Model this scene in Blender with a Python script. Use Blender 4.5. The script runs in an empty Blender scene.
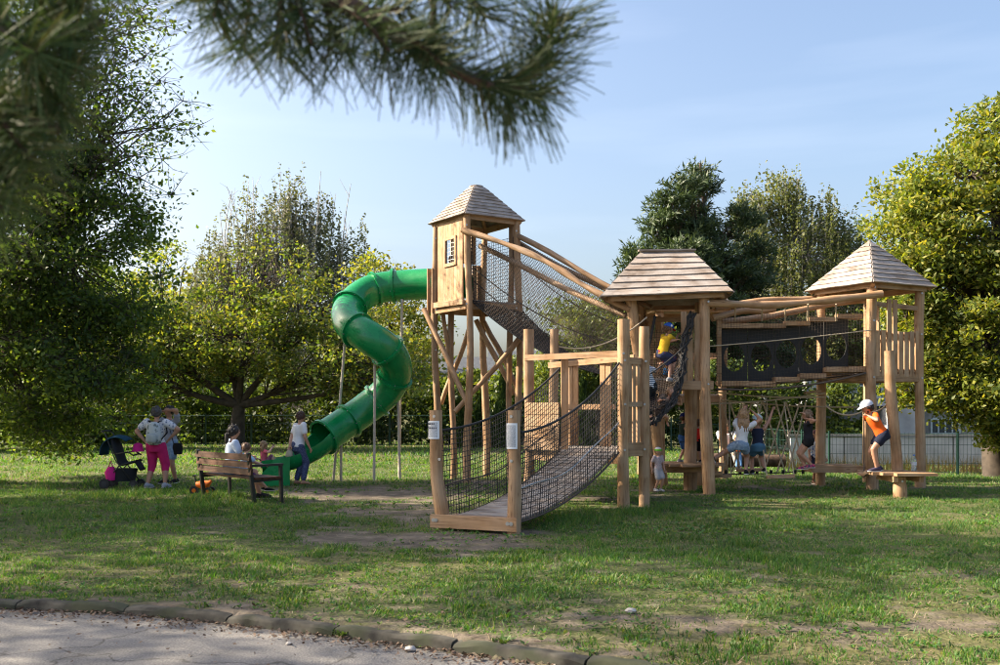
import bpy, math, random
import numpy as np
from mathutils import Vector, Matrix
from math import radians, pi, sin, cos

SC = bpy.context.scene
COL = SC.collection
random.seed(7)
RNG = np.random.default_rng(11)

# ---------------------------------------------------------------- camera
F_PX, HZ, CAM_H = 972.0, 408.0, 1.6          # focal length and horizon in photo pixels, eye height in metres
cam_d = bpy.data.cameras.new('camera')
cam_d.sensor_width = 36.0
cam_d.lens = 36.0 * F_PX / 1000.0
cam_d.shift_y = (HZ - 332.5) / 1000.0
cam_d.clip_start = 0.05
cam_d.clip_end = 2000
cam_d.dof.use_dof = True
cam_d.dof.focus_distance = 17.5
cam_d.dof.aperture_fstop = 5.6
cam = bpy.data.objects.new('camera', cam_d)
COL.objects.link(cam)
cam.location = (0, 0, CAM_H)
cam.rotation_euler = (radians(90), 0, 0)
SC.camera = cam

# ---------------------------------------------------------------- sky, sun, exposure
SUN_EL = radians(34)
SUN_H = Vector((-0.99, 0.12, 0)).normalized()
SUN_DIR = Vector((SUN_H.x * cos(SUN_EL), SUN_H.y * cos(SUN_EL), sin(SUN_EL)))
world = bpy.data.worlds.new('World')
SC.world = world
world.use_nodes = True
wn, wl = world.node_tree.nodes, world.node_tree.links
wn.clear()
w_out = wn.new('ShaderNodeOutputWorld')
w_bg = wn.new('ShaderNodeBackground')
w_sky = wn.new('ShaderNodeTexSky')
w_sky.sky_type = 'NISHITA'
w_sky.sun_disc = False
w_sky.sun_elevation = SUN_EL
w_sky.sun_rotation = math.atan2(SUN_H.x, SUN_H.y)
w_sky.air_density = 1.0
w_sky.dust_density = 5.0
w_sky.ozone_density = 1.7
w_bg.inputs['Strength'].default_value = 0.105
# faint high cirrus
w_tc = wn.new('ShaderNodeTexCoord')
w_map = wn.new('ShaderNodeMapping'); w_map.inputs['Scale'].default_value = (1.2, 1.2, 9.0)
w_noise = wn.new('ShaderNodeTexNoise'); w_noise.inputs['Scale'].default_value = 1.7; w_noise.inputs['Detail'].default_value = 5
w_ramp = wn.new('ShaderNodeValToRGB')
w_ramp.color_ramp.elements[0].position = 0.5; w_ramp.color_ramp.elements[0].color = (0, 0, 0, 1)
w_ramp.color_ramp.elements[1].position = 0.85; w_ramp.color_ramp.elements[1].color = (0.07, 0.07, 0.07, 1)
w_mix = wn.new('ShaderNodeMix'); w_mix.data_type = 'RGBA'
w_mix.inputs['B'].default_value = (8.0, 8.0, 8.2, 1)
wl.new(w_tc.outputs['Generated'], w_map.inputs['Vector'])
wl.new(w_map.outputs['Vector'], w_noise.inputs['Vector'])
wl.new(w_noise.outputs['Fac'], w_ramp.inputs['Fac'])
wl.new(w_ramp.outputs['Color'], w_mix.inputs['Factor'])
wl.new(w_sky.outputs['Color'], w_mix.inputs['A'])
wl.new(w_mix.outputs['Result'], w_bg.inputs['Color'])
wl.new(w_bg.outputs['Background'], w_out.inputs['Surface'])

sun_d = bpy.data.lights.new('sun', 'SUN')
sun_d.energy = 5.0
sun_d.angle = radians(0.5)
sun_d.color = (1.0, 0.86, 0.66)
sun = bpy.data.objects.new('sun', sun_d)
COL.objects.link(sun)
sun.rotation_euler = SUN_DIR.to_track_quat('Z', 'Y').to_euler()
sun.location = (-30, 20, 30)

SC.view_settings.view_transform = 'Standard'
SC.view_settings.look = 'None'
SC.view_settings.gamma = 1.0
SC.view_settings.use_curve_mapping = False
SC.view_settings.exposure = 1.58
SC.render.engine = 'CYCLES'
SC.cycles.max_bounces = 6
SC.cycles.transparent_max_bounces = 8
SC.cycles.use_denoising = True
SC.cycles.filter_width = 1.05

# ---------------------------------------------------------------- positions
def P(x, y, d):
    return Vector(((x - 500.0) * d / F_PX, d, CAM_H - (y - HZ) * d / F_PX))
def XD(x, d, z):
    return Vector(((x - 500.0) * d / F_PX, d, z))

# ---------------------------------------------------------------- object helpers
def link(name, data, parent=None):
    o = bpy.data.objects.new(name, data)
    COL.objects.link(o)
    if parent is not None:
        o.parent = parent
    return o
def tag(o, label=None, cat=None, group=None, kind=None):
    if label: o['label'] = label
    if cat: o['category'] = cat
    if group: o['group'] = group
    if kind: o['kind'] = kind
    return o
def thing(name, label, cat, loc, group=None):
    o = link(name, None)
    o.empty_display_size = 0.2
    o.location = loc
    return tag(o, label, cat, group)
def org(o):
    v = Vector((0, 0, 0))
    while o is not None:
        v += o.location
        o = o.parent
    return v

class MB:
    """collects shapes (world coordinates) with UVs along the grain; build() links them as one mesh object"""
    def __init__(s):
        s.v, s.f, s.uv = [], [], []
    def face(s, idx, uv):
        s.f.append(idx); s.uv.extend(uv)
    def tube(s, pts, rad, n=9, cap=True, sq=None):
        pts = [Vector(p) for p in pts]
        m = len(pts)
        if not hasattr(rad, '__len__'): rad = [rad] * m
        base = len(s.v)
        t0 = (pts[1] - pts[0]).normalized()
        ref = Vector((0, 0, 1)) if abs(t0.z) < 0.9 else Vector((1, 0, 0))
        a = t0.cross(ref).normalized(); L = 0; Ls = []
        for i in range(m):
            t = (pts[min(i + 1, m - 1)] - pts[max(i - 1, 0)]).normalized()
            a = (a - t * a.dot(t)).normalized(); b = t.cross(a)
            if i: L += (pts[i] - pts[i - 1]).length
            Ls.append(L)
            for k in range(n):
                an = 2 * pi * k / n
                s.v.append(pts[i] + (a * cos(an) + b * sin(an) * (sq or 1)) * rad[i])
        off = random.random() * 20
        for i in range(m - 1):
            for k in range(n):
                k2 = (k + 1) % n
                u0, u1 = k / n * 0.7 + off, (k + 1) / n * 0.7 + off
                s.face((base + i * n + k, base + i * n + k2, base + (i + 1) * n + k2, base + (i + 1) * n + k),
                       ((u0, Ls[i]), (u1, Ls[i]), (u1, Ls[i + 1]), (u0, Ls[i + 1])))
        if cap:
            s.face(tuple(base + k for k in reversed(range(n))), [(off + cos(6.28 * k / n) * .1, off * 3 + sin(6.28 * k / n) * .02) for k in range(n)])
            s.face(tuple(base + (m - 1) * n + k for k in range(n)), [(off + cos(6.28 * k / n) * .1, off * 3 + sin(6.28 * k / n) * .02) for k in range(n)])
        return s
    def log(s, p0, p1, r0, r1=None, crook=0.03, n=10, m=7, taper_end=0.0):
        """a peeled, slightly crooked round timber"""
        p0, p1 = Vector(p0), Vector(p1); r1 = r0 if r1 is None else r1
        d = (p1 - p0); t = d.normalized()
        ref = Vector((0, 0, 1)) if abs(t.z) < 0.9 else Vector((1, 0, 0))
        a = t.cross(ref).normalized(); b = t.cross(a)
        ph = [random.uniform(0, 6.28) for _ in range(4)]
        pts, rad = [], []
        for i in range(m):
            q = i / (m - 1); e = sin(pi * q)
            o = a * crook * e * sin(2.6 * q + ph[0]) + b * crook * e * sin(3.9 * q + ph[1]) + a * crook * .5 * e * sin(9 * q + ph[2])
            pts.append(p0 + d * q + o)
            rad.append((r0 + (r1 - r0) * q) * (1 + .07 * sin(7 * q + ph[3]) + random.uniform(-.025, .025)))
        return s.tube(pts, rad, n)
    def board(s, p0, p1, w, h, up=(0, 0, 1)):
        """box from p0 to p1, w across, h along up"""
        p0, p1 = Vector(p0), Vector(p1)
        t = (p1 - p0).normalized(); L = (p1 - p0).length
        up = Vector(up); c = t.cross(up)
        if c.length < 1e-4: c = t.cross(Vector((1, 0, 0)))
        c.normalize(); u = c.cross(t).normalized()
        base = len(s.v)
        for q in (p0, p1):
            for sc_, su in ((-1, -1), (1, -1), (1, 1), (-1, 1)):
                s.v.append(q + c * (w / 2 * sc_) + u * (h / 2 * su))
        of = random.random() * 30
        for a, b, dim in ((0, 1, w), (1, 2, h), (2, 3, w), (3, 0, h)):
            s.face((base + a, base + b, base + 4 + b, base + 4 + a), ((of, 0), (of + dim, 0), (of + dim, L), (of, L)))
        s.face((base + 3, base + 2, base + 1, base), ((of, 0), (of + w, 0), (of + w, h), (of, h)))
        s.face((base + 4, base + 5, base + 6, base + 7), ((of, 0), (of + w, 0), (of + w, h), (of, h)))
        return s
    def prism(s, poly, z0, z1):
        n = len(poly); base = len(s.v); of = random.random() * 9
        for z in (z0, z1):
            for p in poly: s.v.append(Vector((p[0], p[1], z)))
        s.face(tuple(base + i for i in reversed(range(n))), [(poly[i][0] + of, poly[i][1]) for i in reversed(range(n))])
        s.face(tuple(base + n + i for i in range(n)), [(poly[i][0] + of, poly[i][1]) for i in range(n)])
        for i in range(n):
            j = (i + 1) % n
            s.face((base + i, base + j, base + n + j, base + n + i), ((of, 0), (of + .1, 0), (of + .1, .1), (of, .1)))
        return s
    def ball(s, c, r, n=10, m=7, axes=None):
        """ellipsoid; r a number or three radii along axes"""
        c = Vector(c)
        if not hasattr(r, '__len__'): r = (r, r, r)
        ax = axes or (Vector((1, 0, 0)), Vector((0, 1, 0)), Vector((0, 0, 1)))
        base = len(s.v)
        for i in range(m + 1):
            th = pi * i / m
            for k in range(n):
                ph = 2 * pi * k / n
                s.v.append(c + ax[0] * (r[0] * sin(th) * cos(ph)) + ax[1] * (r[1] * sin(th) * sin(ph)) + ax[2] * (r[2] * cos(th)))
        for i in range(m):
            for k in range(n):
                k2 = (k + 1) % n
                s.face((base + i * n + k, base + (i + 1) * n + k, base + (i + 1) * n + k2, base + i * n + k2), ((0, 0), (0, .1), (.1, .1), (.1, 0)))
        return s
    def loft(s, rings, n=12, cap=True):
        """rings: (centre, axis a * radius, axis b * radius)"""
        base = len(s.v); m = len(rings)
        for c, a, b in rings:
            for k in range(n):
                an = 2 * pi * k / n
                s.v.append(Vector(c) + Vector(a) * cos(an) + Vector(b) * sin(an))
        for i in range(m - 1):
            for k in range(n):
                k2 = (k + 1) % n
                s.face((base + i * n + k, base + i * n + k2, base + (i + 1) * n + k2, base + (i + 1) * n + k),
                       ((k / n, i / m), ((k + 1) / n, i / m), ((k + 1) / n, (i + 1) / m), (k / n, (i + 1) / m)))
        if cap:
            s.face(tuple(base + k for k in reversed(range(n))), [(0, 0)] * n)
            s.face(tuple(base + (m - 1) * n + k for k in range(n)), [(0, 0)] * n)
        return s
    def mesh(s, name, mat, origin, smooth=None):
        me = bpy.data.meshes.new(name)
        o = origin
        me.from_pydata([(p[0] - o[0], p[1] - o[1], p[2] - o[2]) for p in s.v], [], s.f)
        uvl = me.uv_layers.new(name='UVMap')
        uvl.data.foreach_set('uv', np.array(s.uv, dtype=np.float32).ravel())
        if smooth is not None:
            me.shade_smooth() if smooth is True else smooth_by_angle(me, smooth)
        if mat: me.materials.append(mat)
        return me
    def build(s, name, mat, parent=None, smooth=40, kind=None, label=None):
        o = link(name, s.mesh(name, mat, org(parent) if parent else Vector((0, 0, 0)), smooth), parent)
        if kind: o['kind'] = kind
        if label: o['label'] = label
        return o

def smooth_by_angle(me, deg):
    me.shade_smooth()
    me.set_sharp_from_angle(angle=radians(deg))

BOXES = {}
def plank(name, p0, p1, w, h, mat, root, up=(0, 0, 1), jitter=0.0):
    """one board as an object of its own; alike boards share mesh data"""
    p0, p1 = Vector(p0), Vector(p1)
    t = (p1 - p0); L = t.length; t.normalize()
    key = (round(L, 2), round(w, 3), round(h, 3), mat.name, random.randrange(3))
    if key not in BOXES:
        BOXES[key] = MB().board((-L / 2, 0, 0), (L / 2, 0, 0), w, h).mesh(name, mat, (0, 0, 0))
    c = t.cross(Vector(up))
    if c.length < 1e-4: c = t.cross(Vector((1, 0, 0)))
    c.normalize(); u = c.cross(t).normalized()
    o = link(name, BOXES[key], root)
    M = Matrix((t, c, u)).transposed().to_4x4()
    if jitter: M = M @ Matrix.Rotation(random.uniform(-jitter, jitter), 4, 'Z') @ Matrix.Rotation(random.uniform(-jitter, jitter), 4, 'X')
    M.translation = (p0 + p1) / 2 - org(root)
    o.matrix_local = M
    return o

class NB:
    """numpy mesh for very many small faces (nets, leaves, grass)"""
    def __init__(s): s.v, s.q, s.t, s.n = [], [], [], 0
    def quads(s, v, q):
        s.v.append(v); s.q.append(q + s.n); s.n += len(v)
    def tris(s, v, t):
        s.v.append(v); s.t.append(t + s.n); s.n += len(v)
    def rope(s, pts, r, sides=3):
        p = np.asarray(pts, float); m = len(p)
        tg = np.gradient(p, axis=0); tg /= np.linalg.norm(tg, axis=1)[:, None] + 1e-9
        mean = np.abs(tg.mean(0)); ref = np.zeros(3); ref[int(np.argmin(mean))] = 1
        a = np.cross(tg, ref); a /= np.linalg.norm(a, axis=1)[:, None] + 1e-9
        b = np.cross(tg, a)
        an = np.arange(sides) * 2 * pi / sides
        v = p[:, None, :] + r * (a[:, None, :] * np.cos(an)[None, :, None] + b[:, None, :] * np.sin(an)[None, :, None])
        i = np.arange(m - 1)[:, None] * sides; k = np.arange(sides)[None, :]; k2 = (k + 1) % sides
        q = np.stack([i + k, i + k2, i + sides + k2, i + sides + k], -1).reshape(-1, 4)
        s.quads(v.reshape(-1, 3), q)
        return s
    def net(s, grid, r, every_u=1, every_v=1, sides=3):
        for i in range(0, grid.shape[0], every_u): s.rope(grid[i], r, sides)
        for j in range(0, grid.shape[1], every_v): s.rope(grid[:, j], r, sides)
        return s
    def build(s, name, mat, parent=None, smooth=False, kind=None, label=None):
        o3 = np.array(org(parent) if parent else (0, 0, 0))
        v = np.concatenate(s.v) - o3
        me = bpy.data.meshes.new(name)
        q = np.concatenate(s.q) if s.q else np.zeros((0, 4), int)
        t = np.concatenate(s.t) if s.t else np.zeros((0, 3), int)
        nq, nt = len(q), len(t)
        me.vertices.add(len(v)); me.vertices.foreach_set('co', v.astype(np.float32).ravel())
        me.loops.add(nq * 4 + nt * 3)
        me.loops.foreach_set('vertex_index', np.concatenate([q.ravel(), t.ravel()]).astype(np.int32))
        me.polygons.add(nq + nt)
        me.polygons.foreach_set('loop_start', np.concatenate([np.arange(nq) * 4, nq * 4 + np.arange(nt) * 3]).astype(np.int32))
        if smooth: me.polygons.foreach_set('use_smooth', np.ones(nq + nt, bool))
        me.update(calc_edges=True)
        if mat: me.materials.append(mat)
        o = link(name, me, parent)
        if kind: o['kind'] = kind
        if label: o['label'] = label
        return o

def bilerp(c00, c10, c11, c01, nu, nv, sag=0.0):
    """grid of points over a four-cornered sheet; sag lowers its middle"""
    c = [np.array(x, float) for x in (c00, c10, c11, c01)]
    u = np.linspace(0, 1, nu + 1)[:, None, None]; v = np.linspace(0, 1, nv + 1)[None, :, None]
    g = (1 - u) * (1 - v) * c[0] + u * (1 - v) * c[1] + u * v * c[2] + (1 - u) * v * c[3]
    if sag: g[..., 2] -= (sag * 4 * u * (1 - u))[..., 0]
    return g
def hang(p0, p1, sag, n=14):
    p0, p1 = Vector(p0), Vector(p1)
    return [p0.lerp(p1, i / n) - Vector((0, 0, sag * 4 * (i / n) * (1 - i / n))) for i in range(n + 1)]
def spline(pts, per=8):
    """Catmull-Rom through points"""
    p = [Vector(q) for q in pts]; p = [p[0] * 2 - p[1]] + p + [p[-1] * 2 - p[-2]]
    out = []
    for i in range(1, len(p) - 2):
        for k in range(per):
            t = k / per
            out.append(0.5 * ((2 * p[i]) + (p[i + 1] - p[i - 1]) * t + (2 * p[i - 1] - 5 * p[i] + 4 * p[i + 1] - p[i + 2]) * t * t + (3 * p[i] - p[i - 1] - 3 * p[i + 1] + p[i + 2]) * t ** 3))
    out.append(p[-2])
    return out

# value noise for the ground
_tab = RNG.random((256, 256))
def vnoise(x, y, sc):
    x = np.asarray(x, float) * sc + 37.3; y = np.asarray(y, float) * sc + 91.7
    xi, yi = np.floor(x).astype(int), np.floor(y).astype(int)
    fx, fy = x - xi, y - yi
    fx = fx * fx * (3 - 2 * fx); fy = fy * fy * (3 - 2 * fy)
    a, b = _tab[xi % 256, yi % 256], _tab[(xi + 1) % 256, yi % 256]
    c, d = _tab[xi % 256, (yi + 1) % 256], _tab[(xi + 1) % 256, (yi + 1) % 256]
    return (a * (1 - fx) + b * fx) * (1 - fy) + (c * (1 - fx) + d * fx) * fy
def fbm(x, y, sc):
    return (vnoise(x, y, sc) + .5 * vnoise(x, y, sc * 2.1) + .25 * vnoise(x, y, sc * 4.3) + .12 * vnoise(x, y, sc * 8.9)) / 1.87

# ---------------------------------------------------------------- materials
def new_mat(name):
    m = bpy.data.materials.new(name); m.use_nodes = True
    nt = m.node_tree
    return m, nt.nodes, nt.links, nt.nodes['Principled BSDF']
def ramp(n, pts):
    r = n.new('ShaderNodeValToRGB'); e = r.color_ramp.elements
    while len(e) < len(pts): e.new(0.5)
    for x, (p, c) in zip(e, pts):
        x.position = p; x.color = (*c, 1)
    return r
def plain(name, col, rough=0.6, metal=0.0, vary=0.12, scale=6.0, bump=0.0, sheen=0.0, spec=0.5):
    m, n, l, b = new_mat(name)
    tc = n.new('ShaderNodeTexCoord'); no = n.new('ShaderNodeTexNoise')
    no.inputs['Scale'].default_value = scale; no.inputs['Detail'].default_value = 4
    l.new(tc.outputs['Object'], no.inputs['Vector'])
    r = ramp(n, [(0.3, tuple(c * (1 - vary) for c in col)), (0.7, tuple(min(1, c * (1 + vary)) for c in col))])
    l.new(no.outputs['Fac'], r.inputs['Fac']); l.new(r.outputs['Color'], b.inputs['Base Color'])
    b.inputs['Roughness'].default_value = rough; b.inputs['Metallic'].default_value = metal
    b.inputs['Specular IOR Level'].default_value = spec
    if sheen: b.inputs['Sheen Weight'].default_value = sheen
    if bump:
        bp = n.new('ShaderNodeBump'); bp.inputs['Strength'].default_value = bump; bp.inputs['Distance'].default_value = 0.01
        l.new(no.outputs['Fac'], bp.inputs['Height']); l.new(bp.outputs['Normal'], b.inputs['Normal'])
    return m
def wood(name, light, dark, grey=None, rough=0.65, greyamt=0.5):
    """grain runs along the UV's second axis"""
    m, n, l, b = new_mat(name)
    uv = n.new('ShaderNodeUVMap'); mp = n.new('ShaderNodeMapping'); mp.inputs['Scale'].default_value = (28, 1.6, 1)
    oi = n.new('ShaderNodeObjectInfo'); va = n.new('ShaderNodeVectorMath'); va.operation = 'ADD'
    cmb = n.new('ShaderNodeCombineXYZ'); mul = n.new('ShaderNodeMath'); mul.operation = 'MULTIPLY'; mul.inputs[1].default_value = 17
    l.new(oi.outputs['Random'], mul.inputs[0]); l.new(mul.outputs[0], cmb.inputs['X']); l.new(mul.outputs[0], cmb.inputs['Y'])
    l.new(uv.outputs['UV'], va.inputs[0]); l.new(cmb.outputs[0], va.inputs[1]); l.new(va.outputs[0], mp.inputs['Vector'])
    g = n.new('ShaderNodeTexNoise'); g.inputs['Scale'].default_value = 1.0; g.inputs['Detail'].default_value = 6; g.inputs['Distortion'].default_value = 0.6
    l.new(mp.outputs['Vector'], g.inputs['Vector'])
    r = ramp(n, [(0.28, dark), (0.62, light)]); l.new(g.outputs['Fac'], r.inputs['Fac'])
    # knots and blotches
    k = n.new('ShaderNodeTexNoise'); k.inputs['Scale'].default_value = 2.2; k.inputs['Detail'].default_value = 3
    l.new(va.outputs[0], k.inputs['Vector'])
    k2 = ramp(n, [(0.35, (.72, .68, .64)), (0.65, (1.08, 1.05, 1.02))]); l.new(k.outputs['Fac'], k2.inputs['Fac'])
    mx = n.new('ShaderNodeMix'); mx.data_type = 'RGBA'; mx.blend_type = 'MULTIPLY'; mx.inputs['Factor'].default_value = 1
    l.new(r.outputs['Color'], mx.inputs['A']); l.new(k2.outputs['Color'], mx.inputs['B'])
    # each piece its own tone
    hv = n.new('ShaderNodeHueSaturation'); mr = n.new('ShaderNodeMapRange'); mr.inputs['To Min'].default_value = 0.78; mr.inputs['To Max'].default_value = 1.18
    l.new(oi.outputs['Random'], mr.inputs['Value']); l.new(mr.outputs['Result'], hv.inputs['Value']); l.new(mx.outputs['Result'], hv.inputs['Color'])
    last = hv.outputs['Color']
    if grey:
        k3 = ramp(n, [(0.35, (0, 0, 0)), (0.7, (greyamt,) * 3)]); l.new(k.outputs['Fac'], k3.inputs['Fac'])
        m2 = n.new('ShaderNodeMix'); m2.data_type = 'RGBA'; m2.inputs['B'].default_value = (*grey, 1)
        l.new(k3.outputs['Color'], m2.inputs['Factor']); l.new(last, m2.inputs['A']); last = m2.outputs['Result']
    mp2 = n.new('ShaderNodeMapping'); mp2.inputs['Scale'].default_value = (16, .55, 1); l.new(va.outputs[0], mp2.inputs['Vector'])
    cr = n.new('ShaderNodeTexNoise'); cr.inputs['Scale'].default_value = 1.3; cr.inputs['Detail'].default_value = 2; l.new(mp2.outputs['Vector'], cr.inputs['Vector'])
    cr2 = ramp(n, [(.485, (1, 1, 1)), (.5, (.42, .38, .34)), (.515, (1, 1, 1))]); l.new(cr.outputs['Fac'], cr2.inputs['Fac'])
    vo = n.new('ShaderNodeTexVoronoi'); vo.inputs['Scale'].default_value = 1.0; mp3 = n.new('ShaderNodeMapping'); mp3.inputs['Scale'].default_value = (7, 2.6, 1); l.new(va.outputs[0], mp3.inputs['Vector']); l.new(mp3.outputs['Vector'], vo.inputs['Vector'])
    kn = ramp(n, [(.05, (.38, .3, .24)), (.16, (1, 1, 1))]); l.new(vo.outputs['Distance'], kn.inputs['Fac'])
    for q in (cr2, kn):
        mm = n.new('ShaderNodeMix'); mm.data_type = 'RGBA'; mm.blend_type = 'MULTIPLY'; mm.inputs['Factor'].default_value = .75
        l.new(last, mm.inputs['A']); l.new(q.outputs['Color'], mm.inputs['B']); last = mm.outputs['Result']
    l.new(last, b.inputs['Base Color'])
    b.inputs['Roughness'].default_value = rough; b.inputs['Specular IOR Level'].default_value = 0.3
    bp = n.new('ShaderNodeBump'); bp.inputs['Strength'].default_value = 0.35; bp.inputs['Distance'].default_value = 0.01
    l.new(g.outputs['Fac'], bp.inputs['Height']); l.new(bp.outputs['Normal'], b.inputs['Normal'])
    return m
def foliage(name, cols, trans=0.35, tcol=None, rough=0.5):
    """leaf colour varies from leaf to leaf; light comes through the blades"""
    m, n, l, b = new_mat(name)
    g = n.new('ShaderNodeNewGeometry')
    r = ramp(n, [(i / max(1, len(cols) - 1), c) for i, c in enumerate(cols)])
    l.new(g.outputs['Random Per Island'], r.inputs['Fac'])
    tc = n.new('ShaderNodeTexCoord'); no = n.new('ShaderNodeTexNoise'); no.inputs['Scale'].default_value = 0.55; no.inputs['Detail'].default_value = 2
    l.new(tc.outputs['Object'], no.inputs['Vector'])
    hv = n.new('ShaderNodeHueSaturation'); mr = n.new('ShaderNodeMapRange')
    mr.inputs['From Min'].default_value = .3; mr.inputs['From Max'].default_value = .7; mr.inputs['To Min'].default_value = 0.7; mr.inputs['To Max'].default_value = 1.3
    l.new(no.outputs['Fac'], mr.inputs['Value']); l.new(mr.outputs['Result'], hv.inputs['Value']); l.new(r.outputs['Color'], hv.inputs['Color'])
    l.new(hv.outputs['Color'], b.inputs['Base Color'])
    b.inputs['Roughness'].default_value = rough; b.inputs['Specular IOR Level'].default_value = 0.35
    tr = n.new('ShaderNodeBsdfTranslucent'); t2 = n.new('ShaderNodeMix'); t2.data_type = 'RGBA'; t2.blend_type = 'MULTIPLY'; t2.inputs['Factor'].default_value = 1
    t2.inputs['B'].default_value = (*(tcol or (1.9, 1.7, 0.55)), 1)
    l.new(hv.outputs['Color'], t2.inputs['A']); l.new(t2.outputs['Result'], tr.inputs['Color'])
    ms = n.new('ShaderNodeMixShader'); ms.inputs['Fac'].default_value = trans
    l.new(b.outputs[0], ms.inputs[1]); l.new(tr.outputs[0], ms.inputs[2])
    l.new(ms.outputs[0], n['Material Output'].inputs['Surface'])
    return m

M = {}
M['wood'] = wood('fresh_timber', (.49, .30, .155), (.31, .175, .085), (.36, .285, .215), greyamt=.45)
M['wood_grey'] = wood('weathered_timber', (.43, .27, .145), (.28, .165, .085), (.32, .27, .22), greyamt=.5)
M['shingle'] = wood('roof_board', (.33, .275, .235), (.20, .16, .135), (.34, .325, .315), greyamt=.75, rough=.75)
M['deck'] = wood('deck_board', (.40, .34, .29), (.26, .21, .17), (.42, .40, .38), greyamt=.7, rough=.8)
M['bench_wood'] = wood('bench_timber', (.095, .038, .016), (.05, .02, .009), rough=.6)
M['rope_dark'] = plain('dark_rope', (.022, .020, .019), .8)
M['rope_brown'] = plain('brown_rope', (.085, .062, .047), .85)
M['rope_light'] = plain('hemp_rope', (.44, .35, .24), .85)
M['net_tunnel'] = plain('tunnel_net', (.04, .028, .02), .85)
M['steel'] = plain('galvanised_steel', (.42, .42, .42), .4, .8)
M['black_metal'] = plain('black_coated_steel', (.012, .014, .014), .4)
M['rubber'] = plain('black_rubber_sheet', (.012, .012, .012), .65)
M['bark'] = plain('bark', (.055, .042, .032), .9, vary=.5, scale=5, bump=.6)
M['bark_light'] = plain('birch_bark', (.33, .31, .28), .85, vary=.6, scale=3)
M['bark_pine'] = plain('pine_bark', (.075, .045, .03), .9, vary=.5, scale=8, bump=.6)
M['pole'] = plain('pale_pole', (.46, .40, .33), .6)
M['fence'] = plain('green_fence_paint', (.012, .05, .036), .5)
# slide plastic
_m, _n, _l, _b = new_mat('green_plastic')
_no = _n.new('ShaderNodeTexNoise'); _no.inputs['Scale'].default_value = 3; _no.inputs['Detail'].default_value = 6
_tc = _n.new('ShaderNodeTexCoord'); _l.new(_tc.outputs['Object'], _no.inputs['Vector'])
_r = ramp(_n, [(.3, (.002, .18, .05)), (.7, (.003, .24, .066))]); _l.new(_no.outputs['Fac'], _r.inputs['Fac']); _l.new(_r.outputs['Color'], _b.inputs['Base Color'])
_r2 = ramp(_n, [(.35, (.17,) * 3), (.7, (.36,) * 3)]); _l.new(_no.outputs['Fac'], _r2.inputs['Fac']); _l.new(_r2.outputs['Color'], _b.inputs['Roughness'])
_b.inputs['Specular IOR Level'].default_value = .5
_n2 = _n.new('ShaderNodeTexNoise'); _n2.inputs['Scale'].default_value = 1.4; _n2.inputs['Detail'].default_value = 10; _n2.inputs['Roughness'].default_value = .72; _l.new(_tc.outputs['Object'], _n2.inputs['Vector'])
_r3 = ramp(_n, [(.5, (0, 0, 0)), (.75, (.16,) * 3)]); _l.new(_n2.outputs['Fac'], _r3.inputs['Fac'])
_mx = _n.new('ShaderNodeMix'); _mx.data_type = 'RGBA'; _mx.inputs['B'].default_value = (.09, .26, .12, 1)
_l.new(_r3.outputs['Color'], _mx.inputs['Factor']); _l.new(_r.outputs['Color'], _mx.inputs['A']); _l.new(_mx.outputs['Result'], _b.inputs['Base Color'])
M['slide'] = _m

# ================================================================ GROUND
KX = np.array([-60, -12, -6, -4.23, -3.08, -1.86, -0.5, 0.39, 1.0, 3.0, 8.0, 30.0])
KY = np.array([9.6, 8.75, 8.36, 8.23, 8.02, 7.55, 6.88, 6.40, 6.05, 4.9, 2.0, -9.0])
def kerb_y(x): return np.interp(x, KX, KY)
def sstep(t): t = np.clip(t, 0, 1); return t * t * (3 - 2 * t)
def lawn_z(x, y):
    x, y = np.asarray(x, float), np.asarray(y, float)
    z = (fbm(x, y, .35) - .5) * .07 * sstep((y - 6) / 4)
    z = z - 0.5 * sstep((x - 5) / 6) * sstep((y - 21) / 9)
    return z
def ground_z(x, y):
    s = y - kerb_y(x)
    k = sstep((s + .055) / .04)
    return (lawn_z(x, y) + .012 * np.exp(-np.clip(s, 0, 9) * 6)) * k + (-.1) * (1 - k) - .006 * k
def ell(x, y, cx, cy, rx, ry, rot=0.0):
    dx, dy = x - cx, y - cy
    c, s_ = cos(rot), sin(rot)
    u, v = (dx * c + dy * s_) / rx, (-dx * s_ + dy * c) / ry
    return np.clip(1.25 - np.sqrt(u * u + v * v) * 1.0, 0, 1)
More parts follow.
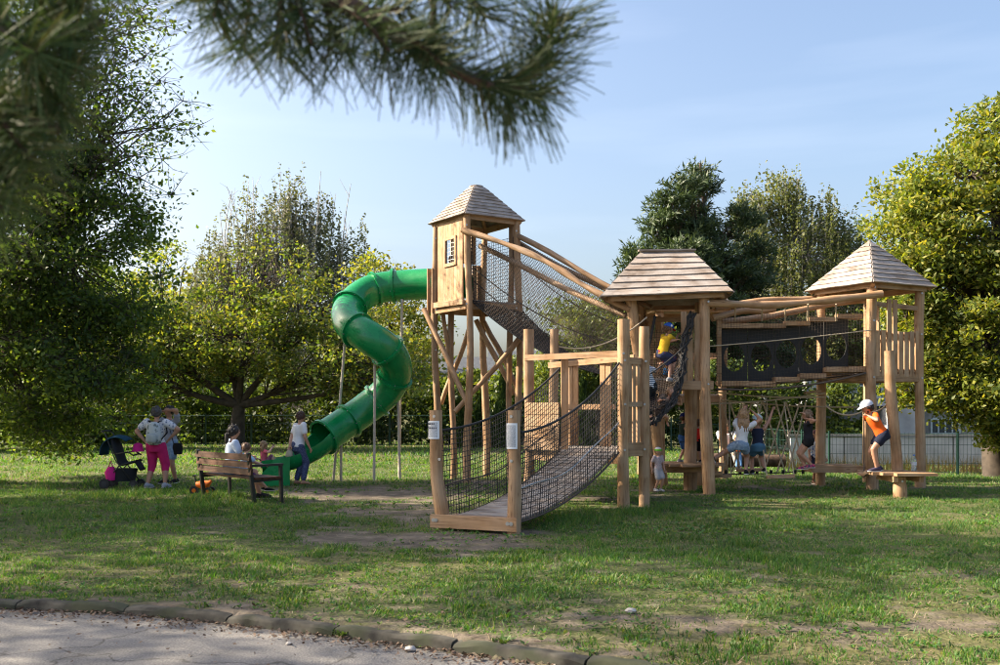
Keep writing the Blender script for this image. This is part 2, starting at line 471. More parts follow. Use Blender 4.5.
def dirt_mask(x, y):
    n = fbm(x, y, 1.1); n2 = fbm(x + 50, y, 3.1)
    m = ell(x, y, -1.05, 11.9, 1.9, 1.0, -.25) * 1.3
    m = np.maximum(m, ell(x, y, -2.2, 18.2, 3.2, 2.1, .1) * 1.4)
    m = np.maximum(m, ell(x, y, -1.7, 15.3, 1.6, 2.6, .15) * 1.0)
    m = np.maximum(m, ell(x, y, -.4, 10.6, 2.2, .4, -.3) * .6)
    m = np.maximum(m, ell(x, y, 2.7, 17.6, 1.9, 1.1, 0) * .75)
    m = np.maximum(m, ell(x, y, 5.2, 19.0, 3.0, .8, 0) * .55)
    m = np.maximum(m, ell(x, y, 1.3, 7.1, 1.6, .45, -.35) * .66)
    m = np.maximum(m, ell(x, y, 2.8, 7.0, 1.1, .4, .2) * .6)
    m = np.maximum(m, ell(x, y, -1.6, 8.8, 1.5, .35, -.3) * .6)
    m = np.maximum(m, ell(x, y, -.2, 8.4, 1.3, .5, -.2) * .55)
    for (qx, qy, qr) in ((2.0, 15.6, .5), (2.35, 15.9, .45), (3.93, 18.3, .6), (2.92, 18.95, .5), (7.28, 18.96, .5), (7.1, 17.3, .5), (3.74, 19.1, .7), (.18, 12.5, .5), (8.4, 19.6, .4), (6.6, 20.1, .5), (-.5, 21, 1.1), (5.2, 19.3, 1.0)):
        m = np.maximum(m, ell(x, y, qx, qy, qr, qr * .8) * 1.0)
    s = y - kerb_y(x)
    m = np.maximum(m, np.clip(.62 - s * .55, 0, .62))
    near = np.clip((13 - y) / 7, 0, 1)
    v = m * .85 + (n - .5) * 1.0 + (n2 - .5) * 1.2 + (fbm(x - 7, y + 3, 7.3) - .5) * .9 + near * .14 + .03
    return np.clip((v - .36) / .5, 0, 1)
def dry_mask(x, y):
    return np.clip((fbm(x - 20, y + 9, .55) - .42) * 3.2, 0, 1)

gx = np.unique(np.concatenate([np.linspace(-400, -30, 12), np.linspace(-30, -13, 25), np.arange(-13, 13.01, .15), np.linspace(13, 30, 25), np.linspace(30, 400, 12)]))
gy = np.unique(np.concatenate([np.linspace(-60, 2, 14), np.arange(2, 9.2, .08), np.arange(9.2, 22, .16), np.arange(22, 45, .4), np.linspace(45, 900, 22)]))
GX, GY = np.meshgrid(gx, gy, indexing='ij')
GZ = ground_z(GX, GY)
gv = np.stack([GX, GY, GZ], -1).reshape(-1, 3)
na, nb = len(gx), len(gy)
ii, jj = np.meshgrid(np.arange(na - 1), np.arange(nb - 1), indexing='ij')
gq = np.stack([ii * nb + jj, (ii + 1) * nb + jj, (ii + 1) * nb + jj + 1, ii * nb + jj + 1], -1).reshape(-1, 4)
NBg = NB(); NBg.quads(gv, gq)
def ground_material():
    m, n, l, b = new_mat('lawn_soil')
    ad = n.new('ShaderNodeAttribute'); ad.attribute_name = 'dirt'
    ay = n.new('ShaderNodeAttribute'); ay.attribute_name = 'dry'
    tc = n.new('ShaderNodeTexCoord')
    n1 = n.new('ShaderNodeTexNoise'); n1.inputs['Scale'].default_value = 22; n1.inputs['Detail'].default_value = 8
    n2 = n.new('ShaderNodeTexNoise'); n2.inputs['Scale'].default_value = 3.5; n2.inputs['Detail'].default_value = 8
    l.new(tc.outputs['Object'], n1.inputs['Vector']); l.new(tc.outputs['Object'], n2.inputs['Vector'])
    green = ramp(n, [(.3, (.034, .044, .016)), (.5, (.066, .084, .028)), (.72, (.13, .13, .06))]); l.new(n1.outputs['Fac'], green.inputs['Fac'])
    dry = ramp(n, [(.3, (.085, .075, .03)), (.7, (.20, .17, .085))]); l.new(n1.outputs['Fac'], dry.inputs['Fac'])
    dirt = ramp(n, [(.25, (.072, .059, .046)), (.5, (.138, .114, .089)), (.75, (.225, .188, .148))]); l.new(n2.outputs['Fac'], dirt.inputs['Fac'])
    a = n.new('ShaderNodeMix'); a.data_type = 'RGBA'
    ml = n.new('ShaderNodeMath'); ml.operation = 'MULTIPLY'; ml.inputs[1].default_value = .6
    l.new(ay.outputs['Fac'], ml.inputs[0]); l.new(ml.outputs[0], a.inputs['Factor'])
    l.new(green.outputs['Color'], a.inputs['A']); l.new(dry.outputs['Color'], a.inputs['B'])
    c = n.new('ShaderNodeMix'); c.data_type = 'RGBA'
    n3 = n.new('ShaderNodeTexNoise'); n3.inputs['Scale'].default_value = 9; n3.inputs['Detail'].default_value = 9; n3.inputs['Roughness'].default_value = .7; l.new(tc.outputs['Object'], n3.inputs['Vector'])
    mb_ = n.new('ShaderNodeMath'); mb_.operation = 'MULTIPLY_ADD'; mb_.inputs[1].default_value = 2.2; mb_.inputs[2].default_value = -1.1; l.new(n3.outputs['Fac'], mb_.inputs[0])
    sm_ = n.new('ShaderNodeMath'); sm_.operation = 'ADD'; sm_.use_clamp = True; l.new(ad.outputs['Fac'], sm_.inputs[0]); l.new(mb_.outputs[0], sm_.inputs[1])
    l.new(sm_.outputs[0], c.inputs['Factor']); l.new(a.outputs['Result'], c.inputs['A']); l.new(dirt.outputs['Color'], c.inputs['B'])
    l.new(c.outputs['Result'], b.inputs['Base Color'])
    b.inputs['Roughness'].default_value = .95; b.inputs['Specular IOR Level'].default_value = .1
    bp = n.new('ShaderNodeBump'); bp.inputs['Strength'].default_value = .7; bp.inputs['Distance'].default_value = .03
    l.new(n1.outputs['Fac'], bp.inputs['Height']); l.new(bp.outputs['Normal'], b.inputs['Normal'])
    return m
ground = NBg.build('ground', ground_material(), smooth=True, kind='structure')
for nm, fn in (('dirt', dirt_mask), ('dry', dry_mask)):
    at = ground.data.attributes.new(nm, 'FLOAT', 'POINT')
    at.data.foreach_set('value', fn(GX, GY).astype(np.float32).ravel())

# asphalt path, 4 cm above the sunk bed, kerb stones along its edge
def asphalt_material():
    m, n, l, b = new_mat('worn_asphalt')
    tc = n.new('ShaderNodeTexCoord')
    n1 = n.new('ShaderNodeTexNoise'); n1.inputs['Scale'].default_value = 60; n1.inputs['Detail'].default_value = 6
    n2 = n.new('ShaderNodeTexNoise'); n2.inputs['Scale'].default_value = 1.6; n2.inputs['Detail'].default_value = 9; n2.inputs['Roughness'].default_value = .65
    vo = n.new('ShaderNodeTexVoronoi'); vo.feature = 'DISTANCE_TO_EDGE'; vo.inputs['Scale'].default_value = .55
    wp = n.new('ShaderNodeTexNoise'); wp.inputs['Scale'].default_value = 3; wp.inputs['Detail'].default_value = 5
    ad = n.new('ShaderNodeVectorMath'); ad.operation = 'MULTIPLY_ADD'; ad.inputs[1].default_value = (.6, .6, .6)
    for q in (n1, n2, wp): l.new(tc.outputs['Object'], q.inputs['Vector'])
    l.new(wp.outputs['Color'], ad.inputs[0]); l.new(tc.outputs['Object'], ad.inputs[2]); l.new(ad.outputs[0], vo.inputs['Vector'])
    r1 = ramp(n, [(.3, (.118, .116, .114)), (.7, (.222, .217, .212))]); l.new(n1.outputs['Fac'], r1.inputs['Fac'])
    r2 = ramp(n, [(.35, (.75, .74, .73)), (.5, (1, .98, .96)), (.68, (1.2, 1.16, 1.11))]); l.new(n2.outputs['Fac'], r2.inputs['Fac'])
    mx = n.new('ShaderNodeMix'); mx.data_type = 'RGBA'; mx.blend_type = 'MULTIPLY'; mx.inputs['Factor'].default_value = 1
    l.new(r1.outputs['Color'], mx.inputs['A']); l.new(r2.outputs['Color'], mx.inputs['B'])
    cr = ramp(n, [(0.0, (.35, .33, .3)), (.012, (1, 1, 1))]); l.new(vo.outputs['Distance'], cr.inputs['Fac'])
    m2 = n.new('ShaderNodeMix'); m2.data_type = 'RGBA'; m2.blend_type = 'MULTIPLY'; m2.inputs['Factor'].default_value = .8
    l.new(mx.outputs['Result'], m2.inputs['A']); l.new(cr.outputs['Color'], m2.inputs['B'])
    l.new(m2.outputs['Result'], b.inputs['Base Color'])
    b.inputs['Roughness'].default_value = .9; b.inputs['Specular IOR Level'].default_value = .2
    bp = n.new('ShaderNodeBump'); bp.inputs['Strength'].default_value = .6; bp.inputs['Distance'].default_value = .012
    l.new(n1.outputs['Fac'], bp.inputs['Height']); l.new(bp.outputs['Normal'], b.inputs['Normal'])
    return m
px = np.concatenate([np.linspace(-60, -8, 8), np.arange(-7, 4, .25), np.linspace(4, 30, 8)])
pn = NB()
pv = np.concatenate([np.stack([px, kerb_y(px) - .09, np.full_like(px, -.082)], -1), np.stack([px, np.full_like(px, -30.), np.full_like(px, -.082)], -1)])
k = np.arange(len(px) - 1); pn.quads(pv, np.stack([k, k + len(px), k + 1 + len(px), k + 1], -1))
pn.build('path', asphalt_material(), kind='structure')

M['kerb'] = plain('kerb_concrete', (.052, .048, .038), .95, vary=.75, scale=7, bump=1.0)
_kn, _kl = M['kerb'].node_tree.nodes, M['kerb'].node_tree.links
_k1 = _kn.new('ShaderNodeTexNoise'); _k1.inputs['Scale'].default_value = 3.2; _k1.inputs['Detail'].default_value = 8
_kr = ramp(_kn, [(.46, (0, 0, 0)), (.6, (.8,) * 3)]); _km = _kn.new('ShaderNodeMix'); _km.data_type = 'RGBA'; _km.inputs['B'].default_value = (.036, .043, .02, 1)
_kb = _kn['Principled BSDF']; _src = _kb.inputs['Base Color'].links[0].from_socket
_kl.new(_kn['Texture Coordinate'].outputs['Object'], _k1.inputs['Vector']); _kl.new(_k1.outputs['Fac'], _kr.inputs['Fac']); _kl.new(_kr.outputs['Color'], _km.inputs['Factor']); _kl.new(_src, _km.inputs['A']); _kl.new(_km.outputs['Result'], _kb.inputs['Base Color'])
kerb = link('kerb', None); tag(kerb, kind='structure'); kerb.location = (0, 0, 0)
def kerb_pt(s_):  # walk along the kerb line
    return s_
xs = np.linspace(-9, 6, 4000); ys = kerb_y(xs); arc = np.concatenate([[0], np.cumsum(np.hypot(np.diff(xs), np.diff(ys)))])
s0 = 0.0
while s0 < arc[-1] - .9:
    L = .98
    a = Vector((np.interp(s0, arc, xs), np.interp(s0, arc, ys) - .05, 0)); b_ = Vector((np.interp(s0 + L, arc, xs), np.interp(s0 + L, arc, ys) - .05, 0))
    zt = random.uniform(-.006, .014)
    mb = MB(); t = (b_ - a).normalized(); c = Vector((-t.y, t.x, 0)); nseg = 9; base = 0
    for i in range(nseg + 1):
        p = a.lerp(b_, i / nseg)
        w = random.uniform(-.008, .008); h = random.uniform(-.014, .006) - (.02 if i in (0, nseg) else 0)
        for (sx, sz) in ((-.05, -.2), (-.05 + w, zt - .02 + h), (-.03 + w, zt + h), (.05, zt + h * .5), (.05, -.2)):
            mb.v.append(p + c * sx + Vector((0, 0, sz)))
    for i in range(nseg):
        for q in range(4):
            mb.face((i * 5 + q, i * 5 + q + 1, (i + 1) * 5 + q + 1, (i + 1) * 5 + q), ((0, 0), (0, .1), (.1, .1), (.1, 0)))
    mb.face((0, 1, 2, 3, 4), [(0, 0)] * 5); mb.face(tuple(nseg * 5 + q for q in (4, 3, 2, 1, 0)), [(0, 0)] * 5)
    mb.build('kerb_stone', M['kerb'], kerb, smooth=45)
    s0 += 1.0

# ---------------------------------------------------------------- grass
M['grass'] = foliage('grass_blade', [(.030, .072, .020), (.046, .125, .028), (.066, .165, .033), (.10, .19, .042), (.23, .22, .10)], .42, (1.55, 1.6, .4), .5)
def blades(n_want, d0, d1, hgt, wid, segs, dens_pow=1.0, xmarg=1.5):
    d = d0 + (d1 - d0) * RNG.random(n_want) ** dens_pow
    x = (RNG.random(n_want) * 2 - 1) * (.53 * d + xmarg)
    dm = dirt_mask(x, d)
    clp = np.clip((fbm(x + 3, d, 5.5) - .36) * 4.5, .05, 1)
    keep = (d > kerb_y(x) - .03) & (RNG.random(n_want) > dm * 1.02) & (RNG.random(n_want) < clp)
    x, d, dm = x[keep], d[keep], dm[keep]; n = len(x)
    tuft = fbm(x, d, 1.7)
    h = hgt * (.45 + .9 * RNG.random(n)) * (.55 + 1.1 * np.clip((tuft - .35) * 2.2, 0, 1)) * (1 - .5 * dm)
    for (tx, ty, tr, th) in ((-4.3, 16.6, 1.5, 2.4), (-5.2, 15.6, 1.4, 2.0), (1.1, 14.0, .9, 2.6), (1.9, 15.2, .8, 2.4), (-6.5, 18.6, 2.2, 1.8), (2.6, 10.8, 1.6, 1.6)):
        h *= 1 + (th - 1) * np.clip(1.2 - np.hypot(x - tx, d - ty) / tr, 0, 1)
    w = wid * (.6 + .8 * RNG.random(n))
    an = RNG.random(n) * 2 * pi; ln = RNG.random(n) * 2 * pi; la = h * (.2 + .75 * RNG.random(n))
    b0 = np.stack([x, d, lawn_z(x, d) - .012], -1)
    side = np.stack([np.cos(an), np.sin(an), np.zeros(n)], -1) * w[:, None] / 2
    lean = np.stack([np.cos(ln) * la, np.sin(ln) * la, h], -1)
    nb_ = NB_GRASS
    if segs == 1:
        v = np.stack([b0 - side, b0 + side, b0 + lean], 1).reshape(-1, 3)
        nb_.tris(v, np.arange(n * 3).reshape(-1, 3))
    else:
        mid = np.stack([np.cos(ln) * la * .35, np.sin(ln) * la * .35, h * .62], -1)
        v = np.stack([b0 - side, b0 + side, b0 + mid + side * .8, b0 + mid - side * .8, b0 + lean], 1).reshape(-1, 3)
        i = np.arange(n)[:, None] * 5
        nb_.v.append(v); nb_.q.append(i + np.array([[0, 1, 2, 3]]) + nb_.n); nb_.t.append(i + np.array([[3, 2, 4]]) + nb_.n); nb_.n += len(v)
NB_GRASS = NB()
blades(180000, 4.8, 11, .038, .0082, 2, .8)
blades(290000, 10, 19, .048, .0115, 1, .85)
blades(150000, 18, 30, .06, .02, 1, .9)
blades(50000, 28, 46, .10, .045, 1, 1.0)
# broad-leaved weeds, low rosettes
def rosettes(n, d0, d1, size):
    d = d0 + (d1 - d0) * RNG.random(n); x = (RNG.random(n) * 2 - 1) * (.53 * d + 1)
    keep = (d > kerb_y(x) - .12) & ((fbm(x + 11, d - 4, 1.3) > .5) | (d < kerb_y(x) + .1)); x, d = x[keep], d[keep]
    for q in range(7):
        an = RNG.random(len(x)) * 2 * pi; sz = size * (.5 + .8 * RNG.random(len(x)))
        dr = np.stack([np.cos(an), np.sin(an), .35 + .5 * RNG.random(len(x))], -1) * sz[:, None]
        sd = np.stack([-np.sin(an), np.cos(an), np.zeros(len(x))], -1) * sz[:, None] * .3
        b0 = np.stack([x, d, np.where(d > kerb_y(x), lawn_z(x, d), -.08) + .002], -1)
        v = np.stack([b0, b0 + dr * .6 + sd, b0 + dr, b0 + dr * .6 - sd], 1).reshape(-1, 3)
        NB_GRASS.quads(v, np.arange(len(x) * 4).reshape(-1, 4))
rosettes(5200, 5, 14, .032); rosettes(3200, 12, 22, .05)
NB_GRASS.build('grass', M['grass'], kind='stuff', label='short patchy green grass with low weeds on the lawn')

# weeds growing from the kerb joint
M['weed'] = foliage('weed_leaf', [(.05, .10, .02), (.07, .13, .03), (.09, .15, .04)], .35)
def weed(pos, r, label):
    nb_ = NB(); n = 150
    an = RNG.random(n) * 2 * pi; el = .25 + RNG.random(n) * .9; sz = r * (.22 + .4 * RNG.random(n))
    st = np.stack([np.cos(an) * RNG.random(n) * r * .9, np.sin(an) * RNG.random(n) * r * .9, RNG.random(n) * r * .45], -1) + np.array(pos)
    dr = np.stack([np.cos(an) * np.cos(el), np.sin(an) * np.cos(el), np.sin(el)], -1) * sz[:, None]
    sd = np.stack([-np.sin(an), np.cos(an), np.zeros(n)], -1) * sz[:, None] * .28
    nb_.quads(np.stack([st, st + dr * .6 + sd, st + dr, st + dr * .6 - sd], 1).reshape(-1, 3), np.arange(n * 4).reshape(-1, 4))
    tag(nb_.build('weed', M['weed']), label, 'weed', 'weeds along the kerb')
weed((.02, 6.68, -.03), .08, 'broad leafy green weed sprouting behind the kerb edge')
weed((-1.15, 7.12, -.07), .07, 'dark leafy weed growing at the foot of the kerb stones')

# fallen leaves against the kerb, and a few on path and lawn
M['dead_leaf'] = foliage('dead_leaf', [(.075, .048, .033), (.12, .078, .052), (.18, .13, .095), (.06, .04, .03)], .1, (1.2, 1, .7), .8)
nl = 5200
lx = RNG.uniform(-7, 4, nl); ls = -np.abs(RNG.normal(0, .17, nl)) - .1
far = RNG.random(nl) < .16; ls[far] = RNG.uniform(-3.2, 0, far.sum()); up_ = RNG.random(nl) < .14; ls[up_] = RNG.uniform(.05, 1.6, up_.sum())
ly = kerb_y(lx) + ls; lz = np.where(ls > 0, lawn_z(lx, ly) + .01, -.076) + RNG.random(nl) * .012
an = RNG.random(nl) * 6.28; sz = .007 + .017 * RNG.random(nl) ** 1.6
d1 = np.stack([np.cos(an), np.sin(an), RNG.normal(0, .35, nl)], -1) * sz[:, None]; d2 = np.stack([-np.sin(an), np.cos(an), RNG.normal(0, .45, nl)], -1) * sz[:, None] * .6
c0 = np.stack([lx, ly, lz + sz * .35], -1)
nbq = NB(); nbq.quads(np.stack([c0 - d1, c0 + d2, c0 + d1, c0 - d2], 1).reshape(-1, 3), np.arange(nl * 4).reshape(-1, 4))
nbq.build('fallen_leaves', M['dead_leaf'], kind='stuff', label='dry brown fallen leaves gathered along the kerb')

M['straw'] = foliage('dry_straw', [(.16, .12, .07), (.24, .19, .11), (.30, .25, .16), (.12, .09, .06)], .1, (1.2, 1, .7), .8)
ns = 9000; sy = 5.5 + 13 * RNG.random(ns) ** 1.2; sx = (RNG.random(ns) * 2 - 1) * (.53 * sy + 1); kp_ = sy > kerb_y(sx) + .02; sx, sy = sx[kp_], sy[kp_]; ns = len(sx)
an = RNG.random(ns) * 6.28; ln_ = (.01 + .03 * RNG.random(ns))[:, None]; d1 = np.stack([np.cos(an), np.sin(an), RNG.normal(0, .25, ns)], -1) * ln_; d2 = np.stack([-np.sin(an), np.cos(an), np.zeros(ns)], -1) * .0028
c0 = np.stack([sx, sy, lawn_z(sx, sy) + .006 + .014 * RNG.random(ns)], -1)
nbq = NB(); nbq.quads(np.stack([c0 - d1 - d2, c0 + d1 - d2, c0 + d1 + d2, c0 - d1 + d2], 1).reshape(-1, 3), np.arange(ns * 4).reshape(-1, 4))
nbq.build('dry_straw', M['straw'], kind='stuff', label='dry straw and bits of twig strewn over the lawn')

# stones
M['stone'] = plain('pale_stone', (.42, .39, .36), .9, vary=.3, scale=14, bump=.6)
def stone(x, y, r, label, z=0.0):
    mb = MB().ball((x, y, z + r * .35), (r, r * .75, r * .55), 9, 6)
    mb.v = [Vector(p) + Vector((random.uniform(-1, 1), random.uniform(-1, 1), random.uniform(-1, 1))) * r * .12 for p in mb.v]
    tag(mb.build('stone', M['stone'], smooth=35), label, 'stone', 'loose stones')
stone(1.02, 7.6, .045, 'white stone lying on the lawn grass')
stone(-.62, 6.72, .04, 'grey stone on the path against the kerb', -.08)
stone(.35, 6.18, .05, 'rough pale stone at the leaf litter by the kerb', -.08)
stone(-1.5, 6.9, .022, 'small dark stone on the open asphalt path', -.08)

# ================================================================ FENCE, BUILDINGS
FP = [Vector((-26, 41.5, 0)), Vector((9, 40, 0)), Vector((10.5, 31, 0)), Vector((24, 29.2, 0))]
fence = thing('mesh_fence', 'dark green wire mesh fence along the back of the lawn', 'fence', (0, 40, 0))
wire = NB(); FH = 1.32
for a, b_ in zip(FP[:-1], FP[1:]):
    L = (b_ - a).length; n = max(2, round(L / 2.0))
    for i in range(n + 1):
        if i == n and b_ is not FP[-1]: continue
        p = a.lerp(b_, i / n); z = float(lawn_z(p.x, p.y))
        mb = MB().board((p.x, p.y, z - .1), (p.x, p.y, z + FH + .04), .06, .06)
        mb.build('fence_post', M['fence'], fence)
    for i in range(int(L / .11)):
        p = a.lerp(b_, i * .11 / L); z = float(lawn_z(p.x, p.y))
        wire.rope([(p.x, p.y + .01, z + .03), (p.x, p.y + .01, z + FH)], .006)
    for zz in (.06, .35, .64, .93, 1.27):
        pts = [a.lerp(b_, i / n) for i in range(n + 1)]
        wire.rope([(p.x, p.y, float(lawn_z(p.x, p.y)) + zz) for p in pts], .012 if zz in (.06, 1.27) else .007)
wire.build('wire_mesh', M['fence'], fence, kind='stuff')

M['tall_dry'] = foliage('tall_dry_grass', [(.11, .09, .05), (.16, .13, .075), (.2, .15, .09), (.08, .10, .04)], .25)
n = 1900; x = RNG.uniform(9, 24, n); y = 31.6 - (x - 10.5) * .13 + RNG.uniform(.15, 1.8, n); h = .25 + .45 * RNG.random(n)
NBd = NB(); b0 = np.stack([x, y, lawn_z(x, y)], -1); sd = np.stack([np.full(n, .012), np.zeros(n), np.zeros(n)], -1); ln = np.stack([RNG.normal(0, .1, n), RNG.normal(0, .1, n), h], -1)
NBd.tris(np.stack([b0 - sd, b0 + sd, b0 + ln], 1).reshape(-1, 3), np.arange(n * 3).reshape(-1, 3))
NBd.build('tall_dry_grass', M['tall_dry'], kind='stuff', label='tall dry seeding grass behind the fence')

M['plaster'] = plain('grey_plaster', (.36, .37, .39), .9, vary=.25, scale=1.2)
M['plaster_dark'] = plain('dirty_concrete', (.20, .20, .195), .9, vary=.3, scale=1.5)
M['brick_red'] = plain('brown_cladding', (.10, .045, .042), .8, vary=.2, scale=3)
M['glass'] = plain('window_glass', (.035, .05, .06), .12, vary=.3, scale=.7)
M['frame'] = plain('window_frame_paint', (.35, .41, .43), .6)
M['white_wall'] = plain('white_render', (.45, .45, .45), .9, vary=.08)
M['slate'] = plain('slate_roof', (.075, .085, .10), .7, vary=.25, scale=5)
def window_part(root, c, w, h, depth_dir, nx=2, ny=2):
    """window with its frame standing proud, pane and mullions"""
    c = Vector(c); r = Vector((1, 0, 0)); f = Vector(depth_dir)
    fr = MB()
    for sx in (-1, 1): fr.board(c + r * sx * w / 2 + f * .03 - Vector((0, 0, h / 2)), c + r * sx * w / 2 + f * .03 + Vector((0, 0, h / 2)), .09, .08, f)
    for sz in (-1, 1): fr.board(c - r * (w / 2 - .05) + f * .03 + Vector((0, 0, sz * h / 2)), c + r * (w / 2 - .05) + f * .03 + Vector((0, 0, sz * h / 2)), .08, .09)
    for i in range(1, nx): fr.board(c + r * (-w / 2 + w * i / nx) + f * .03 - Vector((0, 0, h / 2 - .05)), c + r * (-w / 2 + w * i / nx) + f * .03 + Vector((0, 0, h / 2 - .05)), .06, .06, f)
    for i in range(1, ny): fr.board(c - r * (w / 2 - .05) + f * .034 + Vector((0, 0, -h / 2 + h * i / ny)), c + r * (w / 2 - .05) + f * .034 + Vector((0, 0, -h / 2 + h * i / ny)), .05, .06)
    wo = fr.build('window', M['frame'], root)
    MB().board(c - r * (w / 2 - .03) + f * .006, c + r * (w / 2 - .03) + f * .006, .02, h - .06).build('pane', M['glass'], wo)
    MB().board(c - r * (w / 2 + .08) + f * .09 - Vector((0, 0, h / 2 + .08)), c + r * (w / 2 + .08) + f * .09 - Vector((0, 0, h / 2 + .08)), .18, .05).build('sill', M['plaster'], wo)

BD = 45.0
bld = thing('industrial_building', 'long grey two storey building with barred windows behind the fence and chestnut', 'building', (24, BD, -.8))
MB().board((14.2, BD + 4, .35), (40, BD + 4, .35), 8, 2.6).build('lower_wall', M['plaster_dark'], bld)
MB().board((13.9, BD + 4, 1.8), (40, BD + 4, 1.8), 8.6, .22).build('ledge', M['plaster'], bld)
MB().board((14.2, BD + 4, 2.62), (40, BD + 4, 2.62), 8, 1.4).build('upper_wall', M['plaster'], bld)
MB().board((13.9, BD + 4, 3.4), (40, BD + 4, 3.4), 8.6, .16).build('roof_edge', M['slate'], bld)
for wx in (15.6, 17.1, 19.7, 21.3, 23.0, 24.7):
    window_part(bld, (wx, BD, 2.62), 1.15, .95, (0, -1, 0), 3, 2)
MB().board((18.0, BD - .06, 2.62), (18.9, BD - .06, 2.62), .1, 1.36).build('cladding_panel', M['brick_red'], bld)
MB().board((17.6, BD - .4, .8), (19.2, BD - .4, .8), .9, 1.6).build('porch', M['plaster'], bld)
MB().tube([(19.4, BD - .08, -.8), (19.4, BD - .08, 3.3)], .05, 8).build('drainpipe', M['steel'], bld)
for wx in (20.6, 22.8, 25.0): window_part(bld, (wx, BD, .75), 1.3, .7, (0, -1, 0), 4, 1)
bw = thing('boundary_wall', 'low pale concrete wall behind the tall dry grass', 'wall', (17, 36, -.6))
for i in range(9): MB().board((10.8 + i * 2.0, 36.2 - i * .05, -.1), (12.76 + i * 2.0, 36.15 - i * .05, -.1), .18, 1.25 + random.uniform(-.02, .02)).build('wall_panel', M['plaster'], bw)
MB().board((10.7, 36.2, .58), (28.8, 35.75, .58), .28, .07).build('coping', M['plaster_dark'], bw)

def house(name, label, c, w, dp, hw, hr, wallm, roofm):
    c = Vector(c); h = thing(name, label, 'house', c)
    MB().board(c + Vector((-w / 2, 0, hw / 2)), c + Vector((w / 2, 0, hw / 2)), dp, hw).build('wall', wallm, h)
    g = MB(); o = .4
    for sgn in (-1, 1):  # gable walls
        b = len(g.v); x = sgn * w / 2
        g.v += [c + Vector((x, -dp / 2, hw)), c + Vector((x, dp / 2, hw)), c + Vector((x, 0, hw + hr))]
        g.face((b, b + 1, b + 2), [(0, 0)] * 3)
    g.build('gable', wallm, h)
    rf = MB()
    for sgn in (-1, 1):
        rf.board(c + Vector((-w / 2 - o, sgn * (dp / 4 + o / 2), hw + hr / 2 - .12)), c + Vector((w / 2 + o, sgn * (dp / 4 + o / 2), hw + hr / 2 - .12)), math.hypot(dp / 2 + o, hr + .3), .14, Vector((0, sgn * hr, dp / 2)))
    r = rf.build('roof', roofm, h)
    return h
hh = house('house', 'white house with a slate grey gable roof beyond the shrubs', (-2.6, 72, 0), 6, 7, 2.9, 2.4, M['white_wall'], M['slate'])
for wx in (-1.6, 1.4): window_part(hh, (-2.6 + wx, 72 - 3.5, 1.7), 1.1, 1.2, (0, -1, 0))
hh.rotation_euler.z = 0
h2 = house('house', 'white gabled house with steep dark roof beside the conical conifers', (1.2, 66, 0), 3.2, 8, 2.8, 2.6, M['white_wall'], M['slate'])
window_part(h2, (1.2, 62, 1.6), 1.0, 1.2, (0, -1, 0))
h3 = house('house', 'pink rendered house behind the big dark tree', (-24.5, 50, 0), 8, 6, 2.8, 2.0, plain('pink_render', (.36, .22, .17), .9), plain('tile_roof', (.2, .08, .05), .8))
for wx in (-2, 1.2): window_part(h3, (-24.5 + wx, 47, 1.5), 1.2, 1.2, (0, -1, 0))

# ================================================================ TREES
def unit(n):
    v = RNG.normal(0, 1, (n, 3)); return v / (np.linalg.norm(v, axis=1)[:, None] + 1e-9)
def leaf_quads(nb_, c, size, aspect=.6, up_bias=.0, axis=None, fold=True):
    n = len(c)
    nrm = unit(n); nrm[:, 2] += up_bias; nrm /= np.linalg.norm(nrm, axis=1)[:, None]
    if axis is None:
        t = np.cross(nrm, unit(n)); t /= np.linalg.norm(t, axis=1)[:, None] + 1e-9
    else:
        t = axis
        nrm = nrm - t * (nrm * t).sum(1)[:, None]; nrm /= np.linalg.norm(nrm, axis=1)[:, None] + 1e-9
    b = np.cross(nrm, t)
    s = size * (.55 + .9 * RNG.random(n))[:, None]
    v = np.stack([c - t * s * .5, c + b * s * aspect * .5 - t * s * .08, c + t * s * .5, c - b * s * aspect * .5 - t * s * .08], 1).reshape(-1, 3)
    nb_.quads(v, np.arange(n * 4).reshape(-1, 4))
def in_lobe(c, r, n, lo=.35):
    d = unit(n); k = (lo + (1 - lo) * RNG.random(n) ** .55)
    return np.array(c) + d * k[:, None] * np.array(r)
def branch_pts(a, b, m=5, sagz=.0, wob=.06):
    a, b = np.array(a, float), np.array(b, float); L = np.linalg.norm(b - a)
    t = np.linspace(0, 1, m)[:, None]
    p = a + (b - a) * t + np.sin(pi * t) * RNG.normal(0, wob, (1, 3)) * L
    p[:, 2] += (np.sin(pi * t[:, 0]) * sagz * L)
    return p
def limb(nb_, pts, r0, r1, sides=5):
    p = np.asarray(pts); m = len(p)
    tg = np.gradient(p, axis=0); tg /= np.linalg.norm(tg, axis=1)[:, None] + 1e-9
    mean = np.abs(tg.mean(0)); ref = np.zeros(3); ref[int(np.argmin(mean))] = 1
    a = np.cross(tg, ref); a /= np.linalg.norm(a, axis=1)[:, None] + 1e-9; b = np.cross(tg, a)
    rr = np.linspace(r0, r1, m)[:, None, None]; an = np.arange(sides) * 2 * pi / sides
    v = p[:, None, :] + rr * (a[:, None] * np.cos(an)[None, :, None] + b[:, None] * np.sin(an)[None, :, None])
    i = np.arange(m - 1)[:, None] * sides; k = np.arange(sides)[None, :]; k2 = (k + 1) % sides
    nb_.quads(v.reshape(-1, 3), np.stack([i + k, i + k2, i + sides + k2, i + sides + k], -1).reshape(-1, 4))

